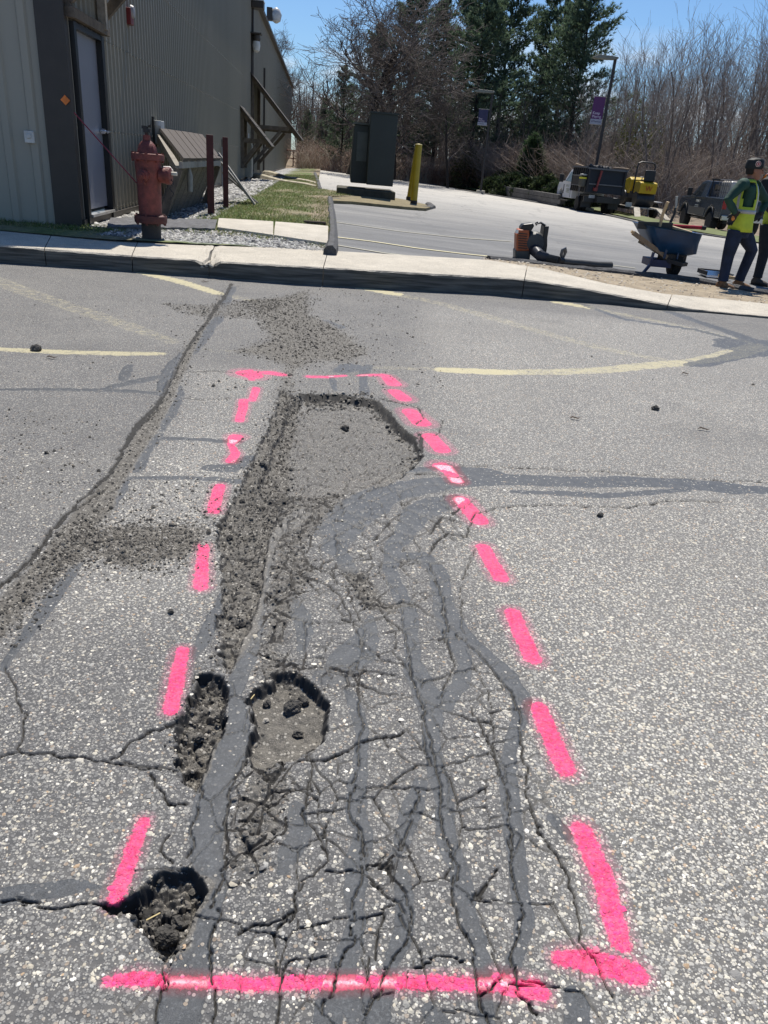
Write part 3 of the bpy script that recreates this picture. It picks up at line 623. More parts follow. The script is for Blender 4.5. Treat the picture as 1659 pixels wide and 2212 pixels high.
kk=(samp(tarover,PX,PY)<.4)|(RN.rand(len(PX))<.05); PX,PY,SS=PX[kk],PY[kk],SS[kk]
n=len(PX); tn_=RN.rand(n,1); pal=np.array([(.075,.070,.062),(.14,.128,.108),(.22,.20,.17),(.38,.355,.31)]); cc=pal[RN.choice(4,n,p=[.30,.32,.26,.12])]*(.7+.6*tn_); dk_=np.maximum(samp(polyd(DIRT[4][0],.03),PX,PY),np.maximum(samp(polyd(DIRT[1][0],.03),PX,PY)*.8,samp(polyd(DIRT[2][0],.3),PX,PY)))[:,None]; cc=cc*(1-.45*dk_)
cr_=link('loose_gravel',pebbles('loose_gravel',np.stack([PX,PY,samp(Z,PX,PY)],-1),np.minimum(SS,.013),cc,flat=(.6,1.15),jit=.38,base=(HEX_V,HEX_F),seed=6,sink=.3),CRUMB)
tag(cr_,'loose dark asphalt crumbs strewn along the open joints and potholes','gravel',kind='stuff')
# single clods one can pick out
def clod(px,py,size,label,seed,col=(.075,.07,.062)):
    p=G(px,py,0); x=np.array([p[0]]);y=np.array([p[1]]); z=samp(Z,x,y)[0]
    rs=np.random.RandomState(seed); import bmesh
    bm=bmesh.new(); bmesh.ops.create_icosphere(bm,subdivisions=3,radius=1)
    for v in bm.verts:
        c=v.co.normalized(); k=1+.55*(vnoise(np.array([c.x*1.6+seed]),np.array([c.y*1.6+c.z*2.3]),seed)[0]-.5)+.35*(vnoise(np.array([c.x*5+seed]),np.array([c.y*5+c.z*4]),seed+2)[0]-.5)
        v.co=Vector((c.x*k*size*1.15,c.y*k*size*.85,c.z*k*size*.8+size*.45))
    me=bpy.data.meshes.new('asphalt_clod'); bm.to_mesh(me); bm.free()
    o=link('asphalt_clod',me,mat('clod',col,rough=.95,var=.5,scale=60,bump=.8,bscale=120)); o.location=(p[0],p[1],z); o.rotation_euler=(0,0,seed*1.3)
    tag(o,label,'clod','broken asphalt clods lying in the potholes')
clod(632,1512,.020,'largest dark clod lying at the back of the dirt floored pothole',3)
clod(645,1560,.011,'small black clod in the middle of the dirt floored pothole',5,(.035,.034,.032))
clod(578,1500,.010,'small brown clod beside the tar strap at the dirt pothole edge',8)
clod(655,1492,.014,'rough clod wedged under the back rim of the dirt floored pothole',9)
clod(360,1990,.020,'speckled grey clod in the lowest hole at the lower left',12,(.12,.115,.10))
clod(385,1960,.013,'brown clod behind the speckled one in the lowest hole',14,(.10,.09,.075))
clod(430,1580,.011,'round dark clod in the gravelly pothole left of the tar strap',15)
clod(78,757,.028,'lone black clod on the yellow line at the far left',17,(.03,.03,.03))
clod(745,910,.020,'dark clod alone on the milled patch floor',19,(.05,.05,.05))
clod(568,1006-6,.016,'clod on the pale asphalt beside the horizontal tar joint',21,(.05,.05,.05))
clod(1296,1115,.012,'black crumb alone on the pale asphalt at the right',22,(.03,.03,.03))
clod(1415,885,.020,'upright black clod on the far right pale asphalt',24,(.03,.03,.03))
clod(370,1325,.009,'small black clod on the pale slab between joint and trench',26,(.04,.04,.04))
# fallen twigs and leaves on the open asphalt
TW=mat('twig',(.10,.075,.055),rough=.9)
for i,(u,v,a,l,lab) in enumerate([(1242,907,.2,.10,'short bent brown leaf curl on the pale asphalt left of its twin'),(1520,930,-.1,.11,'short bent brown leaf curl at the far right of the pale asphalt'),(1480,810,.1,.09,'small dark leaf curl close to the yellow arc'),(112,775,.15,.10,'thin dark twig on the asphalt below the left yellow line'),(443,611,0,.12,'thin twig lying at the foot of the kerb')]):
    p=G(u,v); z=samp(Z,np.array([p[0]]),np.array([p[1]]))[0]
    m=MB().tube([(-l*.3,0,.006),(-l/6,.008,.012),(l/7,-.004,.008),(l*.3,.006,.010)],[.003,.008,.006,.002],6,flat=.5)
    o=m.build('twig',TW,smooth=True,loc=(p[0],p[1],z+.003),rz=a); tag(o,lab,'twig')
# straw slivers
SRW=mat('dry_straw',(.52,.42,.20),rough=.7)
for u,v,a,lab in [(545,1500,1.0,'yellow straw sliver at the tar strap beside the dirt pothole'),(330,1962,.4,'yellow straw sliver on the rim of the lowest hole')]:
    p=G(u,v); z=samp(Z,np.array([p[0]]),np.array([p[1]]))[0]
    tag(MB().bar((-.012,0,.006),(.012,.004,.010),.0025,.0012).build('straw',SRW,loc=(p[0],p[1],z+.004),rz=a),lab,'straw')
# ================================================ terrain, car park, verge, walk
def interp_line(P,n):
    P=[np.array(p,float) for p in P]; d=[0]
    for a,b in zip(P[:-1],P[1:]): d.append(d[-1]+np.hypot(*(b-a)[:2]))
    q=np.linspace(0,d[-1],n); return np.stack([np.interp(q,d,[p[k] for p in P]) for k in range(len(P[0]))],-1)
# wall line of the metal building
WZ=.20
W0=G(176,485.5,WZ)[:2]; W1=G(627,359.5,WZ)[:2]; wd=(W1-W0)/np.hypot(*(W1-W0)); wlen=np.hypot(*(W1-W0)); wnr=np.array([wd[1],-wd[0]]); WA_=math.atan2(wd[1],wd[0])
def wallpt(u,v=None):     # distance along the wall read at column u (on the base line)
    v=466.5-.28*(u-244); p=G(u,v,WZ)[:2]; return float(np.dot(p-W0,wd))
LOTE=[L(*q)[:2] for q in [(712,556),(715,545),(716,500),(714,433)]]
def verge_z(x,y):
    dw=np.maximum((x-W0[0])*wnr[0]+(y-W0[1])*wnr[1],0); 
    ex=np.interp(y,[LOTE[0][1],LOTE[3][1],60],[LOTE[0][0],LOTE[3][0],-6.6]); dl=np.maximum(ex-x,0)
    z=(WZ-.03)*dl/(dl+dw+1e-3)+(lotz(x,y)+.10)*dw/(dl+dw+1e-3)
    t=sst(0,1.6,y-(9.0+.11*(x+3))); return z*t+(.19)*(1-t)
# --- forest floor / land: one sheet to the horizon
xs=np.concatenate([np.linspace(-700,-70,10),np.linspace(-60,80,100),np.linspace(90,700,10)]); ys=np.concatenate([[-300,-60,-12,2,8,9.5],np.linspace(10,110,90),np.linspace(125,900,12)])
TX,TY=np.meshgrid(xs,ys)
edge=np.interp(TX,[-60,-8,4,9,16,26,80],[56,55,58,50,38,30,20])   # where the car park gives way to the wood
dd=TY-edge
TZ=lotz(np.clip(TX,-1.5,18),np.clip(TY,9,60))-.14
TZ=TZ+np.where(dd>0,.07*np.minimum(dd,22)*sst(0,9,dd),0)+np.where(dd>0,.5*fbm(TX*.12,TY*.12,3,7),0)
TZ=np.where(TY<9.6,-.35,TZ)
idx=np.arange(TX.size).reshape(TX.shape)
def gq(i): return np.stack([i[:-1,:-1],i[:-1,1:],i[1:,1:],i[1:,:-1]],-1).reshape(-1,4)
LEAF=mat('leaf_litter',(.20,.155,.11),rough=.95,var=.5,scale=2.2,bump=.6,bscale=9)
o=link('ground',np_mesh('ground',np.stack([TX,TY,TZ],-1).reshape(-1,3),gq(idx),smooth=True),LEAF); tag(o,'brown leaf covered ground under the bare woods','ground',kind='structure')
def tz(x,y):
    e=np.interp(x,[-60,-8,4,9,16,26,80],[56,55,58,50,38,30,20]); d=y-e
    return lotz(np.clip(x,-1.5,18),np.clip(y,9,60))-.14+(.07*min(d,22)*float(sst(0,9,np.array(d))) if d>0 else 0)
# --- far car park
def lot_mat():
    m=bpy.data.materials.new('car_park_asphalt'); m.use_nodes=True; t=m.node_tree; b=t.nodes['Principled BSDF']; Lk=t.links.new
    c=N(t,'ShaderNodeTexCoord'); mp_=N(t,'ShaderNodeMapping'); mp_.inputs['Scale'].default_value=(.35,2.2,1); mp_.inputs['Rotation'].default_value=(0,0,.1); Lk(c.outputs['Object'],mp_.inputs[0])
    n=N(t,'ShaderNodeTexNoise'); n.inputs['Scale'].default_value=1.1; n.inputs['Detail'].default_value=8; n.inputs['Roughness'].default_value=.65; Lk(mp_.outputs[0],n.inputs['Vector'])
    r=ramp(t,[(.25,(.085,.088,.095)),(.5,(.125,.127,.13)),(.75,(.20,.20,.198))]); Lk(n.outputs['Fac'],r.inputs[0])
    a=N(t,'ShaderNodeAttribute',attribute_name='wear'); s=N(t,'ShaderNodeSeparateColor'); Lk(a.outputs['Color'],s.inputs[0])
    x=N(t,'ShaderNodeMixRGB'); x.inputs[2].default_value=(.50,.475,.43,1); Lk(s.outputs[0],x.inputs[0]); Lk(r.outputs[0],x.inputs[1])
    # cracks
    vo=N(t,'ShaderNodeTexVoronoi',feature='DISTANCE_TO_EDGE'); vo.inputs['Scale'].default_value=.33
    n3=N(t,'ShaderNodeTexNoise'); n3.inputs['Scale'].default_value=1.5; n3.inputs['Detail'].default_value=5; Lk(c.outputs['Object'],n3.inputs['Vector'])
    ad=N(t,'ShaderNodeMixRGB',blend_type='ADD'); ad.inputs[0].default_value=.9; Lk(c.outputs['Object'],ad.inputs[1]); Lk(n3.outputs['Color'],ad.inputs[2]); Lk(ad.outputs[0],vo.inputs['Vector'])
    lt=N(t,'ShaderNodeMapRange'); lt.inputs[1].default_value=.004; lt.inputs[2].default_value=.012; lt.inputs[3].default_value=.55; lt.inputs[4].default_value=0; Lk(vo.outputs['Distance'],lt.inputs[0])
    y=N(t,'ShaderNodeMixRGB'); y.inputs[2].default_value=(.10,.10,.10,1); Lk(lt.outputs[0],y.inputs[0]); Lk(x.outputs[0],y.inputs[1])
    g=N(t,'ShaderNodeTexNoise'); g.inputs['Scale'].default_value=55; g.inputs['Detail'].default_value=4; Lk(c.outputs['Object'],g.inputs['Vector'])
    gr=ramp(t,[(.35,(.72,.72,.72)),(.7,(1.25,1.25,1.22))]); Lk(g.outputs['Fac'],gr.inputs[0])
    z=N(t,'ShaderNodeMixRGB',blend_type='MULTIPLY'); z.inputs[0].default_value=1; Lk(y.outputs[0],z.inputs[1]); Lk(gr.outputs[0],z.inputs[2])
    Lk(z.outputs[0],b.inputs['Base Color']); b.inputs['Roughness'].default_value=.8
    bp=N(t,'ShaderNodeBump'); bp.inputs['Strength'].default_value=.4; bp.inputs['Distance'].default_value=.01; Lk(g.outputs['Fac'],bp.inputs['Height']); Lk(bp.outputs[0],b.inputs['Normal'])
    return m
E_right=lambda y: np.interp(y,[8,LOTE[1][1],LOTE[3][1],LOTE[3][1]+.6,L(900,440)[1],L(690,415)[1],L(686,402)[1],60],[LOTE[1][0]+.05,LOTE[1][0],LOTE[3][0],LOTE[3][0]+.2,LOTE[3][0]+1.0,L(690,415)[0],L(686,402)[0],-6.8])
LOTM=lot_mat()
ux=np.linspace(0,1,90); yy_=np.concatenate([np.linspace(8.6,20,60),np.linspace(20.6,66,60)])
LX=np.zeros((len(yy_),90)); LY=np.zeros_like(LX)
far_edge=lambda x: np.interp(x,[-12,-6.5,-2,1,4,9,12,16,22,40],[58,57.2,58,58.5,53,46,42,35.5,31,24])
for i,y in enumerate(yy_):
    xl=float(E_right(y))-.25; xr=30.; LX[i]=xl+(xr-xl)*ux; LY[i]=y
LYc=np.minimum(LY,far_edge(LX)); LZ=lotz(LX,LYc)+.012*fbm(LX*.5,LYc*.5,3,4)
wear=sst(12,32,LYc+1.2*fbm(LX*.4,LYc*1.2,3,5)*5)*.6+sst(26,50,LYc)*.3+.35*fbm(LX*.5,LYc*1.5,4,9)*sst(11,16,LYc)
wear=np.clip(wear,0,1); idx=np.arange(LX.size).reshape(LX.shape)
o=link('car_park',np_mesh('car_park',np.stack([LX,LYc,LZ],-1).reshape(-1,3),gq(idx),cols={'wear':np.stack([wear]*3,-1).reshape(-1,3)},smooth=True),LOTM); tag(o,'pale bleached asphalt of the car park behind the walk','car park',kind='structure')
# painted bay lines in the car park
YP=mat('faded_yellow_paint',(.55,.50,.30),rough=.7,var=.3,scale=20)
def strip(name,P,w,mt,dz=.005,label=None):
    Q=interp_line(P,24); Vs=[];Fs=[]
    for i,p in enumerate(Q):
        a=Q[max(i-1,0)];b=Q[min(i+1,len(Q)-1)]; d=b[:2]-a[:2]; d/=np.hypot(*d); nx,ny=-d[1]*w/2,d[0]*w/2
        for s in (-1,1): X_,Y_=p[0]+s*nx,p[1]+s*ny; Vs.append((X_,Y_,float(lotz(X_,Y_)+.012*fbm(np.array([X_*.5]),np.array([Y_*.5]),3,4)[0])+dz+.004))
        if i: k=2*i; Fs.append((k-2,k-1,k+1,k))
    me=bpy.data.meshes.new(name); me.from_pydata(Vs,[],Fs); me.update(); o=link(name,me,mt); tag(o,label,kind='structure'); return o
YP2=mat('ghosted_yellow_paint',(.36,.345,.27),rough=.8,var=.3,scale=30)
strip('bay_line',[L(718,512),L(800,522),L(900,537),L(1000,549),L(1085,558)],.09,YP,label='yellow bay line from the kerb to the blower')
strip('bay_line',[L(720,480),L(860,500),L(1000,515),L(1105,522)],.08,YP2,label='faint bay line nearest the transformer')
strip('bay_line',[L(1200,560),L(1300,571),L(1372,580)],.07,YP2,label='faint bay line between blower and wheelbarrow')
strip('bay_line',[L(724,530),L(830,548),L(900,556)],.07,YP2,label='faint bay line just behind the walk')
# --- verge: grass, gravel bed
vx=np.linspace(0,1,120); vy=np.concatenate([np.linspace(8.,16,90),np.linspace(16.3,60,90)])
VX=np.zeros((len(vy),120));VY=np.zeros_like(VX)
for i,y in enumerate(vy):
    xl=W0[0]+(y-W0[1])/wd[1]*wd[0]-.4 if y>W0[1] else -8.5
    if y<=W0[1]+.2: xl=-8.5
    VX[i]=xl+(float(E_right(y))-xl)*vx; VY[i]=y
_b=[G(u,v,.19)[:2] for u,v in [(-400,480),(-120,490),(0,496),(250,516.6),(500,529),(712,541)]]; yb=np.interp(VX,[q[0] for q in _b],[q[1] for q in _b])-.03
VY=np.maximum(VY,yb)
VZ=verge_z(VX,VY); dw=(VX-W0[0])*wnr[0]+(VY-W0[1])*wnr[1]
gravel=1-sst(.85,1.35,dw+.8*fbm(VX*1.3,VY*.7,3,6)); gravel=np.where(VY<W0[1],0,gravel)
g2=(1-sst(.25,.5,np.abs(VY-(9.35+.11*(VX+3)))+.3*fbm(VX*2,VY*2,2,8)))*sst(-3.6,-3.2,VX); gravel=np.maximum(gravel,g2*.8)
soil=np.clip(sst(.0,.3,fbm(VX*.9,VY*.8,4,12)+.05)*.8+(1-sst(.1,.5,E_right(VY)-VX)),0,1)
VZ=VZ+.02*fbm(VX*3,VY*3,3,14); idx=np.arange(VX.size).reshape(VX.shape)
def verge_mat():
    m=bpy.data.materials.new('verge'); m.use_nodes=True; t=m.node_tree; b=t.nodes['Principled BSDF']; Lk=t.links.new
    c=N(t,'ShaderNodeTexCoord'); a=N(t,'ShaderNodeAttribute',attribute_name='kind'); s=N(t,'ShaderNodeSeparateColor'); Lk(a.outputs['Color'],s.inputs[0])
    n=N(t,'ShaderNodeTexNoise'); n.inputs['Scale'].default_value=9; n.inputs['Detail'].default_value=8; n.inputs['Roughness'].default_value=.7; Lk(c.outputs['Object'],n.inputs['Vector'])
    g=ramp(t,[(.3,(.055,.085,.02)),(.55,(.11,.15,.035)),(.75,(.22,.21,.08))]); Lk(n.outputs['Fac'],g.inputs[0])
    so=ramp(t,[(.3,(.16,.12,.08)),(.7,(.34,.28,.19))]); Lk(n.outputs['Fac'],so.inputs[0])
    v=N(t,'ShaderNodeTexVoronoi'); v.inputs['Scale'].default_value=26; Lk(c.outputs['Object'],v.inputs['Vector']); sc_=N(t,'ShaderNodeSeparateColor'); Lk(v.outputs['Color'],sc_.inputs[0])
    gv=ramp(t,[(0,(.10,.10,.10)),(.5,(.30,.30,.30)),(1,(.60,.59,.57))]); Lk(sc_.outputs[0],gv.inputs[0])
    x=N(t,'ShaderNodeMixRGB'); Lk(s.outputs[1],x.inputs[0]); Lk(g.outputs[0],x.inputs[1]); Lk(so.outputs[0],x.inputs[2])
    y=N(t,'ShaderNodeMixRGB'); Lk(s.outputs[0],y.inputs[0]); Lk(x.outputs[0],y.inputs[1]); Lk(gv.outputs[0],y.inputs[2])
    Lk(y.outputs[0],b.inputs['Base Color']); b.inputs['Roughness'].default_value=.9
    bp=N(t,'ShaderNodeBump'); bp.inputs['Strength'].default_value=.8; bp.inputs['Distance'].default_value=.03; Lk(v.outputs['Distance'],bp.inputs['Height']); Lk(bp.outputs[0],b.inputs['Normal'])
    return m
VM=verge_mat()
o=link('verge',np_mesh('verge',np.stack([VX,VY,VZ],-1).reshape(-1,3),gq(idx),cols={'kind':np.stack([gravel,soil,gravel],-1).reshape(-1,3)},smooth=True),VM); tag(o,'patchy spring grass and stone bed beside the metal building','verge',kind='structure')
# stones of the bed (real pebbles) and grass blades
n=9000; yy=W0[1]+.2+(RN.rand(n)**1.5)*26; dwx=RN.rand(n)*1.3; xx=W0[0]+(yy-W0[1])*wd[0]/wd[1]+.05+dwx
n2=2600; y2=9.0+RN.rand(n2)*1.0; x2=-3.55+RN.rand(n2)*2.6; y2+=.11*(x2+3)
k2=RN.rand(n2)<.8; xx=np.concatenate([xx,x2[k2]]); yy=np.concatenate([yy,y2[k2]])
S=(RN.gamma(5,.0035,len(xx))+.008)*np.where(yy>16,1.5,1)*np.where(np.arange(len(xx))>=n,.7,1.)
cc=np.array([(.38,.37,.35),(.22,.22,.22),(.52,.51,.48),(.13,.13,.13)])[RN.choice(4,len(xx))]*(.8+.4*RN.rand(len(xx),1))
o=link('gravel_bed',pebbles('gravel_bed',np.stack([xx,yy,verge_z(xx,yy)],-1),S,np.clip(cc,0,1),flat=(.5,.9),base=(HEX_V,HEX_F),seed=9,sink=.4),STONE); tag(o,'grey and white stones bedded along the foot of the wall','gravel',kind='stuff')
def blades(name,xx,yy,zz,h,w,cols,seed=1,lean=.4):
    rs=np.random.RandomState(seed); n=len(xx); a=rs.uniform(0,6.283,n); hh=h*rs.uniform(.5,1.3,n); ww=w*rs.uniform(.7,1.3,n)
    dx,dy=np.cos(a)*ww,np.sin(a)*ww; lx,ly=rs.normal(0,lean,n)*hh,rs.normal(0,lean,n)*hh
    V=np.stack([np.stack([xx-dx,yy-dy,zz],-1),np.stack([xx+dx,yy+dy,zz],-1),np.stack([xx+lx,yy+ly,zz+hh],-1)],1).reshape(-1,3)
    return np_mesh(name,V,None,np.arange(3*n).reshape(-1,3),cols={'tone':np.repeat(cols[:,None],3,1).reshape(-1,3)})
GRS=mat('grass_blade',(1,1,1),rough=.7,var=.15,scale=4,vcol='tone',trans=.35)
n=60000; yy=8.9+(RN.rand(n)**1.6)*30; t_=RN.rand(n); xl=np.where(yy>W0[1],W0[0]+(yy-W0[1])*wd[0]/wd[1]+.2,-6.5); xr=E_right(yy); xx=xl+(xr-xl)*t_
dwn=(xx-W0[0])*wnr[0]+(yy-W0[1])*wnr[1]; dens=fbm(xx*.9,yy*.8,4,12); ok=((dwn>1.15)|(yy<W0[1])|(RN.rand(n)<.05))&(dens<.06+.2*RN.rand(n))&(yy>9.0+.11*(xx+3)+.25+.4*(xx>-3.3)*(xx<-1.2)); xx,yy=xx[ok],yy[ok]
cc=np.array([(.13,.19,.045),(.09,.14,.035),(.33,.29,.15),(.19,.24,.07)])[RN.choice(4,len(xx),p=[.3,.25,.30,.15])]*(.75+.5*RN.rand(len(xx),1))
o=link('grass',blades('grass',xx,yy,verge_z(xx,yy)-.005,.045,.006*1.0,cc,3,.7),GRS); tag(o,'short patchy green grass of the verge','grass',kind='stuff')
# --- grass strip on the far side of the car park
FG=mat('far_grass',(.115,.135,.045),rough=.9,var=.35,scale=1.5,bump=.5,bscale=14)
Pn=[L(*q) for q in [(985,405),(1100,424),(1220,444),(1330,466),(1440,492),(1560,512),(1659,530),(1760,550)]]; Pf=[]
Vs=[];Fs=[]
for i,p in enumerate(interp_line(Pn,40)):
    d=2.2+.25*math.sin(i*1.3)+i*.02
    for k in range(4): x_,y_=p[0]+d*k/3*.35,p[1]+d*k/3; Vs.append((x_,y_,lotz(x_,y_)+.05+.12*k/3))
    if i:
        for k in range(3): q=4*i+k; Fs.append((q-4,q-3,q+1,q))
me=bpy.data.meshes.new('grass_strip'); me.from_pydata(Vs,[],Fs); me.update(); o=link('grass_strip',me,FG); tag(o,'mown green grass strip beyond the car park','grass strip',kind='structure')
# --- granite/asphalt berms round the car park (black rolled kerb)
BERM=mat('black_berm_asphalt',(.060,.060,.062),rough=.8,var=.5,scale=18,bump=.8,bscale=60)
def berm(P,w,h,label,seed=0,mt=BERM):
    Q=interp_line(P,70); prof=[(-.5,0),(-.42,.75),(-.15,1.),(.2,.98),(.42,.7),(.5,0)]; V=[];Fc=[]
    for i,p in enumerate(Q):
        a=Q[max(i-1,0)];b=Q[min(i+1,len(Q)-1)]; d=b[:2]-a[:2]; d/=np.hypot(*d)+1e-9; nx,ny=-d[1],d[0]
        ww=w*(1+.35*fbm(np.array([i*.21]),np.array([seed+.5]),3,3)[0]); hh=h*(1+.5*fbm(np.array([i*.33]),np.array([seed+3.5]),3,5)[0])
        for s,z in prof: V.append((p[0]+nx*s*ww,p[1]+ny*s*ww,p[2]-.03+(hh+.03)*z+random.uniform(-.004,.004)))
        if i: k=6*i; Fc+=[(k-6+j,k-5+j,k+1+j,k+j) for j in range(5)]
    Fc.append(tuple(range(5,-1,-1))); Fc.append(tuple(6*(len(Q)-1)+j for j in range(6)))
    me=bpy.data.meshes.new('berm'); me.from_pydata(V,[],Fc); me.update(); o=link('rolled_kerb',me,mt); tag(o,label,'kerb','rolled asphalt kerbs round the car park'); return o
berm([L(712,556),L(716,545),L(718,515),L(716,480),L(713,452),L(712,435)],.17,.13,'black rolled asphalt kerb between the grass and the near bay',1)
berm([L(712,435),L(760,437),L(820,443),L(880,449),L(922,452),L(934,449),L(925,443)],.22,.09,'black asphalt kerb in front of the transformer island',2)
berm([L(1054,566),L(1130,572),L(1220,583),L(1310,592),L(1400,601),L(1484,610),L(1542,619),L(1620,634),L(1760,658),L(2450,735)],.15,.085,'long black rolled kerb behind the dirt strip under the blower',3)
berm([L(985,409),L(1100,428),L(1220,448),L(1330,470),L(1440,496),L(1600,520)],.18,.06,'thin dark kerb at the far grass strip',4)
berm([L(690,415),L(687,402),L(684,388),L(680,376)],.2,.1,'short kerb edging the grass by the far corner of the building',5)
# --- concrete walk with upright kerb face, cast in slabs
CONC=mat('weathered_concrete',(.50,.46,.385),rough=.85,var=.16,scale=3.5,bump=.5,bscale=150)
def conc2():
    m=CONC.copy(); m.name='weathered_concrete_walk'; t=m.node_tree; b=t.nodes['Principled BSDF']; Lk=t.links.new
    prev=b.inputs['Base Color'].links[0].from_socket; c=[q for q in t.nodes if q.type=='TEX_COORD'][0]
    v=N(t,'ShaderNodeTexNoise'); v.inputs['Scale'].default_value=130; v.inputs['Detail'].default_value=3; Lk(c.outputs['Object'],v.inputs['Vector'])
    r=ramp(t,[(.36,(.62,.60,.58)),(.5,(1,1,1)),(.68,(1.25,1.23,1.18))]); Lk(v.outputs['Fac'],r.inputs[0])
    x=N(t,'ShaderNodeMixRGB',blend_type='MULTIPLY'); x.inputs[0].default_value=1; Lk(prev,x.inputs[1]); Lk(r.outputs[0],x.inputs[2])
    # form marks on the upright face; its shade is painted in as darker colour
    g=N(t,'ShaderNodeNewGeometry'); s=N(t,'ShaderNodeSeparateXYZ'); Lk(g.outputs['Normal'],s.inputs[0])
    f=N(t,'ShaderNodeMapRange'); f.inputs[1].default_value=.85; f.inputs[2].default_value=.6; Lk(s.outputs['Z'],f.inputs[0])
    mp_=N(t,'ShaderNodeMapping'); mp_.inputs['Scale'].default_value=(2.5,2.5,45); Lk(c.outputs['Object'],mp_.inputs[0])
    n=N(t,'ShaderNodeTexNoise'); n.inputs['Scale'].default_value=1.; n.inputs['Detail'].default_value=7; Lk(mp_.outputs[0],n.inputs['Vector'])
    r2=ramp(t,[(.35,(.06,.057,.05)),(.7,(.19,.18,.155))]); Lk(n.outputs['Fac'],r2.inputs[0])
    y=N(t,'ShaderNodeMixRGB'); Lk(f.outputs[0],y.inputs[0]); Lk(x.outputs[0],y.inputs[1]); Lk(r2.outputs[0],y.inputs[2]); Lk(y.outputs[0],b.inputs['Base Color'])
    return m
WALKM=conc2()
FB=[(-120,560),(0,568.5),(200,581),(450,600),(640,615),(830,625),(1054,636.5),(1127,643.5),(1220,650),(1309,657),(1418,669),(1528,676),(1659,688),(1800,703),(2500,778)]
FT=[(-120,520),(0,529),(275,551),(437,562),(691,577),(830,585),(1054,598),(1127,603),(1220,617),(1309,632.6),(1400,650),(1491,667),(1560,674),(1659,684.5),(1800,700),(2500,775.5)]
BK=[(-120,490),(0,496),(250,516.6),(500,529),(710,541),(1055,561),(1174,580),(1309,612),(1433,634),(1553,645),(1659,656),(1800,672),(2500,747)]
def lin(T,u): return float(np.interp(u,[a for a,_ in T],[b for _,b in T]))
cols_u=[];
def walk_profile(u):
    p=G(u,lin(FB,u)); zt=max(zat(p[0],p[1],lin(FT,u)),.022); q=G(u+12,lin(BK,u+12),zt+.01); return p,zt,q
walk=empty('concrete_walk',(0,0,0),0,'pale concrete walk with a tall kerb face, cracked at its joints','walk')
joints=[-120,100,287,452,697,1127,1440,1800,2150,2500]
for si,(ua,ub) in enumerate(zip(joints[:-1],joints[1:])):
    n=max(30,int((ub-ua)/5)); V=[];Fc=[]; m=12
    for i in range(n+1):
        u=ua+(ub-ua)*i/n; p,zt,q=walk_profile(u)
        e=min(i,n-i)/n*(ub-ua)
        gap=.004
        brk=0
        if ub==452 and ub-u<28: brk=(28-(ub-u))/28
        if ua==452 and u-ua<24: brk=(24-(u-ua))/24
        base=np.array([p[0],p[1]]); back=np.array([q[0],q[1]]); dr=(back-base); ln=np.hypot(*dr); dr/=ln
        rag=.008*fbm(np.array([u*.06]),np.array([si*3.]),4,2)[0]*2; rz=.010*fbm(np.array([u*.045]),np.array([7.]),4,4)[0]*2
        zt2=zt
        col=[(base[0],base[1],-.06),(base[0]-dr[0]*rag*.3,base[1]-dr[1]*rag*.3,zt*.35),(base[0]+dr[0]*rag*.6,base[1]+dr[1]*rag*.6,zt*.7),(base[0]+dr[0]*rag,base[1]+dr[1]*rag,zt-.016+rz-brk*.09),(base[0]+dr[0]*(.018+brk*.05),base[1]+dr[1]*(.018+brk*.05),zt-.002+rz*.2-brk*.06)]
        for k in range(1,8):
            t=.04+(ln-.04)*(k/7)**1.2; dk=max(0,brk-.25*k/1.2)
            col.append((base[0]+dr[0]*t,base[1]+dr[1]*t,zt2+.008*k/7-dk*.05))
        # keep the joint open
        jx=0
        if i==0: jx=gap
        if i==n: jx=-gap
        tdir=np.array([dr[1],-dr[0]])
        V+=[(c[0]+tdir[0]*jx+(random.uniform(-.004,.004)*(brk>0)),c[1]+tdir[1]*jx,c[2]+random.uniform(-.006,.006)*brk*2) for c in col]
        if i: k=m*i; Fc+=[(k-m+j,k+j,k+1+j,k-m+1+j) for j in range(m-1)]
    Fc.append(tuple(range(m-1,-1,-1))); Fc.append(tuple(n*m+j for j in range(m)))
    # seal back so that ends are closed: add bottom-back row
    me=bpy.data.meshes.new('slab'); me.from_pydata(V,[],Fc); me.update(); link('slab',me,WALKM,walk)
# rubble in the broken corner
P=[];
for i in range(46):
    u=452+random.uniform(-22,22); p,zt,q=walk_profile(u); k=random.random(); P.append((p[0]+(q[0]-p[0])*k*.16,p[1]+(q[1]-p[1])*k*.16,zt-.075+random.uniform(0,.03)))
P=np.array(P); o=link('broken_concrete',pebbles('broken_concrete',P,RN.uniform(.008,.026,len(P)),np.array([(.42,.39,.33)])*RN.uniform(.6,1.1,(len(P),1)),seed=12),STONE,walk); o['kind']='stuff'
# dirt strip between walk and berm
DS=mat('dirt_strip',(.30,.245,.17),rough=.95,var=.4,scale=5,bump=.8,bscale=60)
a_=[walk_profile(u)[2] for u in np.linspace(1030,2450,60)]
b_=interp_line([L(1050,560),L(1130,568),L(1220,579),L(1310,588),L(1400,597),L(1484,605),L(1542,614),L(1620,630),L(1760,655),L(2450,732)],60)
V=[];Fc=[]
for i in range(60):
    a=np.array(a_[i]);b=b_[i]
    for k in range(6):
        t=k/5; z=a[2]*(1-t)-.012+(b[2]+.03)*t+random.uniform(-.006,.006); V.append((a[0]*(1-t)+b[0]*t,a[1]*(1-t)+b[1]*t,z-(.03 if k==0 else 0)))
    if i: 
        k=6*i; Fc+=[(k-6+j,k+j,k+1+j,k-5+j) for j in range(5)]
me=bpy.data.meshes.new('dirt_strip'); me.from_pydata(V,[],Fc); me.update(); o=link('dirt_strip',me,DS); tag(o,'bare sandy dirt strip behind the walk','dirt',kind='structure')
P=[];cc=[]
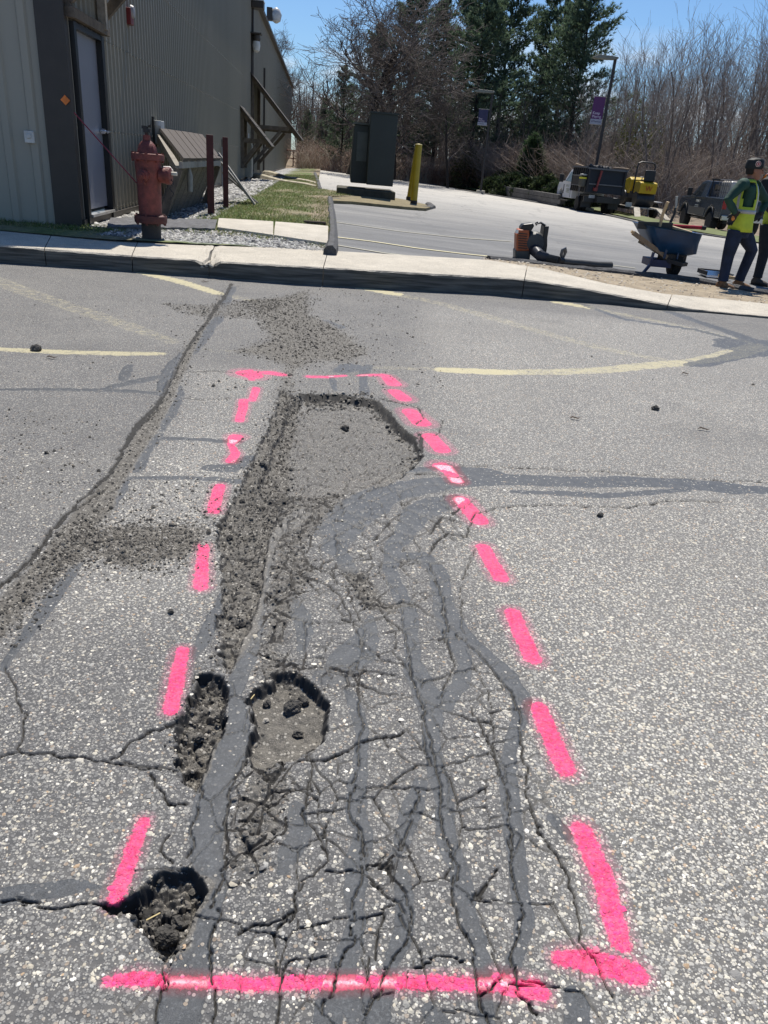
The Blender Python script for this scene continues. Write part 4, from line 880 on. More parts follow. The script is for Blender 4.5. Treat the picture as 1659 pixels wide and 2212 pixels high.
for i in range(2200):
    k=random.randrange(59); t=random.random(); a=np.array(a_[k]);b=b_[k]; P.append((a[0]*(1-t)+b[0]*t+random.uniform(-.06,.06),a[1]*(1-t)+b[1]*t,a[2]*(1-t)+(b[2]+.03)*t-.008)); cc.append(random.choice([(.45,.40,.32),(.25,.2,.14),(.55,.5,.42),(.12,.09,.07)]))
P=np.array(P); tag(link('dirt_pebbles',pebbles('dirt_pebbles',P,RN.gamma(2.5,.003,len(P))+.002,np.array(cc),base=(HEX_V,HEX_F),seed=15),STONE),'small pebbles and chips on the dirt strip','pebbles',kind='stuff')
P=[]
for u,v,s in [(1236,597,.03),(1480,631,.04),(1298,608,.02),(1340,612,.02)]:
    p=G(u,v,.10); P.append(p)
# --- second walk: asphalt ramp at the door, concrete path across the verge
def flat_path(name,quad,zf,h,mt,label,cat,n=24,m=5,rough=.01,parent=None):
    A,B,C_,D=[np.array(q,float) for q in quad]; V=[];Fc=[]
    for i in range(n+1):
        t=i/n; f=A*(1-t)+B*t; b=D*(1-t)+C_*t; w=.02*fbm(np.array([t*9.]),np.array([1.]),3,3)[0]*(rough*100)
        for k in range(m+1):
            s=k/m; p=f*(1-s)+b*s; z=zf(p[0],p[1])+h+random.uniform(-.3,.3)*rough
            V.append((p[0],p[1]-(w if k==0 else 0),z-(.015 if k==0 else 0)))
        V.append((f[0],f[1]-w-.01,zf(f[0],f[1])-.08))
        if i:
            k=(m+2)*i; Fc+=[(k-m-2+j,k+j,k+1+j,k-m-1+j) for j in range(m)]; Fc.append((k-m-2,k-1,k+m+1,k))
    me=bpy.data.meshes.new(name); me.from_pydata(V,[],Fc); me.update(); o=link(name,me,mt,parent); return o
o=flat_path('door_ramp',[G(232,494,.2)[:2],G(465,505,.2)[:2],G(470,491,.2)[:2],G(240,474,.2)[:2]],verge_z,.05,mat('patch_asphalt',(.115,.115,.12),rough=.85,var=.5,scale=14,bump=.8,bscale=80),'','',rough=.02)
tag(o,'lumpy grey asphalt patch path leading from the metal door','path',kind='structure')
pth=empty('concrete_path',(0,0,0),0,'short pale concrete path from the asphalt patch to the car park kerb','path')
for i,(a,b) in enumerate([(470,590),(592,708)]):
    f=lambda u,v:G(u,v,.22)[:2]
    v0=lambda u:500+(u-470)*.121; v1=lambda u:484+(u-470)*.085
    flat_path('slab',[f(a,v0(a)),f(b,v0(b)),f(b,v1(b)),f(a+3,v1(a))],verge_z,.05,CONC,'','',rough=.002,parent=pth)
# --- metal building
ROOT=empty('warehouse',(W0[0],W0[1],0),WA_,'long grey brown metal clad building with ribbed walls and sloping roof edge','building')
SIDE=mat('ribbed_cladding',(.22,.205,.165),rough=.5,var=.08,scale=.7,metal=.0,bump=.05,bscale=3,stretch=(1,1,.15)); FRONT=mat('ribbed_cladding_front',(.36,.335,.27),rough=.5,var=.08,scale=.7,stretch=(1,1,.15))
TRIM=mat('dark_brown_trim',(.042,.034,.028),rough=.45,var=.15); BLACKF=mat('black_door_frame',(.012,.012,.013),rough=.4)
# local frame of ROOT: +X along wall (away), +Y outwards = left of +X -> outward is -Y
def roofh(s):   # wall top along the wall
    return float(np.interp(s,[0,.6,28,wlen],[3.35,3.55,12.2,TOPF]))
TOPF=zat(W1[0],W1[1],189.)
s_mid=wallpt(540); 
p_=W0+wd*s_mid; hm=zat(p_[0],p_[1],-20.)
def roofh(s):
    k=(hm+.0-TOPF)/(s_mid-wlen); far=TOPF+k*(s-wlen)      # straight rake towards the far eave
    near=3.50+.50*s
    return float(min(far,near))
def ribs(L0,L1,zb,ztf,pitch,dep,outw,seg=None):
    """profiled sheet: trapezoid ribs; returns verts, faces in (s,out,z)"""
    pts=[]; s=L0
    while s<L1:
        for a,b in ((0,0),(.30,0),(.38,dep),(.62,dep),(.70,0)): 
            q=s+a*pitch
            if q<=L1: pts.append((q,b))
        s+=pitch
    pts.append((L1,0)); V=[];Fc=[]
    for i,(q,b) in enumerate(pts):
        V+=[(q,outw*b,zb),(q,outw*b,ztf(q))]
        if i: k=2*i; Fc.append((k-2,k,k+1,k-1))
    return V,Fc
dL,dR=wallpt(183),wallpt(240)
dh=zat(*(W0+wd*(dL+dR)/2),62.)   # door head height
def sheet(name,L0,L1,zb,ztf,mt,pitch=.305,dep=.034):
    V,Fc=ribs(L0,L1,zb,ztf,pitch,dep,-1); me=bpy.data.meshes.new(name); me.from_pydata(V,[],Fc); me.update(); return link(name,me,mt,ROOT)
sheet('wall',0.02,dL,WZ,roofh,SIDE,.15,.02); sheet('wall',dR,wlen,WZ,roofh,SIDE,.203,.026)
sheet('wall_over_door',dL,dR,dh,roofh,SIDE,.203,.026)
# screws in rows (tiny hex heads)
m=MB()
for zr,s1 in ((1.28+.0,wlen*.55),(2.35,20),(3.5,20),(WZ+.12,8)):
    s=dR+.25
    while s<s1: m.box((s,-.032,zr),(.02,.012,.02)); s+=.203*(2 if s>12 else 1)
o=m.build('screws',mat('zinc_screw',(.6,.6,.6),rough=.25,metal=.9),ROOT); o['kind']='stuff'
# rake trim, roof sheet, corner trims, base trim
m=MB()
kk=[(0,roofh(0)),( (TOPF-3.50-((hm-TOPF)/(s_mid-wlen))*wlen)/(.50-(hm-TOPF)/(s_mid-wlen)),0)]
sx=kk[1][0]; apex=roofh(sx)
m.bar((0,-.05,3.50),(sx,-.05,apex),.30,.12); m.bar((sx,-.05,apex),(wlen+.12,-.05,TOPF),.30,.12); m.build('rake_trim',TRIM,ROOT)
m=MB().bar((0,6,3.57),(sx,6,apex+.07),12,.06).bar((sx,6,apex+.07),(wlen+.3,6,TOPF+.07),12,.06); m.build('roof',mat('roof_sheet',(.10,.09,.08),rough=.4,metal=.3),ROOT)
V,Fc=ribs(0,wlen,0,lambda s:.02,.305,.03,1)
MB().box((wlen+.04,.02,(WZ+TOPF)/2),(.10,.10,TOPF-WZ)).build('corner_trim',TRIM,ROOT)
MB().box((wlen/2,-.02,WZ+.03),(wlen,.05,.06)).build('base_trim',TRIM,ROOT)
MB().box((wlen/2,.03,WZ-.16),(wlen,.06,.34)).build('foundation',CONC,ROOT)
for u in (541,566):
    s=wallpt(u); MB().box((s,-.06,(WZ+(6.0 if u==541 else 4.6))/2),(.11,.09,(6.0 if u==541 else 4.6)-WZ)).build('downpipe',TRIM,ROOT)
# wall behind the far corner, and front (facing the car park lane)
def fr(name,V,Fc,mt): me=bpy.data.meshes.new(name); me.from_pydata(V,[],Fc); me.update(); return link(name,me,mt,ROOT)
V,Fc=ribs(.30,14,WZ-.03,lambda s:3.45,.305,.03,-1); V=[(b_,a_2,z) for a_2,b_,z in V]   # runs along local +Y, faces -X
fr('front_wall',V,Fc,FRONT)
MB().box((.02,.14,(WZ-.05+3.45)/2),(.12,.32,3.45-WZ+.05)).build('corner_post_trim',TRIM,ROOT)
MB().box((-.08,7,3.5),(.22,14.4,.14)).build('eave_trim',TRIM,ROOT)
MB().box((wlen,7,(WZ+TOPF)/2),(.05,14,TOPF-WZ)).build('back_wall',SIDE,ROOT)
MB().box((4,13.9,1.7),(8,.1,3.)).build('inner_wall',SIDE,ROOT)
# door
DOOR=mat('grey_steel_door',(.27,.28,.32),rough=.30,metal=.15,var=.10,scale=1.3)
d=empty('steel_door',(0,0,0)); d.parent=ROOT
zs=WZ+.11
for o_ in (MB().box(((dL+dR)/2,.03,(zs+dh)/2),(dR-dL-.16,.045,dh-zs-.08)).build('door_leaf',DOOR,d),
    MB().box((dL+.045,-.01,(WZ+dh)/2),(.09,.12,dh-WZ)).box((dR-.06,-.01,(WZ+dh)/2),(.12,.12,dh-WZ)).box(((dL+dR)/2,-.01,dh-.03),(dR-dL-.2,.11,.06)).build('door_frame',BLACKF,d),
    MB().box(((dL+dR)/2,-.02,zs-.02),(dR-dL-.2,.14,.03)).build('threshold',mat('aluminium',(.55,.55,.55),rough=.3,metal=.8),d)): pass
hz_=zat(*(W0+wd*dR),284.); sh=dR-.20
m=MB().lathe([(.035,-.06),(.035,0)],14,(sh,0,hz_),'y').tube([(sh,-.055,hz_),(sh,-.10,hz_),(sh-.03,-.12,hz_-.005),(sh-.13,-.12,hz_-.01)],.014,8)
m.build('lever_handle',mat('chrome',(.75,.75,.76),rough=.15,metal=1),d,smooth=True)
# light switch plate on the front wall
pl=MB().box((-.045,0,0),(.05,.11,.13)).box((-.075,0,.01),(.02,.05,.05)); 
yy0=None
o=pl.build('outlet_cover',mat('outlet_plastic',(.62,.60,.55),rough=.5),ROOT,bevel=.008)
# find local y on front wall under pixel (67,296)
r_=ray(67,296); P0=np.array([W0[0],W0[1]]); fd=np.array([-wd[1],wd[0]]) # local +Y
Mx=np.array([[r_[0],-fd[0]],[r_[1],-fd[1]]]); t_,sy=np.linalg.solve(Mx,P0); o.location=(0,sy,H+r_[2]*t_)
def onwall(u,v,out=0):   # point on side wall plane under pixel -> local (s, -out, z)
    r_=ray(u,v); Mx=np.array([[r_[0],-wd[0]],[r_[1],-wd[1]]]); t_,s_=np.linalg.solve(Mx,W0+wnr*out); return np.array([s_,-out,H+r_[2]*t_])
# orange diamond reflector on the corner trim
r_=ray(144,217); t_,sy=np.linalg.solve(np.array([[r_[0],-fd[0]],[r_[1],-fd[1]]]),P0)
MB().box((-.05,sy,H+r_[2]*t_),(.012,.075,.075),rx=math.radians(45)).build('reflector',mat('orange_reflector',(.85,.20,.02),rough=.3),ROOT)
# awning over the door (timber), with brackets
WOOD=mat('weathered_timber',(.13,.105,.08),rough=.9,var=.45,scale=6,stretch=(8,1,1),bump=.5,bscale=20); WOODL=mat('bleached_timber',(.30,.275,.24),rough=.9,var=.4,scale=8,stretch=(6,1,1),bump=.5,bscale=30)
aw=empty('door_awning',(W0[0],W0[1],0),WA_,'weathered timber awning and bracket above the steel door','awning')
z0=dh+.02
m=MB().bar((dL-.12,-.06,z0+.05),(dR+.14,-.06,z0+.05),.12,.10); m.build('ledger',WOOD,aw)
for s_ in (dL-.05,dR+.05):
    m=MB().bar((s_,-.03,z0+.05),(s_,-.03,z0+1.25),.09,.09); m.build('post',WOOD,aw)
    m=MB().bar((s_,-.05,z0+.18),(s_,-.85,z0+1.0),.09,.11); m.build('brace',WOOD,aw)
    m=MB().bar((s_,-.02,z0+.95),(s_,-1.0,z0+.85),.09,.11); m.build('tie_beam',WOOD,aw)
for i in range(7):
    a=-.02-i*.155; MB().bar((dL-.3,a,z0+1.5-i*.10),(dR+.3,a,z0+1.5-i*.10),.17,.025,up=(0,-.10,.155)).build('roof_board',WOOD,aw)
MB().box((dL+.42,-.10,z0+.33),(.24,.12,.10)).build('block',WOODL,aw); MB().box((dR-.1,-.1,z0+.22),(.1,.1,.34)).build('block',WOODL,aw)
# two awnings further along
def awning(u0,v0,u1,v1,out,wid,label,ut):
    a=onwall(u0,v0); 
    # outer edge point: find out distance so that it projects at (u1,v1): solve with s given
    e=empty('timber_awning',(W0[0],W0[1],0),WA_,label,'awning'); s0=a[0]; zt=a[2]; 
    dz=out*.95
    for k,s_ in enumerate((s0,s0+wid)):
        MB().bar((s_,-.08,zt-.05),(s_,-.08,zt-out*1.75),.12,.12).build('wall_post',WOOD,e)
        MB().bar((s_,-.1,zt-dz*.95),(s_,-out*.78,zt-dz*.95),.12,.14,).build('tie_beam',WOOD,e)
        MB().bar((s_,-.1,zt-out*1.6),(s_,-out*.62,zt-dz),.12,.12).build('brace',WOOD,e)
        MB().bar((s_,-.02,zt),(s_,-out,zt-dz*1.12),.10,.16).build('rafter',WOOD,e)
    nb=max(3,int(out/.26))
    for i in range(nb):
        t0=(i+.5)/nb; y=-out*1.06*t0; z=zt+.10-dz*1.12*1.06*t0
        MB().bar((s0-.25,y,z),(s0+wid+.25,y,z),out*1.48/nb*.97,.035,up=(0,-dz*1.12,out)).build('roof_board',mat('dark_roof_board',(.05,.045,.04),rough=.8,var=.3),e)
    return e
awning(541,163,608,250,1.9,3.1,'large timber awning on the wall beyond the second downpipe',0)
awning(518,235,550,292,1.05,1.1,'small timber awning above the grey meter cabinet',0)
# things on the wall: boxes, lamps, conduits
GREYP=mat('grey_painted_steel',(.20,.225,.225),rough=.5,var=.12); PVC=mat('grey_conduit',(.24,.25,.26),rough=.5,var=.15); LG=mat('light_grey_box',(.42,.43,.42),rough=.5,var=.1)
def onroot(name,u,v,label,cat): 
    a=onwall(u,v); e=empty(name,(W0[0]+wd[0]*a[0],W0[1]+wd[1]*a[0],a[2]),WA_,label,cat); return e,a
e,a=onroot('meter_cabinet',529,345,'grey steel meter cabinet with conduits running into the stones','cabinet')
MB().box((0,-.14,0),(.75,.24,1.15)).build('cabinet_body',GREYP,e,bevel=.01); MB().box((0,-.15,.60),(.85,.32,.04)).build('cabinet_lid',LG,e); MB().box((0,-.268,0),(.64,.012,1.02)).build('cabinet_door',GREYP,e)
for i,x in enumerate((-.25,.05,.3)): MB().tube([(x,-.13,-.57),(x,-.13,WZ-a[2]-.05)],.055,10).build('conduit',PVC,e,smooth=True)
MB().tube([(.55,-.07,.9),(.55,-.07,WZ-a[2])],.035,8).tube([(.68,-.07,.6),(.68,-.07,WZ-a[2])],.03,8).build('conduit',LG,e,smooth=True)
e,a=onroot('junction_box',332,285,'light grey electrical box with a white fitting behind the hydrant','electrical box')
MB().box((0,-.09,0),(.30,.14,.36)).build('box_body',LG,e,bevel=.01); MB().box((-.02,-.08,-.36),(.20,.10,.26)).build('lower_box',LG,e,bevel=.01)
MB().box((-.2,-.03,-.02),(.08,.05,.5)).build('strap',BLACKF,e); MB().tube([(-.27,-.12,.10),(-.27,-.12,.17)],.05,12).build('fitting',mat('white_plastic',(.50,.50,.49),rough=.4),e,smooth=True)
MB().tube([(0,-.07,-.5),(0,-.07,WZ-a[2])],.03,8).build('conduit',PVC,e,smooth=True)
e,a=onroot('bulkhead_lamp',541,84,'glass jar bulkhead lamp with a small hood high on the wall','lamp')
MB().prism([(-.25,.2),(.25,.2),(.25,.16),(-.25,.16)],-.42,-.02,'xz').build('hood',TRIM,e); MB().lathe([(.14,-.0),(.16,-.12),(.13,-.2)],14,(0,-.22,.14)).build('lamp_cap',TRIM,e,smooth=True)
MB().lathe([(.13,.0),(.15,-.14),(.12,-.30),(.03,-.36)],14,(0,-.22,-.06)).build('glass_jar',mat('frosted_glass',(.55,.56,.55),rough=.25,var=.2),e,smooth=True)
MB().tube([(-.02,-.05,.1),(-.02,-.05,-1.9)],.03,6).build('conduit',TRIM,e)
e,a=onroot('flood_lamp',541,7,'white edged flood lamp at the very top of the wall','lamp')
MB().box((.3,-.25,0),(.6,.45,.22)).build('housing',TRIM,e,bevel=.02); MB().box((.3,-.25,.125),(.62,.47,.03)).build('top_plate',mat('white_plastic',(.50,.50,.49),rough=.4),e)
e,a=onroot('dome_camera',577,30,'white globe lamp near the roof edge','lamp')
MB().lathe([(.02,.30),(.16,.22),(.26,0),(.2,-.25),(.05,-.34)],16,(0,-.42,0)).build('globe',mat('white_plastic',(.50,.50,.49),rough=.4),e,smooth=True); MB().box((0,-.12,0),(.4,.25,.5)).build('bracket',TRIM,e)
e,a=onroot('alarm_strobe',272,35,'red and white fire alarm strobe beside the door awning','alarm')
MB().box((0,-.05,0),(.17,.08,.21)).build('alarm_body',mat('alarm_red',(.16,.015,.015),rough=.4),e,bevel=.012); MB().rings([((0,-.08,.06),(.07,0,0),(0,0,.09)),((0,-.12,.06),(.055,0,0),(0,0,.075)),((0,-.13,.06),(.02,0,0),(0,0,.03))],14).build('strobe_lens',mat('dim_lens',(.34,.32,.33),rough=.5),e,smooth=True)  # lens white dimmed, the wall's shade put into its colour
e,a=onroot('vent_fitting',474,380,'thin pale pipe standing against the wall behind the red posts','pipe')
MB().tube([(0,-.08,.75),(0,-.08,WZ-a[2])],.03,8).build('pipe',PVC,e,smooth=True); MB().tube([(0,-.08,.7),(0,-.08,.95)],.012,6).build('pipe_tip',BLACKF,e)
# wall tap left of the hydrant
e,a=onroot('brass_tap',322,365,'silver hose connection on the wall left of the hydrant','tap')
MB().tube([(0,0,0),(0,-.16,0)],.05,12).tube([(0,-.13,0),(0,-.13,.10)],.02,8).lathe([(.07,0),(.07,.03)],14,(0,-.20,0),'y').build('tap_body',mat('chrome',(.75,.75,.76),rough=.15,metal=1),e,smooth=True)
# wooden logs / landscape timbers at the far end of the verge
LOG=mat('grey_log',(.40,.36,.27),rough=.9,var=.35,scale=5,stretch=(1,1,1),bump=.4)
for i,(a,b,lab) in enumerate([((542,383),(684,411),'lower grey landscape timber lying across the verge'),((572,377),(684,403),'upper grey landscape timber lying across the verge')]):
    p=G(a[0],a[1],.22);q=G(b[0],b[1],.20); pts=[tuple(np.array(p)*(1-t)+np.array(q)*t+np.array([0,0,.04+.02*math.sin(t*9)])) for t in np.linspace(0,1,9)]
    tag(MB().tube(pts,[.13,.15,.14,.13,.12,.12,.11,.11,.10],8).build('landscape_timber',LOG,smooth=True),lab,'timber')
# steps and rusty handrail beyond the far corner
e=empty('entrance_steps',tuple(G(632,362,.22)),WA_-math.pi/2,'concrete steps with a rusty handrail past the far corner of the building','steps')
S_=e.location; RUST=mat('rusty_rail',(.16,.06,.035),rough=.8,var=.4)
stp=1.9
for i in range(4): MB().box((.9+i*.75 if i else .4,0,.0-i*.17),(1.6 if i==0 else .8,3.2,.17)).build('step',CONC,e)
for x,z in ((.1,.1),(1.3,.1),(3.5,-.45)): MB().tube([(x,-1.6,z),(x,-1.6,z+1.15)],.05,8).build('rail_post',RUST,e)
MB().tube([(-.6,-1.6,1.2),(1.3,-1.6,1.2),(3.5,-1.6,.65),(3.85,-1.6,.6),(3.9,-1.6,.35),(3.5,-1.6,.25)],.045,8).build('hand_rail',RUST,e); MB().tube([(-.6,-1.6,.65),(1.3,-1.6,.65),(3.5,-1.6,.1)],.035,8).build('lower_rail',RUST,e)
# ================================================ things on the ground
def zg(x,y): return float(verge_z(np.array([x]),np.array([y]))[0])
def onverge(u,v):
    z=.2
    for _ in range(8): p=G(u,v,z); z=zg(p[0],p[1])
    return np.array([p[0],p[1],z])
# ---- hydrant
p=G(328,515,.19); p[2]=.16; s=depth(p)/F    # metres per reading pixel
RED=mat('faded_hydrant_red',(.19,.042,.032),rough=.6,var=.35,scale=14,bump=.3,bscale=60,dirt=(.10,.022,.016)); DRED=mat('dark_hydrant_red',(.085,.018,.014),rough=.6,var=.4,scale=14,bump=.3)
IRON=mat('old_iron',(.035,.030,.028),rough=.7,var=.4,bump=.3); SIL=mat('bare_steel',(.5,.48,.44),rough=.35,metal=.7)
hy=empty('fire_hydrant',tuple(p),0,'faded red fire hydrant beside the walk with an orange diamond flag rod','hydrant')
h=lambda v:(515-v)*s/.985
R_=lambda px:px*s/2
MB().lathe([(R_(40),-.1),(R_(40),h(478))],20).build('base_pipe',IRON,hy,smooth=True)
m=MB().lathe([(R_(44),h(480)),(R_(66),h(478)),(R_(68),h(470)),(R_(66),h(464)),(R_(50),h(462))],20)
for i in range(8): a=i*math.pi/4; m.lathe([(.014,h(482)),(.014,h(461))],6,(R_(60)*math.cos(a),R_(60)*math.sin(a),0))
m.build('base_flange',DRED,hy,smooth=True)
MB().lathe([(R_(47),h(463)),(R_(49),h(400)),(R_(53),h(372)),(R_(54),h(357))],24).build('barrel',RED,hy,smooth=True)
m=MB().lathe([(R_(56),h(359)),(R_(66),h(358)),(R_(66),h(347)),(R_(56),h(346))],24)
for i in range(8): a=i*math.pi/4+.2; m.lathe([(.013,h(362)),(.013,h(344))],6,(R_(60)*math.cos(a),R_(60)*math.sin(a),0))
m.build('top_flange',RED,hy,smooth=True)
MB().lathe([(R_(40),h(347)),(R_(39),h(340)),(R_(33),h(331)),(R_(22),h(325)),(R_(14),h(322))],32,flute=12,fl=.045).build('bonnet',RED,hy,smooth=True)
MB().lathe([(R_(16),h(325)),(R_(15),h(313))],12).lathe([(R_(8),h(313)),(R_(8),h(304)),(R_(5),h(303))],5).build('operating_nut',RED,hy)
m=MB().tube([(0,0,h(311)),(0,0,h(298))],.022,8).box((.01,0,h(305)),(.075,.05,.035)).box((-.02,0,h(299)),(.05,.04,.03)); m.tube([(.02,0,h(297)),(.05,0,h(295)),(.045,0,h(299))],.012,6); m.build('flag_bracket',IRON,hy,smooth=True)
m=MB().lathe([(R_(15),0),(R_(15),.05),(R_(21),.05),(R_(21),.085),(R_(13),.085),(R_(12),.13),(.005,.13)],20,(0,-R_(50)-.055+.06-.06,h(392)),'y')
# front nozzle faces the camera
nz=MB().lathe([(R_(24),0),(R_(24),-.05),(R_(20),-.055),(R_(14),-.06),(R_(14),-.09),(R_(6),-.095),(R_(6),-.12),(.004,-.12)],20,(-.01,-R_(47),h(387)),'y'); nz.tube([(-.01,-R_(52)-.05,h(391)),(.015,-R_(52)-.07,h(400)),(.02,-R_(52)-.05,h(404))],.007,6); nz.build('pumper_cap',RED,hy,smooth=True)
nz=MB().lathe([(R_(30),0),(R_(30),.07),(R_(33),.07),(R_(33),.12),(R_(20),.13)],20,(R_(48),0,h(385)),'x'); nz.build('side_nozzle',RED,hy,smooth=True)
nz=MB().lathe([(R_(8),0),(R_(8),.06),(R_(5),.065)],5,(R_(48)+.13,0,h(380)),'x'); nz.build('cap_nut',SIL,hy)
MB().tube([(R_(48)+.02,.06,h(372)),(R_(48)+.09,.07,h(371)),(R_(48)+.12,.05,h(377))],.024,8).build('painted_lug',mat('chalky_white',(.55,.50,.46),rough=.6),hy,smooth=True)
m=MB()
for i in range(12):
    t=i/11; m.tube([(R_(48)+.13+.02*math.sin(i),-.03,h(390)-t*.20),(R_(48)+.14+.02*math.sin(i),-.03,h(390)-t*.20-.022)],.006,5)
m.build('cap_chain',IRON,hy)
rod=empty('marker_rod',tuple(p),0,'thin dark red marker rod leaning from the hydrant up to the left','marker rod')
a=np.array([-R_(50),-.02,h(403)]); b=AT(160,243,p[1]-.1)-p; c=AT(146,218,p[1]-.1)-p
MB().tube([tuple(a),tuple(b)],.007,6).build('rod',mat('rod_red',(.20,.02,.035),rough=.5),rod)
# ---- rusty posts
def post(u0,v0,vt,w,label):
    q=onverge(u0,v0); zt=zat(q[0],q[1],vt); o=MB().box((0,0,(zt-q[2])/2-.1),(w,w,zt-q[2]+.2)).build('marker_post',mat('rust_red_steel',(.085,.018,.017),rough=.65,var=.35,scale=9,bump=.2),None,bevel=.006,loc=tuple(q),rz=.25); tag(o,label,'post','rusty posts on the verge')
post(456,464,291,.105,'nearer and taller rust red square post on the verge'); post(488,450,296,.09,'farther rust red square post close to the leaning planks')
# ---- slanted timber hatch (valve shelter)
q=onverge(400,448); e=empty('timber_shelter',tuple(q),WA_,'sloping weathered timber shelter with open plank sides against the wall','shelter')
PL=mat('weathered_plank',(.068,.055,.048),rough=.85,var=.4,scale=9,stretch=(8,1,1),bump=.4,bscale=25); PLD=mat('slatted_plank',(.14,.12,.095),rough=.9,var=.4,scale=7,stretch=(1,1,6),bump=.4)  # front planks take a paler brown than the sloping top
# corners of sloping top from the photo: top-left, top-right, bottom-right, bottom-left
tl=onwall(343,281,.12); tr=onwall(436,294,.12)
y0=W0+wnr*.12; 
def loc_(pt): # world->e local
    d=np.array(pt[:2])-np.array(q[:2]); return np.array([d@wd, -(d@wnr), pt[2]-q[2]])
TL=loc_(tuple(W0+wd*tl[0]+wnr*.12)+(tl[2],)); TR=loc_(tuple(W0+wd*tr[0]+wnr*.12)+(tr[2],))
def out_pt(u,v,out):
    a=onwall(u,v,out); return loc_(tuple(W0+wd*a[0]+wnr*out)+(a[2],))
BL=out_pt(394,348,1.05); BR=out_pt(476,346,1.05)
nb=7
for i in range(nb):
    t0=i/nb+.006; t1=(i+1)/nb-.006
    pts=[TL*(1-t0)+TR*t0,TL*(1-t1)+TR*t1,BL*(1-t1)+BR*t1,BL*(1-t0)+BR*t0]; up=np.cross(pts[3]-pts[0],pts[1]-pts[0]); up=up/np.linalg.norm(up)*.035*(1 if up[2]>0 else -1); up=up*(1+.3*random.random())
    V=[tuple(a) for a in pts]+[tuple(a+up) for a in pts]; m=MB().add(V,[(0,3,2,1),(4,5,6,7),(0,1,5,4),(1,2,6,5),(2,3,7,6),(3,0,4,7)]); m.build('plank',PL,e)
MB().bar(tuple(BL-np.array([.03,-.02,.05])),tuple(BR-np.array([-.03,-.02,.05])),.05,.08).build('front_batten',WOODL,e)
MB().bar(tuple(TL-[0,.0,.12]),tuple(BL-[0,-.06,.12]),.07,.12).build('side_rafter',WOODL,e)
MB().bar(tuple(TR-[0,.0,.12]),tuple(BR-[0,-.06,.12]),.07,.12).build('side_rafter',WOODL,e)
# side prop and slatted front sloping back to the ground
for t in (0.,1.):
    A_=BL*(1-t)+BR*t; Bq=TL*(1-t)+TR*t; MB().bar((A_[0],A_[1]+.05,A_[2]-.1),(A_[0],A_[1]+.30,0.02),.09,.10).build('prop',WOOD,e)
for i in range(8):
    t0=(i+.04)/8; t1=(i+.96)/8; A_=BL*(1-t0)+BR*t0;B_=BL*(1-t1)+BR*t1
    V=[(A_[0],A_[1]+.08,A_[2]-.08),(B_[0],B_[1]+.08,B_[2]-.08),(B_[0],B_[1]+.40,.0),(A_[0],A_[1]+.40,.0)]; V+=[(x,y+.03,z) for x,y,z in V]
    MB().add(V,[(0,3,2,1),(4,5,6,7),(0,1,5,4),(1,2,6,5),(2,3,7,6),(3,0,4,7)]).build('front_plank',PLD,e)
hp=out_pt(410,395,1.0); MB().tube([tuple(hp+[0,0,.22]),tuple(hp+[0,0,.1]),tuple(hp-[0,0,.12])],[.01,.045,.04],10).build('hanging_tag',mat('grey_plastic_tag',(.25,.24,.22),rough=.6),e,smooth=True)
# leaning planks at its right side
q2=onverge(490,440); e=empty('leaning_boards',tuple(q2),WA_,'broken grey boards leaning on the shelter behind the red posts','boards')
for i,(dx,l,rl) in enumerate(((0,1.15,0),(.26,.95,.03),(.5,.7,-.03))):
    MB().bar((dx,-.55+rl,.0),(dx+.05,.15,l*.75),.22,.03,up=(0,1,0)).build('board',mat('grey_board',(.30,.285,.26),rough=.9,var=.35,scale=6,stretch=(1,1,5),bump=.5),e)
# ---- transformer
TG=mat('transformer_green',(.026,.034,.031),rough=.5,var=.2,scale=1.2)
A_=L(788,433,.12);  # front bottom middle
e=empty('pad_transformer',tuple(G(790,436,.13)),.10,'dark green utility transformer cabinets on a concrete pad','transformer'); bp_=e.location; sx=depth(bp_)/F
zt=lambda v,y=0: (436-v)*sx/.97
wpx=lambda px:px*sx
X=lambda u:(u-790)*sx
pad=MB().box((X(790),.95,zt(417)/2-.1),(wpx(126),1.9,zt(404)+.15)); pad.build('concrete_pad',mat('mossy_concrete',(.075,.07,.05),rough=.9,var=.4,bump=.3),e,bevel=.03)
z1=zt(403)
MB().box((X(818),.55,(z1+zt(270))/2),(wpx(57),.9,zt(270)-z1)).build('tall_cabinet',TG,e,bevel=.015)
MB().box((X(818),.55,zt(270)+.015),(wpx(60),.98,.04)).build('tall_cabinet_lid',TG,e)
MB().prism([(X(757),z1),(X(792),z1),(X(796),zt(292)),(X(761),zt(292)),(X(758),zt(296)),(X(755),zt(388))],.75,1.6).build('low_cabinet',TG,e,bevel=.01)
MB().box((X(777),1.2,zt(291)+.02),(wpx(42),1.0,.05)).build('low_cabinet_lid',mat('transformer_trim',(.10,.11,.10),rough=.5),e)
MB().box((X(777),.73,(zt(350)+zt(315))/2),(wpx(22),.02,zt(315)-zt(370))).build('cabinet_panel',mat('transformer_panel',(.065,.078,.072),rough=.4),e)
MB().box((X(790)-.1,.2,.03),(wpx(96),.5,.14)).build('pad_step',mat('mossy_concrete',(.2,.2,.2)),e)
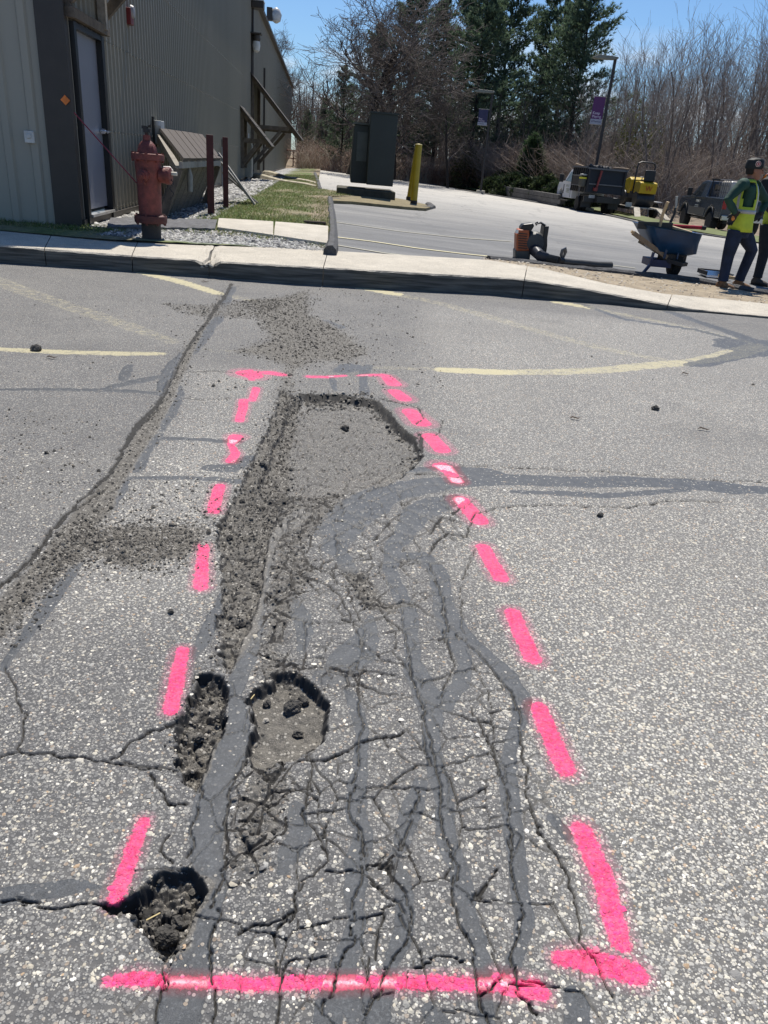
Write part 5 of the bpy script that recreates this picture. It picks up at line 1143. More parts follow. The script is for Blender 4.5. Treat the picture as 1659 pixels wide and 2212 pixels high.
# island earth
IS=mat('straw_grass',(.20,.165,.09),rough=.95,var=.4,scale=5,bump=.6,bscale=30)
P_=[L(*c_,.07) for c_ in [(690,424),(712,433),(760,435),(820,441),(880,447),(920,450),(930,447),(918,441),(880,432),(840,425),(760,416),(700,412)]]
cx=sum(P_)/len(P_); V=[tuple(cx+np.array([0,0,.05]))]+[tuple(a) for a in P_]+[tuple(a-[0,0,.25]) for a in P_]; n=len(P_)
me=bpy.data.meshes.new('island'); me.from_pydata(V,[],[(0,1+i,1+(i+1)%n) for i in range(n)]+[(1+i,1+n+i,1+n+(i+1)%n,1+(i+1)%n) for i in range(n)]); me.update(); tag(link('island',me,IS),'straw coloured earth island under the transformer','island',kind='structure')
# ---- yellow bollards
YB=mat('bollard_yellow',(.42,.30,.012),rough=.45,var=.18,scale=3); 
for (u,v,vt,px,lean,lab,base) in ((893,446,313,14.5,0,'front yellow steel bollard with a black foot',1),(884,437,320,14.5,.085,'back yellow steel bollard leaning right behind the front one',0)):
    p=G(u,v,.12); zt_=zat(p[0],p[1],vt)-p[2]; r=px/2*depth(p)/F; l=(lean)*zt_
    e=empty('bollard',tuple(p),0,lab,'bollard','yellow bollards beside the transformer'); 
    MB().tube([(0,0,.12 if base else -.05),(l,0,zt_*.98),(l,0,zt_)],[r,r,r*.9],18).build('post',YB,e,smooth=True)
    MB().lathe([(r*1.02,0),(r*.95,.015),(0.004,.03)],18,(l,0,zt_)).build('cap',mat('bollard_cap',(.75,.62,.25),rough=.5),e,smooth=True)
    MB().lathe([(r*1.03,-.1),(r*1.03,.16)],18).build('foot',IRON,e,smooth=True)
# ---- small log lying on the grass
p=onverge(680,487); tag(MB().tube([(-.16,0,.03),(.16,.02,.035)],.03,8).build('wood_piece',mat('dark_bark',(.07,.05,.035),rough=.9),smooth=True,loc=tuple(p),rz=-.05),'short dark stick on the grass near the black kerb','stick')
# ---- light poles with banners
def light_pole(u,v,ut,vt,Y,bu,colr,txt,label,side=-1):
    p=AT(u,v,Y); p[2]=tz(p[0],p[1])+.0; zt_=zat(p[0],p[1],vt); hgt=zt_-p[2]
    e=empty('lamp_post',tuple(p),0,label,'lamp post','lamp posts at the edge of the car park'); D_=mat('bronze_pole',(.022,.018,.018),rough=.45)
    MB().box((0,0,hgt/2),(.13,.13,hgt)).build('pole',D_,e,bevel=.01); MB().box((0,0,.12),(.5,.5,.35)).build('pole_base',CONC,e,bevel=.03)
    MB().prism([(.1,-.02),(-.10,-.05),(-.95,-.07),(-1.12,-.02),(-.85,.10),(-.1,.08),(.1,.06)],-.22,.22).build('lamp_head',mat('lamp_head_grey',(.16,.17,.15),rough=.5),e,bevel=.015) .location=(0,0,hgt)
    b0=zat(p[0],p[1],bu[0])-p[2]; b1=zat(p[0],p[1],bu[1])-p[2]; w=bu[2]*depth(p)/F; bh=b0-b1
    b=MB().box((-w/2-.12,0,(b0+b1+bh*.19)/2),(w,.02,bh*.81)).build('banner',mat('banner_'+txt[2],colr,rough=.6,var=.05),e)
    MB().box((-w/2-.12,0,b1+bh*.095),(w,.02,bh*.19)).build('banner_foot',mat('banner_pale',(.32,.34,.42),rough=.6,var=.05),b)
    for z in (b0,b1): MB().tube([(0,0,z),(-w-.14,0,z)],.018,6).build('banner_arm',mat('arm_grey',(.35,.33,.3),rough=.5),e)
    for k,(tx,zz,sz,cl) in enumerate(((txt[0],b1+bh*.36,bh*.135,(.62,.56,.68)),(txt[1],b1+bh*.24,bh*.125,(.62,.56,.68)),('#TheHub',b1+bh*.07,bh*.095,(.03,.035,.08)))):
        me=text_mesh(tx,sz*1.05); o=link('lettering',me,mat('letters_%d'%(k//2),cl,rough=.6,var=.02),b); o.rotation_euler=(math.pi/2,0,0); o.location=(-w-.07,-.014,zz)
light_pole(1038,415,1062,200,51.,(237,272,19.5),(.025,.028,.085),('Stay','Healthy','b'),'farther lamp post carrying a dark blue banner at the grass edge')
light_pole(1281,395,1327,127,42.,(210,270,23.5),(.085,.018,.105),('Keep','Playing','p'),'nearer lamp post behind the dump truck carrying a purple banner')
# ---- low retaining wall with junipers
WB_=mat('grey_block',(.13,.125,.12),rough=.9,var=.25,scale=2,bump=.4)
A_=AT(1085,405,50); B_=AT(1215,437,43); A_[2]=tz(A_[0],A_[1]); B_[2]=tz(B_[0],B_[1])
e=empty('retaining_wall',tuple(A_),0,'low grey block retaining wall below the dark juniper shrubs','wall'); d_=B_-A_; ln=np.hypot(d_[0],d_[1])
for r in range(3):
    for i in range(14):
        a=d_*((i+.02+.5*(r%2))/14.5); b=d_*((i+.98+.5*(r%2))/14.5); MB().bar((a[0],a[1],a[2]+.15+r*.23),(b[0],b[1],b[2]+.15+r*.23),.3,.215).build('block',WB_,e)
# ================================================ blower, wheelbarrow, tools
BLK=mat('black_plastic',(.014,.014,.015),rough=.45,var=.3); BLK2=mat('dark_grey_plastic',(.05,.052,.053),rough=.55,var=.3,bump=.15); ORG=mat('blower_orange',(.42,.10,.03),rough=.5,var=.2)
def Q(u,v,y=0.): w=AT(u,v,P0_[1]+y)-P0_; return (float(w[0]),y,float(w[2]))
def Q2(u,v): w=Q(u,v); return (w[0],w[2])
def QL(u,v,h=0.): w=L(u,v,h)-P0_; return tuple(float(k) for k in w)
p=L(1150,562); s=depth(p)/F; P0_=np.array(p); e=empty('leaf_blower',tuple(p),0,'orange and black backpack leaf blower standing on the asphalt','leaf blower')
X=lambda u:(u-1150)*s; Z_=lambda v,u=1150:(562+.0*(u-1150)-v)*s
MB().prism([(X(1110),0),(X(1141),0),Q2(1144,537),Q2(1110,537)],-.16,.14).build('fuel_tank',mat('smoky_tank',(.06,.065,.06),rough=.4),e,bevel=.02)
m=MB().prism([Q2(1112,540),Q2(1140,540),Q2(1140,495),Q2(1118,494),Q2(1113,505)],-.17,.12); m.build('engine_cover',ORG,e,bevel=.015)
for i in range(7):
    q_=Q(1129,536-i*5.2,-.175); MB().box(q_,(X(1138)-X(1119),.012,.012)).build('cover_slat',BLK,e)
MB().box(Q(1116.5,500,-.176),(.045,.008,.05)).build('warning_label',mat('label_white',(.8,.78,.72),rough=.5),e)
MB().prism([Q2(1122,500),Q2(1144,500),Q2(1152,486),Q2(1148,481),Q2(1128,483),Q2(1123,489)],-.13,.10).build('air_filter_cover',BLK,e,bevel=.015)
MB().lathe([(.02,-.16),(.12,-.15),(.155,-.10),(.155,.08),(.10,.12)],24,Q(1153,523,-.02),'y').build('fan_housing',BLK2,e,smooth=True)
MB().box(Q(1172,522,.02),(.07,.34,.46)).build('back_frame',BLK,e,bevel=.02)
for y in (-.10,.12):
    MB().tube([Q(1160,484,y),Q(1168,481,y),Q(1177,487,y),Q(1180,500,y),Q(1180,530,y),Q(1178,553,y)],[.015,.03,.035,.035,.03,.015],8,flat=.5).build('shoulder_strap',BLK,e,smooth=True)
MB().tube([Q(1159,487,0),Q(1157,482,0),Q(1162,480,0)],.012,6).build('carry_handle',BLK,e,smooth=True)
MB().tube([Q(1152,520,-.08),Q(1152,538,-.10),tuple(np.array(QL(1166,551,.12))),QL(1181,557,.09)],[.09,.085,.075,.065],14).build('elbow_duct',mat('navy_plastic',(.018,.022,.035),rough=.5),e,smooth=True)
A0=np.array(QL(1180,557,.09)); A1=np.array(QL(1207,563,.085)); pts=[];rr=[]
for i in range(41):
    t=i/40; pts.append(tuple(A0*(1-t)+A1*t)); rr.append(.052+(.006 if i%2 else -.002))
MB().tube(pts,rr,14).build('flex_hose',BLK2,e,smooth=True)
z0=.055; MB().tube([QL(1205,563,.085),QL(1214,564,.08)],.056,14).build('hose_clamp',BLK,e,smooth=True)
MB().tube([QL(1212,564,.08),QL(1240,567,.075),QL(1250,568,.075),QL(1290,572,.07),QL(1318,574,.07)],[.047,.047,.05,.050,.062],16,caps=False).build('blower_tube',BLK2,e,smooth=True)
MB().tube([tuple(np.array(QL(1213,564,.08))+np.array(k)) for k in ((-.0,0,.03),(-.02,0,.09),(-.01,0,.15),(.02,0,.17),(.035,0,.13),(.02,0,.05))],[.02,.022,.025,.03,.024,.015],8).build('throttle_grip',mat('grip_grey',(.10,.10,.10),rough=.3),e,smooth=True)
me=text_mesh('STIHL',.07); 
m_=MB()
o=link('lettering',text_mesh('BR 700',.06) if False else me,mat('label_white',(.8,.78,.72)),e); o.location=tuple(np.array(QL(1289,573,.05))+np.array([0,-.065,0])); o.rotation_euler=(math.pi/2,0,0); o.data.materials[0]=mat('moulded_letters',(.12,.12,.12),rough=.4)
# ---- wheelbarrow
p=L(1440,598); s=depth(p)/F; P0_=np.array(p); e=empty('wheelbarrow',tuple(p),0,'blue wheelbarrow with a timber handle, loaded with rakes and shovels','wheelbarrow')
X=lambda u:(u-1440)*s; Z_=lambda v:(598-v)*s
BLU=mat('worn_blue_steel',(.008,.042,.11),rough=.38,var=.35,scale=4,spec=.5); NAVY=mat('navy_leg',(.010,.020,.075),rough=.45,var=.3); HW=mat('handle_wood',(.52,.37,.20),rough=.6,var=.25,scale=6,stretch=(4,1,1)); HWD=mat('handle_wood_weathered',(.27,.19,.12),rough=.7,var=.3,scale=6,stretch=(4,1,1))
# tray: loft of rounded rectangles, open at the top (double walled)
def rrect(cx,cy,z,hx,hy,r,tilt=0,n=6):
    out=[]
    for (sx_,sy_,a0) in ((1,1,0),(-1,1,90),(-1,-1,180),(1,-1,270)):
        for k in range(n): a=math.radians(a0+90*k/(n-1)); x=cx+sx_*(hx-r)+r*math.cos(a); out.append((x,cy+sy_*(hy-r)+r*math.sin(a),z-tilt*(x-cx)))
    return out
W_2=(X(1504)-X(1378))/2
prof=[Q2(1449,547)+(.22,.2,.08),Q2(1449,542)+(.32,.26,.10),Q2(1445,518)+(W_2*.84,.33,.14),Q2(1441,494)+(W_2,.38,.16),Q2(1441,492)+(W_2+.02,.405,.17)]
V=[];n_=24
ti=[0,0,.02,.07,.07]
for (cx,z,hx,hy,r),t in zip(prof,ti): V+=rrect(cx,0,z,hx,hy,r,t)
inner=[(cx,z+(.01 if i==0 else 0),hx-.012,hy-.012,r) for i,(cx,z,hx,hy,r) in enumerate(prof[:4])][::-1]; ti2=ti[:4][::-1]
for (cx,z,hx,hy,r),t in zip(inner,ti2): V+=rrect(cx,0,z,hx,hy,r,t)
m_=len(V)//24; Fc=[(i*24+k,i*24+(k+1)%24,(i+1)*24+(k+1)%24,(i+1)*24+k) for i in range(m_-1) for k in range(24)]+[tuple(range(23,-1,-1)),tuple((m_-1)*24+k for k in range(24))]
MB().add(V,Fc).build('tray',BLU,e,smooth=True)
for y in (-.24,.24):
    MB().bar(Q(1412,545,y),Q(1404,570,y),.05,.03).bar(Q(1404,572,y),Q(1388,591,y),.05,.035).build('leg',NAVY,e)
    MB().bar(Q(1448,512,y-.06 if y<0 else y+.06),Q(1434,558,y),.035,.02).build('tray_strut',BLU,e); MB().bar(Q(1470,520,y),Q(1462,560,y),.035,.02).build('tray_strut',BLU,e)
MB().box(Q(1418,566,0),(X(1440)-X(1396),.45,.10)).build('leg_brace',NAVY,e)

MB().bar(Q(1368,503,-.34),Q(1440,556,-.20),.05,.055).build('handle',HWD,e); MB().tube([Q(1364,499.5,-.35),Q(1373,507,-.335)],.02,8).build('handle_grip',HW,e,smooth=True)
MB().bar(Q(1380,520,.34),Q(1440,556,.16),.05,.05).build('handle',HWD,e)
# wheel (facing us end-on)
MB().lathe([(.10,-.06),(.175,-.062),(.205,-.045),(.215,0),(.205,.045),(.175,.062),(.10,.06)],28,(Q(1446,598)[0]+.02,-.02,.215),'x').build('tyre',mat('rubber',(.012,.012,.012),rough=.85,bump=.4),e,smooth=True)
MB().lathe([(.03,-.05),(.11,-.04),(.11,.04),(.03,.05)],20,(Q(1446,598)[0]+.02,-.02,.215),'x').build('wheel_rim',NAVY,e,smooth=True)
MB().bar(Q(1440,560,-.12),Q(1480,572,-.30),.20,.05).build('nose_guard',IRON,e)
MB().box(Q(1452,553,-.05),(.34,.30,.16)).build('undercarriage',IRON,e,bevel=.02)
# tools lying in it (each its own thing)
def tool(name,label,cat): return empty(name,tuple(p),0,label,cat)
t=tool('asphalt_lute','wide black asphalt rake head lying across the wheelbarrow tray','rake'); MB().bar(Q(1378,486,-.30),Q(1452,489.5,-.26),.03,.10).build('lute_blade',BLK,t); MB().tube([Q(1425,489,-.28),Q(1432,462,-.30),Q(1443,436,-.33)],.022,10).build('lute_handle',HW,t,smooth=True)
t=tool('garden_rake','black toothed rake head behind the wooden handles in the barrow','rake'); m=MB().bar(Q(1408,482.5,.10),Q(1478,488.5,.14),.03,.03); m.build('rake_bar',BLK,t)
for i in range(11): MB().bar(Q(1409+i*4.2,482.5+i*.35,.10),Q(1408+i*4.2,490+i*.3,.07),.012,.012).build('rake_tooth',BLK,t)
t=tool('shovel','pale wooden shovel handle slanting down over the right rim of the barrow','shovel'); MB().tube([Q(1434,485,-.1),Q(1460,493,-.25),Q(1494,503,-.36)],.021,10).build('shovel_handle',HW,t,smooth=True); MB().rings([(Q(1422,484,-.04),(.0,.10,.0),(0,0,.012)),(Q(1412,487,-.02),(.0,.12,0),(0,0,.012)),(Q(1400,489,-.0),(0,.03,0),(0,0,.008))],10).build('shovel_blade',IRON,t,smooth=True)
t=tool('red_handled_tool','thick red fibreglass tool handle sticking out to the right of the barrow','tool'); MB().tube([Q(1450,488,.05),Q(1515,492,.12)],.026,10).build('red_handle',mat('red_fibreglass',(.42,.012,.03),rough=.3),t,smooth=True); MB().tube([Q(1515,492,.12),Q(1524,493,.125)],.031,10).build('end_grip',BLK,t,smooth=True); MB().bar(Q(1440,488,.04),Q(1452,488.5,.05),.10,.04).build('tool_head',IRON,t)
t=tool('loop_handled_shovel','black handled shovel with a pale grip standing up in the barrow','shovel'); MB().tube([Q(1443,492,0),Q(1457,462,.03),Q(1459,449,.03)],[.022,.018,.012],8).build('shovel_shaft',BLK,t,smooth=True); MB().tube([Q(1460,449,.03),Q(1462,424,.03)],[.014,.02],8).build('shovel_grip',mat('pale_grip',(.42,.42,.38),rough=.5),t,smooth=True); MB().box(Q(1442,494,0),(.18,.2,.02)).build('shovel_blade',IRON,t)
# dustpan-like steel scoop and brush at the worker's feet
p=L(1545,601); s2=depth(p)/F; e=empty('steel_scoop',tuple(p),.1,'shiny steel scoop shovel lying flat beside the boots','shovel')
V=[(-.20,-.10,.02),(.22,-.10,.02),(.20,.20,.02),(-.18,.20,.02)]; MB().add([(x,y,z) for x,y,z in V]+[(x*1.08,y*1.1,z+.07) for x,y,z in V],[(0,1,2,3),(0,3,7,4),(3,2,6,7),(2,1,5,6)]).build('scoop_pan',mat('polished_steel',(.72,.72,.72),rough=.22,metal=1),e)
MB().bar((-.22,-.12,.08),(-.20,.24,.08),.02,.06).build('scoop_edge',IRON,e); MB().bar((-.2,.24,.09),(.25,.24,.08),.02,.05).build('scoop_edge',IRON,e); MB().bar((.02,-.06,.05),(.16,-.42,.06),.05,.045).build('scoop_handle',HW,e)
# ================================================ vehicles (local: +X forward, +Y left)
TYRE=mat('rubber',(.012,.012,.012)); RIM=mat('alloy_rim',(.22,.23,.24),rough=.35,metal=.5,var=.2); GLASS=mat('dark_window',(.02,.025,.03),rough=.08,spec=.8,var=.1)
def wheel(parent,x,y,r,w,name='wheel',rim=RIM):
    o=MB().lathe([(r*.62,-w/2),(r*.92,-w/2),(r,-w*.35),(r,w*.35),(r*.92,w/2),(r*.62,w/2)],24,(0,0,0),'y').build(name,TYRE,parent,smooth=True); o.location=(x,y,r)
    sg=1 if y>0 else -1
    MB().lathe([(r*.62,w*.1*sg),(r*.60,w*.46*sg),(r*.50,w*.30*sg),(r*.20,w*.30*sg),(r*.16,w*.48*sg),(.01,w*.48*sg)],20,(0,0,0),'y').build('rim',rim,o,smooth=True)
    for k in range(6):
        a=k*math.pi/3; MB().lathe([(r*.07,w*.30*sg),(r*.07,w*.325*sg)],8,(r*.36*math.cos(a),0,r*.36*math.sin(a)),'y').build('rim_hole',BLK,o)
    return o
def cab(parent,prof,w,mt,glass_side,screen,rearw,tumble=.12,name='body'):
    """prof: side outline (x,z); upper points pulled in (tumblehome)"""
    zb=max(z for x,z in prof); V=[]
    zs_=sorted(z for x,z in prof); belt=zs_[len(zs_)//2]
    belt=glass_side[0]
    for sg in (-1,1):
        for x,z in prof: k=1-tumble*max(0,(z-belt)/(zb-belt)); V.append((x,sg*w/2*k,z))
    n=len(prof); Fc=[tuple(range(n)),tuple(range(2*n-1,n-1,-1))]+[(i,i+n,(i+1)%n+n,(i+1)%n) for i in range(n)]
    return MB().add(V,Fc).build(name,mt,parent,bevel=.03)
def side_glass(parent,pts,w,belt,zb,tumble,sg,mt=GLASS,name='side_window'):
    V=[]
    for x,z in pts: k=1-tumble*max(0,(z-belt)/(zb-belt)); V.append((x,sg*(w/2*k+.006),z))
    n=len(pts); V+= [(x,y-sg*.02,z) for x,y,z in V]
    return MB().add(V,[tuple(range(n)),tuple(range(2*n-1,n-1,-1))]+[(i,(i+1)%n,(i+1)%n+n,i+n) for i in range(n)]).build(name,mt,parent)
def heading(pF,pR): return math.atan2(pF[1]-pR[1],pF[0]-pR[0])
def mirror(parent,x,y,z,mt=BLK,s=1):
    sg=1 if y>0 else -1; o=MB().box((x,y+sg*.22*s,z+.05),(.10,.20*s,.34*s)).build('mirror',mt,parent,bevel=.02); MB().bar((x,y,z-.05),(x,y+sg*.2*s,z-.02),.04,.04).build('mirror_arm',mt,parent)
# ---- pickup
PB=mat('dark_blue_grey_paint',(.035,.048,.068),rough=.22,var=.08,spec=.6); LB=mat('dusty_lower_body',(.085,.085,.08),rough=.5,var=.15)
pR=L(1574,506)
hd=math.radians(88); e=empty('pickup_truck',tuple(pR),hd,'dark blue grey pickup truck carrying a caged white tank, parked behind the workers','pickup'); W=2.0
# side profile, rear axle at x=0
wb=3.7
MB_=lambda:MB()
body=cab(e,[(-1.25,.62),(-.52,.62),(-.42,.95),(0,1.08),(.42,.95),(.52,.58),(wb-.52,.58),(wb-.42,.98),(wb,1.10),(wb+.42,.95),(wb+.52,.60),(wb+.95,.58),(wb+1.02,1.05),(wb+.85,1.28),(wb-.62,1.36),(wb-1.35,1.95),(wb-1.75,2.02),(1.15,2.0),(.98,1.38),(-1.22,1.38),(-1.27,1.2)],W,PB,(1.37,0),0,0,.16)
side_glass(e,[(wb-.95,1.40),(wb-1.47,1.86),(wb-2.0,1.90),(wb-2.0,1.38)],W,1.37,2.02,.16,1); side_glass(e,[(wb-.95,1.40),(wb-1.47,1.86),(wb-2.0,1.90),(wb-2.0,1.38)],W,1.37,2.02,.16,-1)
MB().bar((1.075,-.7,1.68),(1.075,.7,1.68),.05,.42).build('rear_window',GLASS,e)
for sg in (1,-1):
    MB().box((1.9,sg*(W/2+.004),.78),(2.3,.02,.30)).build('rocker_panel',LB,e)
    [MB().box((wb-k_,sg*(W/2+.006),1.02),(.012,.012,.70)).build('door_seam',BLK,e) for k_ in (1.35,2.25)]
    MB().box((wb-2.1,sg*(W/2+.02),1.20),(.16,.03,.035)).build('door_handle',SIL,e); mirror(e,wb-1.0,sg*W/2,1.46)
    MB().bar((wb-1.5,sg*(W/2+.05),.50),(1.2,sg*(W/2+.05),.50),.14,.04).build('running_board',BLK,e)
    for x in (0,wb): 
        a=[(x+.50*math.cos(q),sg*(W/2+.015),.42+.60*math.sin(q)) for q in np.linspace(.1,math.pi-.1,12)]; MB().tube(a,.03,6).build('wheel_arch',BLK,e,smooth=True)
o=link('lettering',text_mesh('PAVING',.15),mat('decal_white',(.55,.56,.52),rough=.5),e); o.location=(wb-1.5,W/2+.012,1.12); o.rotation_euler=(math.pi/2,0,math.pi)
MB().box((wb-1.72,W/2+.010,1.0),(.48,.006,.03)).build('decal_line',mat('decal_white',(.5,.5,.5)),e); MB().box((wb-1.72,W/2+.010,.93),(.56,.006,.03)).build('decal_line',mat('decal_white',(.5,.5,.5)),e)
MB().box((-1.29,W/2-.09,1.15),(.06,.16,.34)).build('tail_light',mat('tail_red',(.35,.01,.01),rough=.2),e,bevel=.01); MB().box((-1.29,-W/2+.09,1.15),(.06,.16,.34)).build('tail_light',mat('tail_red',(.3,.01,.01)),e,bevel=.01)
MB().box((-1.36,0,.66),(.16,1.9,.20)).build('rear_bumper',SIL,e,bevel=.03); MB().box((wb+1.06,0,.72),(.14,1.95,.28)).build('front_bumper',SIL,e,bevel=.03); MB().box((wb+1.0,0,1.08),(.06,1.2,.36)).build('grille',BLK,e)
MB().box((2,0,.55),(5.4,1.2,.25)).build('chassis',BLK,e)
for x in (0,wb):
    for sg in (1,-1): wheel(e,x,sg*.86,.41,.29)
# headache rack + tank
for y in (-.85,-.3,.3,.85): MB().tube([(.98,y,1.38),(.98,y,2.05)],.03,6).build('rack_post',BLK,e)
MB().bar((.98,-.9,2.07),(.98,.9,2.07),.07,.06).build('rack_bar',BLK,e)
tk=empty('liquid_tank',tuple(pR),hd,'white plastic tank in a metal cage riding in the pickup bed','tank')
MB().box((.15,0,1.62),(1.15,1.2,.85)).build('tank_body',mat('tank_plastic',(.48,.45,.40),rough=.4,var=.25,scale=1.5),tk,bevel=.10)
for i in range(6):
    x=-.46+i*.245
    for y in (-.64,.64): MB().tube([(x,y,1.2),(x,y,2.08)],.014,5).build('cage_bar',mat('cage_steel',(.16,.16,.17),rough=.4,metal=.6),tk)
for z in (1.35,1.6,1.85,2.07):
    for y in (-.64,.64): MB().tube([(-.48,y,z),(.78,y,z)],.014,5).build('cage_bar',mat('cage_steel',(.16,.16,.17)),tk)
for i in range(5): y=-.6+i*.3; MB().tube([(-.48,y,1.2),(-.48,y,2.08),(.78,y,2.08)],.014,5).build('cage_bar',mat('cage_steel',(.16,.16,.17)),tk)
# ---- dump truck
pR=L(1280,459); hd=math.radians(95); e=empty('dump_truck',tuple(pR),hd,'white cab dump truck with a black dump body, towing the roller trailer','dump truck')
WH=mat('white_truck_paint',(.62,.64,.68),rough=.3,var=.06,spec=.6); DB=mat('black_dump_steel',(.010,.011,.014),rough=.55,var=.35,scale=2); W=2.0; wb=3.9; e.scale=(.86,.86,.86)
cab(e,[(wb-2.35,.62),(wb-.5,.60),(wb-.40,.98),(wb,1.12),(wb+.42,.98),(wb+.50,.60),(wb+.85,.62),(wb+.9,1.15),(wb+.7,1.42),(wb-.45,1.52),(wb-1.15,2.16),(wb-1.55,2.24),(wb-2.3,2.22),(wb-2.35,1.4)],W,WH,(1.5,0),0,0,.15,name='cab')
for sg in (1,-1):
    side_glass(e,[(wb-.75,1.53),(wb-1.25,2.05),(wb-2.0,2.08),(wb-2.0,1.50)],W,1.5,2.24,.15,sg,mat('pale_window',(.22,.30,.36),rough=.1,spec=.8)); mirror(e,wb-.75,sg*W/2,1.62,s=1.3)
    MB().box((wb-.55,sg*(W/2+.006),1.08),(.10,.012,.5)).build('fender_vent',mat('navy_plastic',(.02,.02,.03)),e)
    MB().box((wb-2.12,sg*(W/2+.006),1.05),(.02,.012,.8)).build('door_seam',BLK,e)
    MB().bar((wb-.6,sg*(W/2+.06),.48),(wb-2.3,sg*(W/2+.06),.48),.2,.05).build('cab_step',BLK,e)
o=link('lettering',text_mesh('ASPHALT',.17),mat('decal_gold',(.30,.33,.26),rough=.5),e); o.location=(wb-1.05,W/2+.014,1.22); o.rotation_euler=(math.pi/2,0,math.pi)
for z,l in ((1.10,.8),(1.02,.7),(.93,.75)): MB().box((wb-1.5,W/2+.010,z),(l,.006,.035)).build('decal_line',mat('decal_gold',(.3,.3,.3)),e)
MB().prism([(1.45,1.05),(1.45,2.30),(-1.25,2.30),(-1.45,1.05)],-1.12,1.12).build('dump_body',DB,e,bevel=.02)
for x in np.linspace(-1.1,1.3,7): MB().box((x,1.14,1.66),(.07,.07,1.2)).build('body_rib',DB,e)
for sg in (1,-1): MB().bar((1.5,sg*1.14,2.33),(-1.3,sg*1.14,2.33),.09,.08).build('top_rail',mat('worn_grey_steel',(.10,.105,.115),rough=.45),e)
MB().bar((-1.38,-1.1,2.28),(-1.38,1.1,2.28),.10,.08).build('tailgate_rail',mat('worn_grey_steel',(.1,.1,.1)),e); MB().box((-1.44,0,1.5),(.05,1.9,.06)).build('tailgate_brace',mat('worn_grey_steel',(.1,.1,.1)),e)
for y in (-1.02,1.02): MB().box((-1.42,y,1.65),(.09,.10,1.2)).build('tailgate_post',DB,e)
MB().box((.0,1.2,1.62),(1.6,.16,.5)).build('side_toolbox',DB,e,bevel=.02); MB().bar((.85,1.3,1.90),(-.85,1.3,1.90),.04,.04).bar((.85,1.3,1.38),(-.95,1.3,1.38),.05,.05).build('side_rack',mat('worn_grey_steel',(.1,.1,.1)),e)
MB().bar((-.9,1.28,.8),(-.9,1.28,1.95),.06,.05).build('rack_post',mat('worn_grey_steel',(.1,.1,.1)),e)
MB().box((1.0,0,.75),(5.6,.9,.3)).build('chassis',BLK,e); MB().box((-1.2,0,.72),(.15,2.1,.3)).build('rear_beam',BLK,e)
for sg in (1,-1):
    wheel(e,wb,sg*.88,.40,.26,rim=SIL); wheel(e,0,sg*.94,.42,.25,rim=SIL); wheel(e,0,sg*.66,.42,.25)
    MB().box((-.95,sg*.8,.55),(.02,.55,.55)).build('mud_flap',BLK,e)
MB().box((-1.27,.62,.86),(.03,.34,.16)).build('licence_plate',mat('plate',(.4,.42,.42),rough=.5),e)
# rolled tarp and poles on top
m=[(1.2-i*.13,-1.0+i*.11,2.36+.05*math.sin(i*2.3)) for i in range(19)]
t=tag(MB().tube(m,[.07+.045*abs(math.sin(i*2.7)) for i in range(19)],8).build('folded_tarp',mat('black_tarp',(.025,.024,.025),rough=.8,var=.5,bump=.6,bscale=8),smooth=True,jit=.02),'crumpled black tarp folded over the top of the dump body','tarp'); t.location=tuple(pR); t.rotation_euler=(0,0,hd); t.scale=(.86,.86,.86)
for i,(a,b,lab) in enumerate((((1.9,.9,2.5),(-.2,1.05,2.36),'pale pole sticking out over the front of the dump body'),((-.4,-.6,2.42),(-1.5,-1.1,2.40),'short pale pole at the rear of the dump body'))):
    t=tag(MB().tube([a,b],.035,8).build('wooden_pole',HWD,smooth=True),lab,'pole'); t.location=tuple(pR); t.rotation_euler=(0,0,hd); t.scale=(.86,.86,.86)
t=empty('red_jack',tuple(pR),hd,'red steel tool standing upright against the dump body','tool'); t.scale=(.86,.86,.86); MB().bar((-1.52,.55,1.15),(-1.52,.38,2.2),.12,.10).build('jack_bar',mat('dark_red_paint',(.16,.02,.02),rough=.5),t); MB().box((-1.54,.58,1.25),(.2,.2,.16)).build('jack_foot',mat('dark_red_paint',(.16,.02,.02)),t)
t=empty('water_cooler',tuple(pR),hd,'yellow and black drink cooler strapped to the side of the truck','cooler'); t.scale=(.86,.86,.86); MB().lathe([(.15,1.32),(.19,1.36),(.20,1.75)],16,(-1.25,1.28,0)).build('cooler_body',mat('cooler_dark',(.06,.06,.05),rough=.5),t,smooth=True); MB().lathe([(.21,1.72),(.21,1.80),(.17,1.82)],16,(-1.25,1.28,0)).build('cooler_band',mat('cooler_yellow',(.55,.50,.03),rough=.5),t,smooth=True); MB().lathe([(.2,1.9),(.2,1.96),(.1,1.98)],16,(-1.25,1.28,0)).build('cooler_lid',mat('lid_grey',(.35,.35,.33),rough=.5),t,smooth=True)
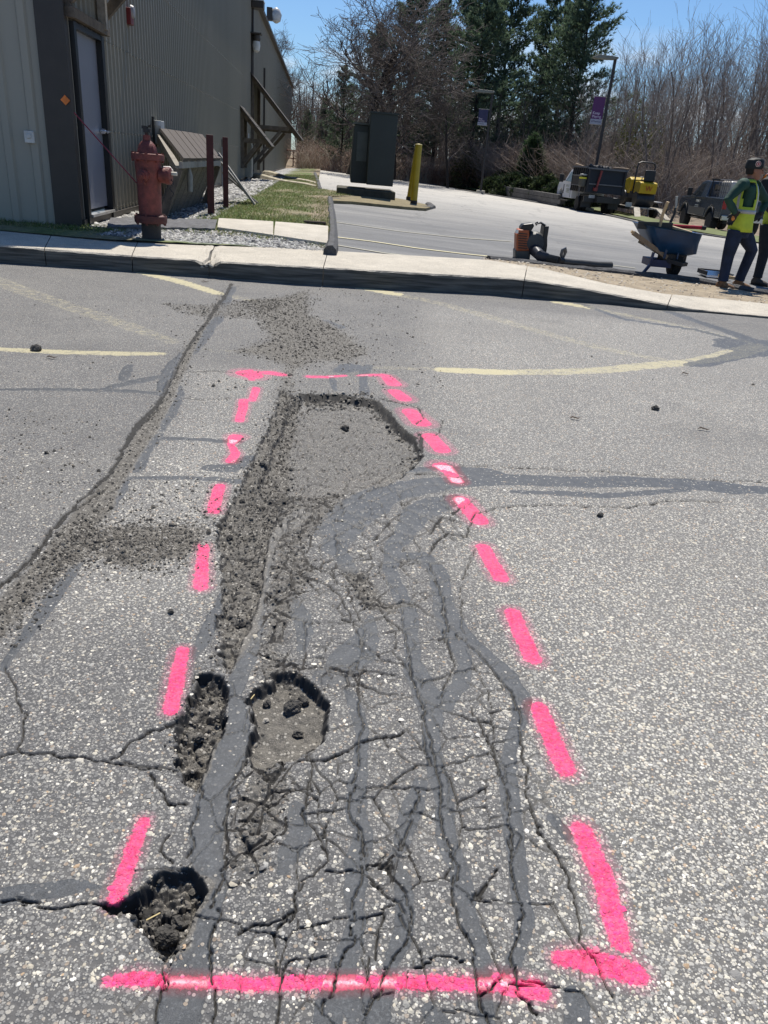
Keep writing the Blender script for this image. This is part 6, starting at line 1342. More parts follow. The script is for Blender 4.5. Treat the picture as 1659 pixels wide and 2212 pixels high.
# ---- trailer with roller
pT=L(1366,469); hd=math.radians(95); e=empty('equipment_trailer',tuple(pT),hd,'low equipment trailer with pale deck edges and white mudguards','trailer')
PLK=mat('trailer_planks',(.42,.38,.31),rough=.8,var=.3,scale=5); TM=mat('trailer_black',(.02,.02,.022),rough=.5)
for i in range(6): MB().box((.2,-.75+i*.3,.50),(4.0,.27,.05)).build('deck_plank',PLK,e)
for sg in (1,-1): MB().bar((-1.8,sg*.93,.48),(4.2-2,sg*.93,.48),.08,.14).build('side_rail',TM,e); wheel(e,.2,sg*1.12,.36,.24); MB().box((.2,sg*1.13,.79),(.95,.32,.04)).build('mudguard',mat('mudguard_white',(.55,.56,.57),rough=.4),e,bevel=.01); MB().bar((-1.8,sg*.55,.50),(-2.7,sg*.75,.10),.28,.05).build('ramp',PLK,e)
MB().bar((2.2,-.8,.5),(3.6,0,.6),.1,.12).build('drawbar',TM,e); MB().bar((2.2,.8,.5),(3.6,0,.6),.1,.12).build('drawbar',TM,e); MB().box((-1.85,1.0,.62),(.04,.3,.2)).build('licence_plate',mat('plate',(.4,.4,.4)),e)
MB().box((2.3,.1,1.05),(.9,1.7,.06)).build('front_shelf',HWD,e)
t=empty('road_roller',tuple(pT),hd,'yellow ride-on road roller with a tall roll bar on the trailer','roller'); RY=mat('roller_yellow',(.50,.34,.012),rough=.4,var=.1); DR=mat('drum_steel',(.05,.05,.05),rough=.45,metal=.4)
for x in (-.75,.95): MB().lathe([(.05,-.45),(.33,-.45),(.35,-.42),(.35,.42),(.33,.45),(.05,.45)],28,(x,-.08,.88),'y').build('drum',DR,t,smooth=True)
MB().prism([(-1.15,1.15),(-1.2,1.62),(-.95,1.68),(-.3,1.66),(-.3,1.15)],-.50,.36).build('rear_hood',RY,t,bevel=.03)
MB().prism([(.35,1.1),(.35,1.75),(.7,1.86),(1.3,1.72),(1.5,1.2),(1.4,1.1)],-.46,.30).build('engine_hood',RY,t,bevel=.05)
MB().box((.05,-.08,1.05),(2.0,.7,.3)).build('roller_frame',TM,t)
MB().box((-.75,-.08,1.72),(.5,.5,.10)).build('seat',BLK,t,bevel=.03); MB().box((-1.0,-.08,1.95),(.12,.52,.5)).build('seat_back',BLK,t,bevel=.04)
MB().tube([(-.35,-.52,1.1),(-.33,-.52,2.35),(-.33,-.46,2.5),(-.33,-.3,2.54),(-.33,.2,2.54),(-.33,.34,2.48),(-.33,.38,2.3),(-.35,.38,1.1)],.038,8).build('roll_bar',TM,t,smooth=True)
MB().tube([(.15,-.08,1.4),(-.05,-.08,1.85)],.025,8).lathe([(.17,-.01),(.19,.0),(.17,.01)],16,(-.06,-.08,1.88)).build('steering_wheel',BLK,t)
o=link('lettering',text_mesh('W',.34),mat('roller_red',(.35,.03,.02),rough=.5),t); o.location=(-1.225,.10,1.26); o.rotation_euler=(math.pi/2,0,-math.pi/2)
for i in range(6):
    lab=['red tool handle at the left end of the heap on the trailer','bleached wooden handle low in the heap on the trailer','red tool handle crossing the middle of the trailer heap','wooden handle lying on top of the trailer heap','short red handle nearest the roller on the trailer','steepest wooden handle in the trailer heap'][i]
    tag(MB().tube([(2.2+random.uniform(-.3,.3),random.uniform(-.2,.8),1.12),(1.7+random.uniform(-.3,.2),random.uniform(-.2,.8),1.25+.12*i*.5)],.03,6).build('hand_tool',[mat('dark_red_paint',(.16,.02,.02)),HWD][i%2],smooth=True,loc=tuple(pT),rz=hd),lab,'tool','tool handles heaped on the trailer')

# ================================================ people
SKIN=mat('skin',(.30,.135,.08),rough=.55,var=.08); JEAN=mat('dark_denim',(.012,.021,.048),rough=.85,var=.45,scale=9,bump=.4,bscale=22); GRN=mat('dark_green_shirt',(.010,.050,.034),rough=.8,var=.3,scale=7,bump=.35,bscale=16)
HIV=mat('hi_vis_yellow',(.50,.60,.05),rough=.75,var=.15,scale=8,bump=.5,bscale=14); SILV=mat('silver_reflective',(.42,.42,.42),rough=.35,var=.1); ORV=mat('orange_band',(.75,.16,.03),rough=.6,var=.05)
BOOT=mat('tan_boot',(.20,.105,.05),rough=.8,var=.35,scale=12,bump=.3); SOLE=mat('boot_sole',(.03,.024,.02),rough=.8); CAPM=mat('black_cap',(.010,.013,.012),rough=.7,var=.2); GLV=mat('black_glove',(.015,.013,.012),rough=.7); GLO=mat('orange_glove',(.55,.20,.04),rough=.6)
def voxel(o,size=.012,sm=6):
    r=o.modifiers.new('remesh','REMESH'); r.mode='VOXEL'; r.voxel_size=size; r.use_smooth_shade=True
    s=o.modifiers.new('smooth','SMOOTH'); s.factor=.6; s.iterations=sm; return o
def ell(m,c,rx,ry,rz,n=14,k=9):
    rg=[]
    for i in range(k):
        a=-math.pi/2+math.pi*(i+.02)/(k-1+.04); q=math.cos(a); rg.append(((c[0],c[1],c[2]+rz*math.sin(a)),(max(rx*q,.002),0,0),(0,max(ry*q,.002),0)))
    return m.rings(rg,n)
def limb(m,pts,rs,n=12): return m.tube(pts,rs,n)
def hand(m,w,dirv,nrm,s=1.):
    w=Vector(w); d=Vector(dirv).normalized(); nrm=Vector(nrm).normalized(); sd_=d.cross(nrm).normalized()
    m.rings([(w,sd_*.028,nrm*.020),(w+d*.05,sd_*.042,nrm*.018),(w+d*.095,sd_*.043,nrm*.015)],12)
    for i,l in enumerate((.062,.075,.07,.055)):
        b=w+d*.088+sd_*(-.032+.021*i); m.tube([b,b+d*l*.5-nrm*.008,b+d*l*.85-nrm*.028,b+d*l*.95-nrm*.042],[.0105,.010,.009,.007],8)
    b=w+d*.03-sd_*.035; m.tube([b,b-sd_*.025+d*.03,b-sd_*.028+d*.062-nrm*.015],[.013,.012,.009],8)
def person(J,label,facing,shirt,vestband,root,boots=BOOT,cap=True,glove=True,dark=JEAN):
    e=empty('person',tuple(root),0,label,'person'); v=lambda k:Vector(J[k])
    f=Vector((math.cos(facing),math.sin(facing),0)); sdv=Vector((-math.sin(facing),math.cos(facing),0)) # sdv = person's left
    # body: one continuous surface
    m=MB(); hd_=v('head'); nk=v('neck')
    m.rings([(hd_-Vector((0,0,.115))+f*.03,f*.035,sdv*.035),(hd_-Vector((0,0,.095))+f*.035,f*.06,sdv*.05),(hd_-Vector((0,0,.05))+f*.018,f*.085,sdv*.066),(hd_,f*.098,sdv*.076),(hd_+Vector((0,0,.05)),f*.098,sdv*.077),(hd_+Vector((0,0,.09)),f*.08,sdv*.062),(hd_+Vector((0,0,.115)),f*.03,sdv*.03)],18)
    m.tube([hd_+f*.085+Vector((0,0,.035)),hd_+f*.110+Vector((0,0,.0)),hd_+f*.122-Vector((0,0,.018)),hd_+f*.092-Vector((0,0,.028))],[.009,.014,.017,.010],8)       # nose
    m.tube([hd_+f*.088-Vector((0,0,.052))-sdv*.02,hd_+f*.097-Vector((0,0,.052)),hd_+f*.088-Vector((0,0,.052))+sdv*.02],.009,8)       # lips
    m.tube([hd_+f*.07-Vector((0,0,.095)),hd_+f*.078-Vector((0,0,.10))],.020,8)
    m.tube([hd_+f*.084+sdv*.045+Vector((0,0,.028)),hd_+f*.094+Vector((0,0,.032)),hd_+f*.084-sdv*.045+Vector((0,0,.028))],.010,8)
    for s_ in (1,-1): m.rings([(hd_+sdv*s_*.074-f*.004,f*.018,Vector((0,0,.032))),(hd_+sdv*s_*.088-f*.012,f*.014,Vector((0,0,.026)))],10)
    m.tube([hd_-Vector((0,0,.07))-f*.015,nk],[.056,.062],12)
    ch=(v('shR')+v('shL'))/2; hp_=(v('hipR')+v('hipL'))/2
    m.rings([(hp_-Vector((0,0,.04)),f*.10,sdv*.15),(hp_+(ch-hp_)*.35,f*.095,sdv*.14),(hp_+(ch-hp_)*.75,f*.11,sdv*.16),(ch-Vector((0,0,.02)),f*.09,sdv*.17),(nk,f*.05,sdv*.06)],16)
    for s_ in 'RL':
        limb(m,[v('sh'+s_),v('el'+s_),v('wr'+s_)],[.05,.04,.027]); limb(m,[v('hip'+s_),v('kn'+s_),v('an'+s_)],[.08,.055,.04])
        dv=(v('ha'+s_)-v('wr'+s_)); hand(m,v('wr'+s_),dv,sdv*(1 if s_=='L' else -1)*-1)
    body=voxel(m.build('body',SKIN,e,smooth=True),.0065,3)
    for s_ in (1,-1):
        q=hd_+f*.090+sdv*s_*.03+Vector((0,0,.014)); ell(MB(),q,.009,.011,.007).build('eye',mat('eye_dark',(.02,.015,.012),rough=.2),e,smooth=True)
    # hair / beard shadow
    m=MB(); m.rings([(hd_+Vector((0,0,.035))-f*.02,f*.088,sdv*.082),(hd_+Vector((0,0,-.02))-f*.035,f*.070,sdv*.078),(hd_+Vector((0,0,-.05))-f*.045,f*.045,sdv*.06)],16); m.build('hair',mat('dark_hair',(.015,.011,.009),rough=.8),e,smooth=True)
    if cap:
        m=MB().rings([(hd_+Vector((0,0,.020))-f*.014,f*.112,sdv*.094),(hd_+Vector((0,0,.075))-f*.012,f*.116,sdv*.098),(hd_+Vector((0,0,.125))-f*.008,f*.106,sdv*.090),(hd_+Vector((0,0,.150)),f*.075,sdv*.065),(hd_+Vector((0,0,.157)),f*.02,sdv*.02)],20)
        c=m.build('cap',CAPM,e,smooth=True)
        bz=Vector((0,0,.045)); MB().rings([(hd_+f*.085+bz+Vector((0,0,.008)),sdv*.082,Vector((0,0,.006))),(hd_+f*.14+bz+Vector((0,0,.006)),sdv*.072,Vector((0,0,.006))),(hd_+f*.185+bz-Vector((0,0,.004)),sdv*.035,Vector((0,0,.005)))],14).build('cap_peak',mat('grey_green_peak',(.10,.115,.095),rough=.7),c,smooth=True)
        pc=hd_-sdv*.100+Vector((0,0,.082))+f*.005
        for r,cl,k in ((.036,(.55,.50,.45),0),(.031,(.25,.02,.03),1),(.021,(.5,.46,.42),2),(.012,(.45,.03,.03),3)): MB().rings([(pc-sdv*(.0015*k),f*r,Vector((0,0,r))),(pc-sdv*(.006+.0018*k),f*r*.97,Vector((0,0,r*.97)))],20).build('cap_badge',mat('badge_%d'%k,cl,rough=.6,var=.02),c)
    # shirt
    m=MB(); m.rings([(hp_+Vector((0,0,-.02)),f*.115,sdv*.165),(hp_+(ch-hp_)*.35,f*.115,sdv*.16),(hp_+(ch-hp_)*.78,f*.13,sdv*.185),(ch+Vector((0,0,-.01)),f*.10,sdv*.19),(nk-Vector((0,0,.01)),f*.065,sdv*.07),(nk+Vector((0,0,.035))+f*.008,f*.062,sdv*.062)],18)
    for s_ in 'RL': 
        a,b,c_=v('sh'+s_),v('el'+s_),v('wr'+s_); limb(m,[a+(ch-a)*.25+Vector((0,0,.01)),a,a+(b-a)*.5,b,b+(c_-b)*.45,c_-(c_-b)*.04],[.085,.075,.066,.057,.052,.038],14)
    voxel(m.build('shirt',shirt,e,smooth=True),.009,5)
    # trousers
    m=MB(); m.rings([(hp_+Vector((0,0,.06)),f*.125,sdv*.17),(hp_,f*.135,sdv*.18),(hp_-Vector((0,0,.09)),f*.12,sdv*.165)],18)
    for s_ in 'RL':
        a,b,c_=v('hip'+s_),v('kn'+s_),v('an'+s_); limb(m,[a,a+(b-a)*.5,b,b+(c_-b)*.5,c_+(b-c_)*.10,c_-Vector((0,0,.015))],[.108,.098,.080,.072,.068,.074],14)
    voxel(m.build('trousers',dark,e,smooth=True),.009,5)
    for s_ in 'RL':
        an=v('an'+s_); d=v('toe'+s_)-an; d.z=0; d.normalize(); sd2=Vector((-d.y,d.x,0)); z0=v('toe'+s_).z; g=Vector((an.x,an.y,z0))
        m=MB().rings([(g-d*.075+Vector((0,0,.06)),sd2*.035,Vector((0,0,.04))),(g-d*.03+Vector((0,0,.065)),sd2*.046,Vector((0,0,.055))),(g+d*.05+Vector((0,0,.055)),sd2*.047,Vector((0,0,.045))),(g+d*.12+Vector((0,0,.045)),sd2*.052,Vector((0,0,.035))),(g+d*.175+Vector((0,0,.035)),sd2*.035,Vector((0,0,.025)))],14); m.tube([g+Vector((0,0,.06)),Vector(an)+Vector((0,0,.02))],[.052,.055],12)
        b_=voxel(m.build('boot',boots,e,smooth=True),.009,3); MB().rings([(g-d*.085+Vector((0,0,.013)),sd2*.030,Vector((0,0,.013))),(g+Vector((0,0,.013)),sd2*.046,Vector((0,0,.013))),(g+d*.12+Vector((0,0,.013)),sd2*.054,Vector((0,0,.013))),(g+d*.185+Vector((0,0,.014)),sd2*.032,Vector((0,0,.012)))],14).build('sole',SOLE,b_,smooth=True)
    # vest: open shell over the shirt, cut-out armholes, V neck
    up=Vector((0,0,1)); n=40; rowsV=[]
    lv=[(-.02,.150,.200),(.12,.146,.192),(.30,.142,.186),(.50,.146,.196),(.66,.150,.205),(.80,.142,.205),(.92,.118,.190),(1.0,.090,.150),(1.05,.076,.105)]
    top=nk-Vector((0,0,.015)); base=hp_-Vector((0,0,.0))
    V=[];Fc=[]
    for i,(t,a,b) in enumerate(lv):
        c=base+(top-base)*t
        for k in range(n):
            q=2*math.pi*k/n; wr=1+.035*math.sin(q*7+t*5)*max(0,.6-t)*1.5; V.append(c+f*(a*math.cos(q)*wr)+sdv*(b*math.sin(q)*wr))
    for i in range(len(lv)-1):
        t=(lv[i][0]+lv[i+1][0])/2
        for k in range(n):
            q=2*math.pi*(k+.5)/n; 
            if t>.55 and t<1.0 and abs(math.sin(q))>(.90 if t<.72 else .84): continue      # armholes
            if t>.62 and math.cos(q)>1-.16*(t-.55)/.45*1.2: continue           # v neck
            Fc.append((i*n+k,i*n+(k+1)%n,(i+1)*n+(k+1)%n,(i+1)*n+k))
    o=MB().add(V,Fc).build('vest',HIV,e,smooth=True); sm=o.modifiers.new('thickness','SOLIDIFY'); sm.thickness=.008; sm.offset=1
    def band(t0,t1,mt,name,q0=0,q1=2*math.pi,off=.012):
        V=[];Fc=[];N_=36
        for j in range(N_+1):
            q=q0+(q1-q0)*j/N_
            for t in (t0,t1):
                a=np.interp(t,[l[0] for l in lv],[l[1] for l in lv])+off; b=np.interp(t,[l[0] for l in lv],[l[2] for l in lv])+off; V.append(base+(top-base)*t+f*(a*math.cos(q))+sdv*(b*math.sin(q)))
            if j: k=2*j; Fc.append((k-2,k,k+1,k-1))
        oo=MB().add(V,Fc).build(name,mt,o,smooth=True); s2=oo.modifiers.new('thickness','SOLIDIFY'); s2.thickness=.004
    band(.36,.44,SILV,'reflective_band')
    if vestband: band(.33,.36,ORV,'orange_trim'); band(.44,.47,ORV,'orange_trim'); 
    for q in ([math.radians(a) for a in (40,-40,140,-140)]):
        V=[];Fc=[]
        for j,t in enumerate(np.linspace(.44,.98,10)):
            for dq in (-.11,.11):
                a=np.interp(t,[l[0] for l in lv],[l[1] for l in lv])+.011; b=np.interp(t,[l[0] for l in lv],[l[2] for l in lv])+.011; V.append(base+(top-base)*t+f*(a*math.cos(q+dq))+sdv*(b*math.sin(q+dq)))
            if j: k=2*j; Fc.append((k-2,k,k+1,k-1))
        oo=MB().add(V,Fc).build('reflective_strip',SILV,o,smooth=True); s2=oo.modifiers.new('thickness','SOLIDIFY'); s2.thickness=.004
    if vestband:   # orange and silver shoulder yoke
        for s_ in 'RL':
            a=v('sh'+s_); 
            for k,(w,mt) in enumerate(((.075,ORV),(.045,SILV))): MB().rings([(nk+Vector((0,0,-.01))+(a-nk)*.35-f*.0,f*(.075+.004*k),up*(.075+.004*k)) if False else (nk+(a-nk)*(.62-w*2)+Vector((0,0,.006*k)),f*(.105+.004*k),up*.085),(nk+(a-nk)*(.62+w*2)+Vector((0,0,.006*k)),f*(.105+.004*k),up*.085)],16,caps=False).build('shoulder_band',mt,o,smooth=True)
    if glove:
        for s_ in 'RL':
            m=MB(); d=v('ha'+s_)-v('wr'+s_); hand(m,v('wr'+s_),d,sdv*(1 if s_=='L' else -1)*-1); m.tube([v('wr'+s_)-d.normalized()*.04,v('wr'+s_)+d.normalized()*.02],[.036,.034],12)
            g_=voxel(m.build('glove',GLV,e,smooth=True),.006,1); g_.modifiers.new('grow','DISPLACE').strength=.004; g_.modifiers['grow'].mid_level=0
            sh_=-1 if s_=='R' else 1; ell(MB(),v('wr'+s_)+d.normalized()*.06+sdv*sh_*.018,.026,.010,.034).build('glove_patch',GLO,g_,smooth=True)
    return e
base=L(1572,625); 
def W(u,v,dy=0.): 
    q=AT(u,v,base[1]+dy)-base; return (float(q[0]),float(dy),float(q[2]))
J=dict(head=W(1629,369,0),neck=W(1618,391,0),shR=W(1603,399,-.19),shL=W(1634,404,.17),elR=W(1572,431,-.26),wrR=W(1590,462,-.22),haR=W(1581,474,-.20),
 elL=W(1655,435,.28),wrL=W(1642,462,.16),haL=W(1632,470,.10),hipR=W(1590,497,-.09),hipL=W(1606,498,.09),knR=W(1573,553,-.10),anR=W(1561,609,-.12),knL=W(1624,541,.12),anL=W(1599,597,.16))
def foot(u,v,dy,z): q=AT(u,v,base[1]+dy)-base; return (float(q[0]),float(dy),z)
zr=0.0; J['toeR']=foot(1590,624,-.14,zr); J['toeL']=foot(1620,612,.14,.0)
# keep soles on the ground
for s_,dy in (('R',-.12),('L',.16)):
    a=J['an'+s_]; J['an'+s_]=(a[0],a[1],.13)
person(J,'worker in yellow vest and dark green sleeves, glove on hip, black cap, facing right',math.radians(-8),GRN,False,base)
base=L(1655,622)+np.array([0,.35,0]); base[2]=lotz(base[0],base[1])
J=dict(head=W(1690,350,0),neck=W(1684,376,0),shR=W(1655,393,-.12),shL=W(1706,398,.15),elR=W(1652,436,-.2),wrR=W(1672,466,-.28),haR=W(1684,474,-.30),
 elL=W(1722,440,.2),wrL=W(1712,470,.05),haL=W(1706,480,0),hipR=W(1658,484,-.09),hipL=W(1682,486,.09),knR=W(1650,548,-.10),anR=W(1634,607,-.12),knL=W(1688,548,.12),anL=W(1680,606,.14))
J['toeR']=foot(1655,618,-.2,0.);J['toeL']=foot(1700,616,.14,0.)
for s_ in 'RL': a=J['an'+s_]; J['an'+s_]=(a[0],a[1],.13)
person(J,'second worker in black sleeves, vest with orange and silver shoulder bands, behind the first',math.radians(-30),mat('black_sleeve',(.012,.014,.014),rough=.8,var=.3),True,base,boots=mat('dark_boot',(.05,.04,.035),rough=.7),dark=mat('black_trousers',(.012,.014,.020),rough=.85,var=.3,bump=.3))
# ================================================ woods
def seg_mesh(name,S,ns=3,cols=None):
    """S: array of (x0,y0,z0,x1,y1,z1,r0,r1)"""
    S=np.array(S,float); A,B=S[:,:3],S[:,3:6]; d=B-A; d/=np.linalg.norm(d,axis=1,keepdims=True)+1e-9
    up=np.where(np.abs(d[:,2:3])<.9,np.array([[0,0,1.]]),np.array([[1.,0,0]])); x=np.cross(d,up); x/=np.linalg.norm(x,axis=1,keepdims=True); y=np.cross(d,x)
    V=[]
    for P,r in ((A,S[:,6]),(B,S[:,7])):
        for k in range(ns): a=2*math.pi*k/ns; V.append(P+x*(r*math.cos(a))[:,None]+y*(r*math.sin(a))[:,None])
    V=np.stack(V,1).reshape(-1,3); n=len(S); b=(np.arange(n)*2*ns)[:,None]
    Fq=np.concatenate([np.concatenate([b+k,b+(k+1)%ns,b+ns+(k+1)%ns,b+ns+k],1) for k in range(ns)])
    return np_mesh(name,V,Fq,cols=None if cols is None else {'tone':np.repeat(cols,2*ns,0)})
def grow(rs,p,d,L_,r,lev,out,maxlev,spread,nch,up,minr=.004,segs=4):
    p=np.array(p,float); d=np.array(d,float); n=segs if lev<3 else 2; pts=[p.copy()]
    for i in range(n):
        d=d+rs.normal(0,.10+.03*lev,3); d[2]+=up; d/=np.linalg.norm(d); q=p+d*L_/n; r1=max(r*(1-.55*(i+1)/n),minr); out[0 if lev==0 else 1].append((*p,*q,max(r*(1-.55*i/n),minr),r1)); p=q; pts.append(p.copy())
    if lev>=maxlev: return
    for k in range(nch[min(lev,len(nch)-1)]):
        t=rs.uniform(.25 if lev else .22,1.); i=min(int(t*n),n-1); base=pts[i]+(pts[i+1]-pts[i])*(t*n-i)
        a=rs.uniform(0,6.283); sp=spread*rs.uniform(.6,1.25); x,y=basis(d); nd=np.array(Vector(d)*math.cos(sp)+(x*math.cos(a)+y*math.sin(a))*math.sin(sp))
        grow(rs,base,nd,L_*(rs.uniform(.32,.55) if lev==0 else rs.uniform(.42,.68))*(1.25-.55*t if lev==0 else 1),max(r*(1-.55*t)*.55,minr),lev+1,out,maxlev,spread,nch,up,minr,segs)
BARK=mat('grey_bark',(.16,.135,.115),rough=.95,var=.4,scale=5); TWIG=mat('twig_bark',(.25,.215,.19),rough=.95,var=.3,scale=2); DARKB=mat('dark_bark_wet',(.035,.028,.024),rough=.95,var=.4,scale=4)
def proto_bare(seed,Ht,r,nch,spread,up,maxlev=3,segs=6,minr=.008):
    rs=np.random.RandomState(seed); out=[[],[]]; grow(rs,(0,0,-.3),(0.02,0,1),Ht,r,0,out,maxlev,spread,nch,up,minr,segs)
    return seg_mesh('trunk',out[0],6),seg_mesh('crown',out[1],3)
SAP=[proto_bare(100+i,11.,.10,[12,5,2],.55,.075,3,7,.009) for i in range(7)]
OAK=[proto_bare(200+i,8.5,.24,[15,9,6,4],.85,.04,4,6,.010) for i in range(2)]
def tree_bare(pr,x,y,ht,href,label,cat,group,name,rs,w=1.,lean=0):
    e=empty(name,(x,y,tz(x,y)),rs.uniform(0,6.28),label,cat,group); k=ht/href; e.scale=(k*w,k*w,k); e.rotation_euler[0]=lean+rs.normal(0,.03); e.rotation_euler[1]=rs.normal(0,.03)
    link('trunk',pr[0],None,e); link('crown',pr[1],None,e)['kind']='stuff'; return e
OTW=mat('oak_twig',(.125,.105,.095),rough=.95,var=.3,scale=2)
for a,b in SAP: a.materials.append(BARK); b.materials.append(TWIG)
for a,b in OAK: a.materials.append(DARKB); b.materials.append(OTW)
def px2x(u,Y): r=ray(u,385); return Y*r[0]/r[1]
rs=np.random.RandomState(77)
# needle foliage
def tufts(rs,P,D,nb,ln,wd_,tone,sp=.8):
    """needle clusters at points P pointing along D -> triangles"""
    n=len(P); P=np.repeat(P,nb,0); D=np.repeat(D,nb,0)+rs.normal(0,sp,(n*nb,3)); D/=np.linalg.norm(D,axis=1,keepdims=True); T=np.repeat(tone,nb,0)*rs.uniform(.7,1.3,(n*nb,1))
    sd_=np.cross(D,rs.normal(0,1,(n*nb,3))); sd_/=np.linalg.norm(sd_,axis=1,keepdims=True); l=ln*rs.uniform(.6,1.3,(n*nb,1)); 
    V=np.stack([P-sd_*wd_,P+sd_*wd_,P+D*l],1).reshape(-1,3); return V,np.repeat(T,3,0)
def proto_pine(seed,Ht,wid,base=.22,nwh=24,dens=1.):
    rs=np.random.RandomState(seed); tr=[];br=[];P=[];D=[];T=[]
    z=0; p=np.array([0,0,-.3]); 
    for i in range(10): q=np.array([rs.normal(0,.05),rs.normal(0,.05),Ht*(i+1)/10]); tr.append((*p,*q,.22*(1-i/10.5)*Ht/14,.22*(1-(i+1)/10.5)*Ht/14)); p=q
    for w in range(nwh):
        t=w/(nwh-1); z=Ht*(base+(1-base)*t**.9); nbr=rs.randint(4,7); 
        for k in range(nbr):
            if rs.rand()<.12: continue
            a=rs.uniform(0,6.283); l=wid*(1-t)**.65*rs.uniform(.55,1.15)*(.55+.45*min(1,(t+.12)*4))+.25; dv=np.array([math.cos(a),math.sin(a),rs.uniform(-.05,.28)+.35*t]); q0=np.array([0,0,z]); nsg=4
            for j in range(nsg):
                dv=dv+np.array([0,0,.05])+rs.normal(0,.06,3); dv/=np.linalg.norm(dv); q1=q0+dv*l/nsg; br.append((*q0,*q1,.035*(1-j/nsg)+.008,.03*(1-(j+1)/nsg)+.008))
                m_=int((3+5*j)*dens)
                for _ in range(m_):
                    f_=rs.rand(); sd_=np.cross(dv,[0,0,1]); sd_/=np.linalg.norm(sd_)+1e-9; off=sd_*rs.uniform(-1,1)*l*(.10+.07*j)*(1.1-t*.3)+np.array([0,0,rs.uniform(-.10,.22)]); P.append(q0+(q1-q0)*f_+off+dv*abs(off@sd_)*.6); D.append(dv+sd_*np.sign(off@sd_)*.5+np.array([0,0,.5])); T.append(rs.choice([0,1,2],p=[.45,.38,.17]))
                q0=q1
    P=np.array(P);D=np.array(D); pal=np.array([(.085,.13,.085),(.13,.19,.115),(.18,.25,.14)]); V,C_=tufts(rs,P,D,6,.33,.036,pal[np.array(T)],.65)
    return seg_mesh('trunk',tr,8),seg_mesh('branches',br,3),np_mesh('needles',V,None,np.arange(len(V)).reshape(-1,3),cols={'tone':C_})
NEED=mat('pine_needles',(1,1,1),rough=.6,var=.15,scale=1.5,vcol='tone',trans=.4)
PIN=[proto_pine(31,14,4.4,.16,27),proto_pine(32,14,3.9,.22,25),proto_pine(33,14,4.0,.08,28,.9)]
for a,b,c in PIN: a.materials.append(DARKB); b.materials.append(DARKB); c.materials.append(NEED)
def pine(k,u,Y,vtop,label,w=1.,name='pine_tree'):
    x=px2x(u,Y); z=tz(x,Y); ht=zat(x,Y,vtop)-z; e=empty(name,(x,Y,z),rs.uniform(0,6.28),label,'pine tree','evergreens standing at the edge of the wood'); s=ht/14; e.scale=(s*w,s*w,s)
    for n_,me in zip(('trunk','branches','needles'),PIN[k]):
        o_=link(n_,me,None,e)
        if n_!='trunk': o_['kind']='stuff'
    return e
pine(2,735,60,150,'short dense dark pine just right of the building corner',.85)
pine(0,660,72,240,'small pine peeping out beside the far corner of the building',.9)
pine(0,1010,60,-30,'full pine left of the thick trunked one',.95)
pine(1,870,66,-20,'tall pine behind the wide bare oak',.95)
pine(0,930,62,10,'tall full pine right of the wide bare oak',.9)
pine(1,985,70,-60,'very tall pine in the middle of the evergreens, its top out of frame',1.)
pine(0,1060,64,-120,'tall thick trunked pine left of the farther lamp post, its top out of frame',.95)
pine(2,1140,66,-90,'broad pine above the farther lamp post, its top out of frame',.8)
pine(0,1215,62,-60,'rightmost tall pine, its boughs edged against the blue sky',1.)
pine(1,1180,72,-30,'slim pine behind the rightmost tall pine',.9)
pine(1,800,75,60,'pine half hidden behind the crown of the wide bare oak',1.)
pine(2,820,63,225,'low dark pine behind the transformer',.95)
pine(2,700,66,215,'second small dark pine by the far corner of the building',.9)
# bare oaks
def oak(k,u,Y,vt,label,w=1.,lean=0):
    x=px2x(u,Y); z=tz(x,Y); ht=(zat(x,Y,vt)-z); return tree_bare(OAK[k],x,Y,ht,9.6,label,'tree',None,'bare_tree',rs,w,lean)
oak(0,752,55,38,'wide spreading bare oak between the building and the pines',1.35)
oak(1,850,57,70,'second bare broadleaf tree against the pines, left of the yellow bollards',.9)
oak(1,612,80,110,'faint bare treetop showing above the sloping roof edge',1.)
oak(0,970,53,190,'pale grey bare tree in front of the dark pines',.7)
# young bare trees of the wood on the right
n=0
for i in range(150):
    u=rs.uniform(1235,1900) if i<108 else (rs.uniform(640,1250)); Y=rs.uniform(44,82) if u>1235 else rs.uniform(60,92)
    if u>1400: Y=rs.uniform(46,80)
    x=px2x(u,Y)
    if u<1235: vt=rs.uniform(150,260)
    else: vt=float(np.interp(u,[1235,1320,1400,1480,1560,1659,1900],[195,165,145,125,110,80,55]))+rs.uniform(-35,90)
    ht=zat(x,Y,vt)-tz(x,Y)
    lab='slender bare young tree in the dense wood behind the trucks' if u>=1235 else 'slender bare young tree among the pines'
    tree_bare(SAP[i%7],x,Y,ht,12.2,lab,'tree','bare young trees of the wood' if u>=1235 else 'bare young trees among the pines','young_tree',rs,rs.uniform(.8,1.15))
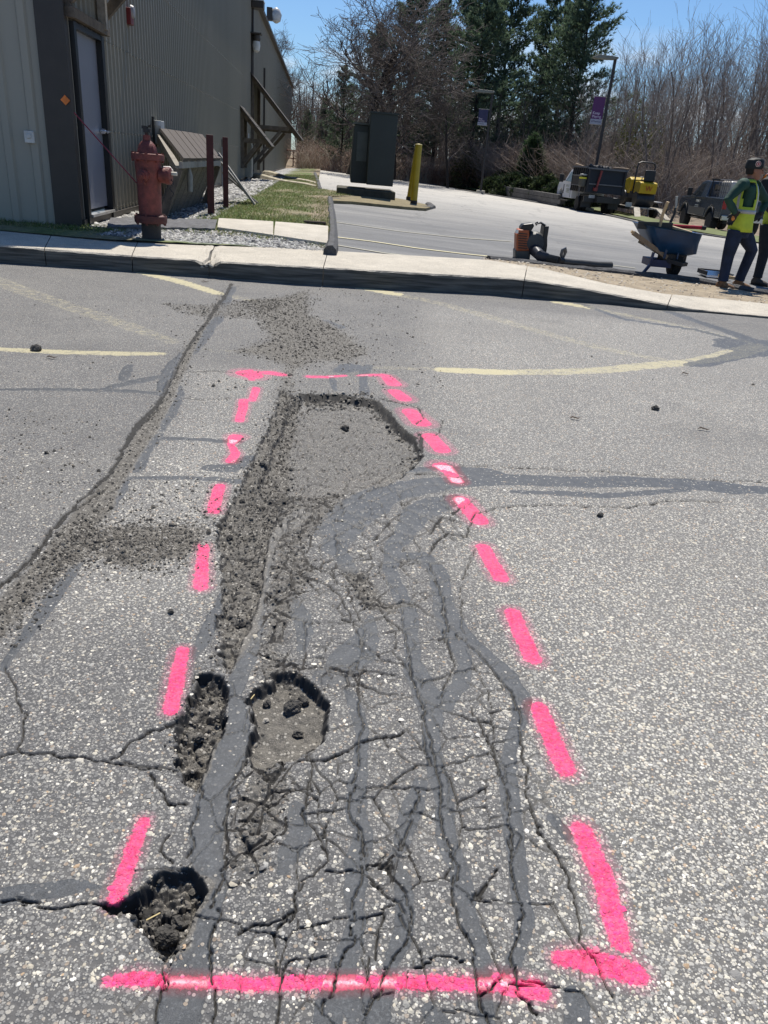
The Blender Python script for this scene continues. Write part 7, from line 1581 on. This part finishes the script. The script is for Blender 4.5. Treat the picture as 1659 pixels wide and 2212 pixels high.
# foliage mounds (junipers, young pine, budding sapling)
def mound(name,x,y,rx,ry,rz,n,pal,label,cat,group=None,ln=.16,wd_=.03,up=.6,top=1.):
    r_=np.random.RandomState(int(abs(x*97+y*13))%9999); a=r_.uniform(0,6.283,n); t=r_.uniform(.35,1,n)**.5; h_=r_.uniform(0,1,n)
    prof=np.sqrt(np.clip(1-h_**1.6,0,1))*(.75+.25*np.sin(a*3+h_*5)); P=np.stack([np.cos(a)*rx*prof*t,np.sin(a)*ry*prof*t,h_*rz*top*(.8+.35*r_.rand(n))],-1)
    D=np.stack([np.cos(a),np.sin(a),np.full(n,up)],-1); T=np.array(pal)[r_.randint(0,len(pal),n)]; V,C_=tufts(r_,P,D,6,ln,wd_,T,.6)
    e=empty(name,(x,y,tz(x,y)),0,label,cat,group); link('foliage',np_mesh('foliage',V,None,np.arange(len(V)).reshape(-1,3),cols={'tone':C_}),NEED,e)
    S=[]
    for k in range(14): q=P[r_.randint(n)]; S.append((0,0,-.1,*(q*.6),.03,.015)); S.append((*(q*.6),*q,.015,.006))
    link('stems',seg_mesh('stems',S,4),DARKB,e); return e
JU=[(.022,.038,.018),(.035,.055,.022),(.055,.075,.030)]; GP=[(.035,.07,.03),(.06,.11,.045),(.09,.14,.06)]
for i,(u,Y,rx,rz) in enumerate([(1075,52,1.5,1.0),(1110,50,1.7,1.3),(1150,49,1.9,1.2),(1185,47,1.6,1.4),(1215,46,1.5,1.2),(1250,46,1.6,1.3),(1165,53,2.,1.8),(1100,55,1.8,1.6),(1440,52,1.8,1.2),(1400,53,1.9,1.2)]):
    mound('juniper_shrub',px2x(u,Y),Y,rx,1.2,rz,1500,JU,['leftmost low juniper by the farther lamp post','low dark juniper above the left end of the block wall','spreading juniper above the middle of the block wall','bushy juniper above the right part of the block wall','juniper just left of the dump truck','juniper partly behind the white truck cab','taller juniper behind those on the block wall','taller juniper behind the leftmost ones','low juniper between the trailer and the pickup','low juniper behind the trailer'][i],'shrub','junipers along the edge of the car park',ln=.22,wd_=.04)
mound('young_pine',px2x(1143,54),54,1.25,1.2,3.4,3200,GP,'bright green bushy young pine above the junipers','shrub',ln=.3,wd_=.035,up=1.)
mound('budding_shrub',px2x(1355,52),52,1.9,1.2,5.2,1300,[(.22,.24,.05),(.16,.19,.05),(.10,.12,.05)],'shrub with fresh yellow green leaves above the roller','shrub',ln=.13,wd_=.035)
mound('budding_shrub',px2x(1400,53),53,1.2,1.,4.4,500,[(.20,.22,.05),(.12,.14,.05)],'thin yellow green shrub right of the leafier one','shrub',ln=.12,wd_=.03)
mound('budding_shrub',px2x(1015,58),58,2.2,1.4,2.4,900,[(.10,.11,.04),(.13,.12,.05)],'olive green shrub in the brush left of the farther lamp post','shrub',ln=.15,wd_=.03)
mound('dark_bush',px2x(868,59),59,1.1,1.,1.1,700,JU,'small dark evergreen bush behind the yellow bollards','shrub',ln=.2,wd_=.04)
# undergrowth: arching twigs and dead stems, one mass
S=[];C_=[]
def brush(n,ul,uh,Yl,Yh,hl,hh,pal,r=.010):
    for i in range(n):
        u=rs.uniform(ul,uh); Y=rs.uniform(Yl,Yh); e_=float(np.interp(px2x(u,Y),[-60,-8,4,9,16,26,80],[56,55,58,50,38,30,20]))+1.
        Y=max(Y,e_); x=px2x(u,Y); z=tz(x,Y); p=np.array([x,Y,z]); h=rs.uniform(hl,hh); a=rs.uniform(0,6.283); ln_=rs.uniform(0,.9)*h; c=pal[rs.randint(len(pal))]
        k=3; 
        for j in range(k):
            t=(j+1)/k; q=np.array([x+math.cos(a)*ln_*t*t+rs.normal(0,.05),Y+math.sin(a)*ln_*t*t+rs.normal(0,.05),z+h*(t-.28*t*t)]); S.append((*p,*q,r*(1.25-.25*j),r*(1-.25*j))); C_.append(c)
            if j and rs.rand()<.6: 
                w=q+rs.normal(0,.22,3)*h*.5+np.array([0,0,.1*h]); S.append((*q,*w,r*.6,r*.4)); C_.append(c)
            p=q
TANS=[(.40,.31,.25),(.48,.40,.33),(.32,.23,.18),(.43,.29,.24),(.56,.49,.41)]
brush(7000,640,1260,56,66,.8,2.6,TANS); brush(4200,930,1240,54,62,.6,1.9,[(.30,.16,.12),(.34,.22,.16),(.26,.14,.11)]); brush(6500,1000,1420,52,66,1.5,4.5,[(.34,.265,.22),(.40,.32,.27),(.26,.21,.175)],.012); brush(8500,1240,1900,46,66,1.,4.5,[(.30,.24,.20),(.38,.31,.26),(.24,.19,.155),(.48,.42,.36)],.012)
o=link('undergrowth',seg_mesh('undergrowth',S,3,np.array(C_)),mat('dead_stems',(1,1,1),rough=.95,var=.25,scale=1.,vcol='tone')); tag(o,'tangle of leafless brown brush along the foot of the woods','undergrowth',kind='stuff')
# distant wood closing the view
S=[];C_=[]
for i in range(1900):
    u=rs.uniform(640,2000); Y=rs.uniform(80,125); x=px2x(u,Y); z=tz(x,Y); h=rs.uniform(3,7.5) if u>1240 else rs.uniform(3,7); q=np.array([x+rs.normal(0,.5),Y,z+h]); S.append((x,Y,z-.5,*q,.10,.02)); C_.append((.10,.085,.08))
    for k in range(7):
        t=rs.uniform(.2,1); b=np.array([x,Y,z])*(1-t)+q*t; w=b+np.array([rs.normal(0,.8),rs.normal(0,.8),rs.uniform(.4,1.6)]); S.append((*b,*w,.03,.012)); C_.append((.12,.10,.095))
o=link('distant_wood',seg_mesh('distant_wood',S,3,np.array(C_)),MATS['dead_stems']); tag(o,'grey brown mass of bare trees deep in the woods','wood',kind='stuff')
print('TRIS',sum(len(o.data.loop_triangles) if (o.data.calc_loop_triangles() or True) else 0 for o in {o.data.name:o for o in bpy.data.objects if o.type=='MESH'}.values()))
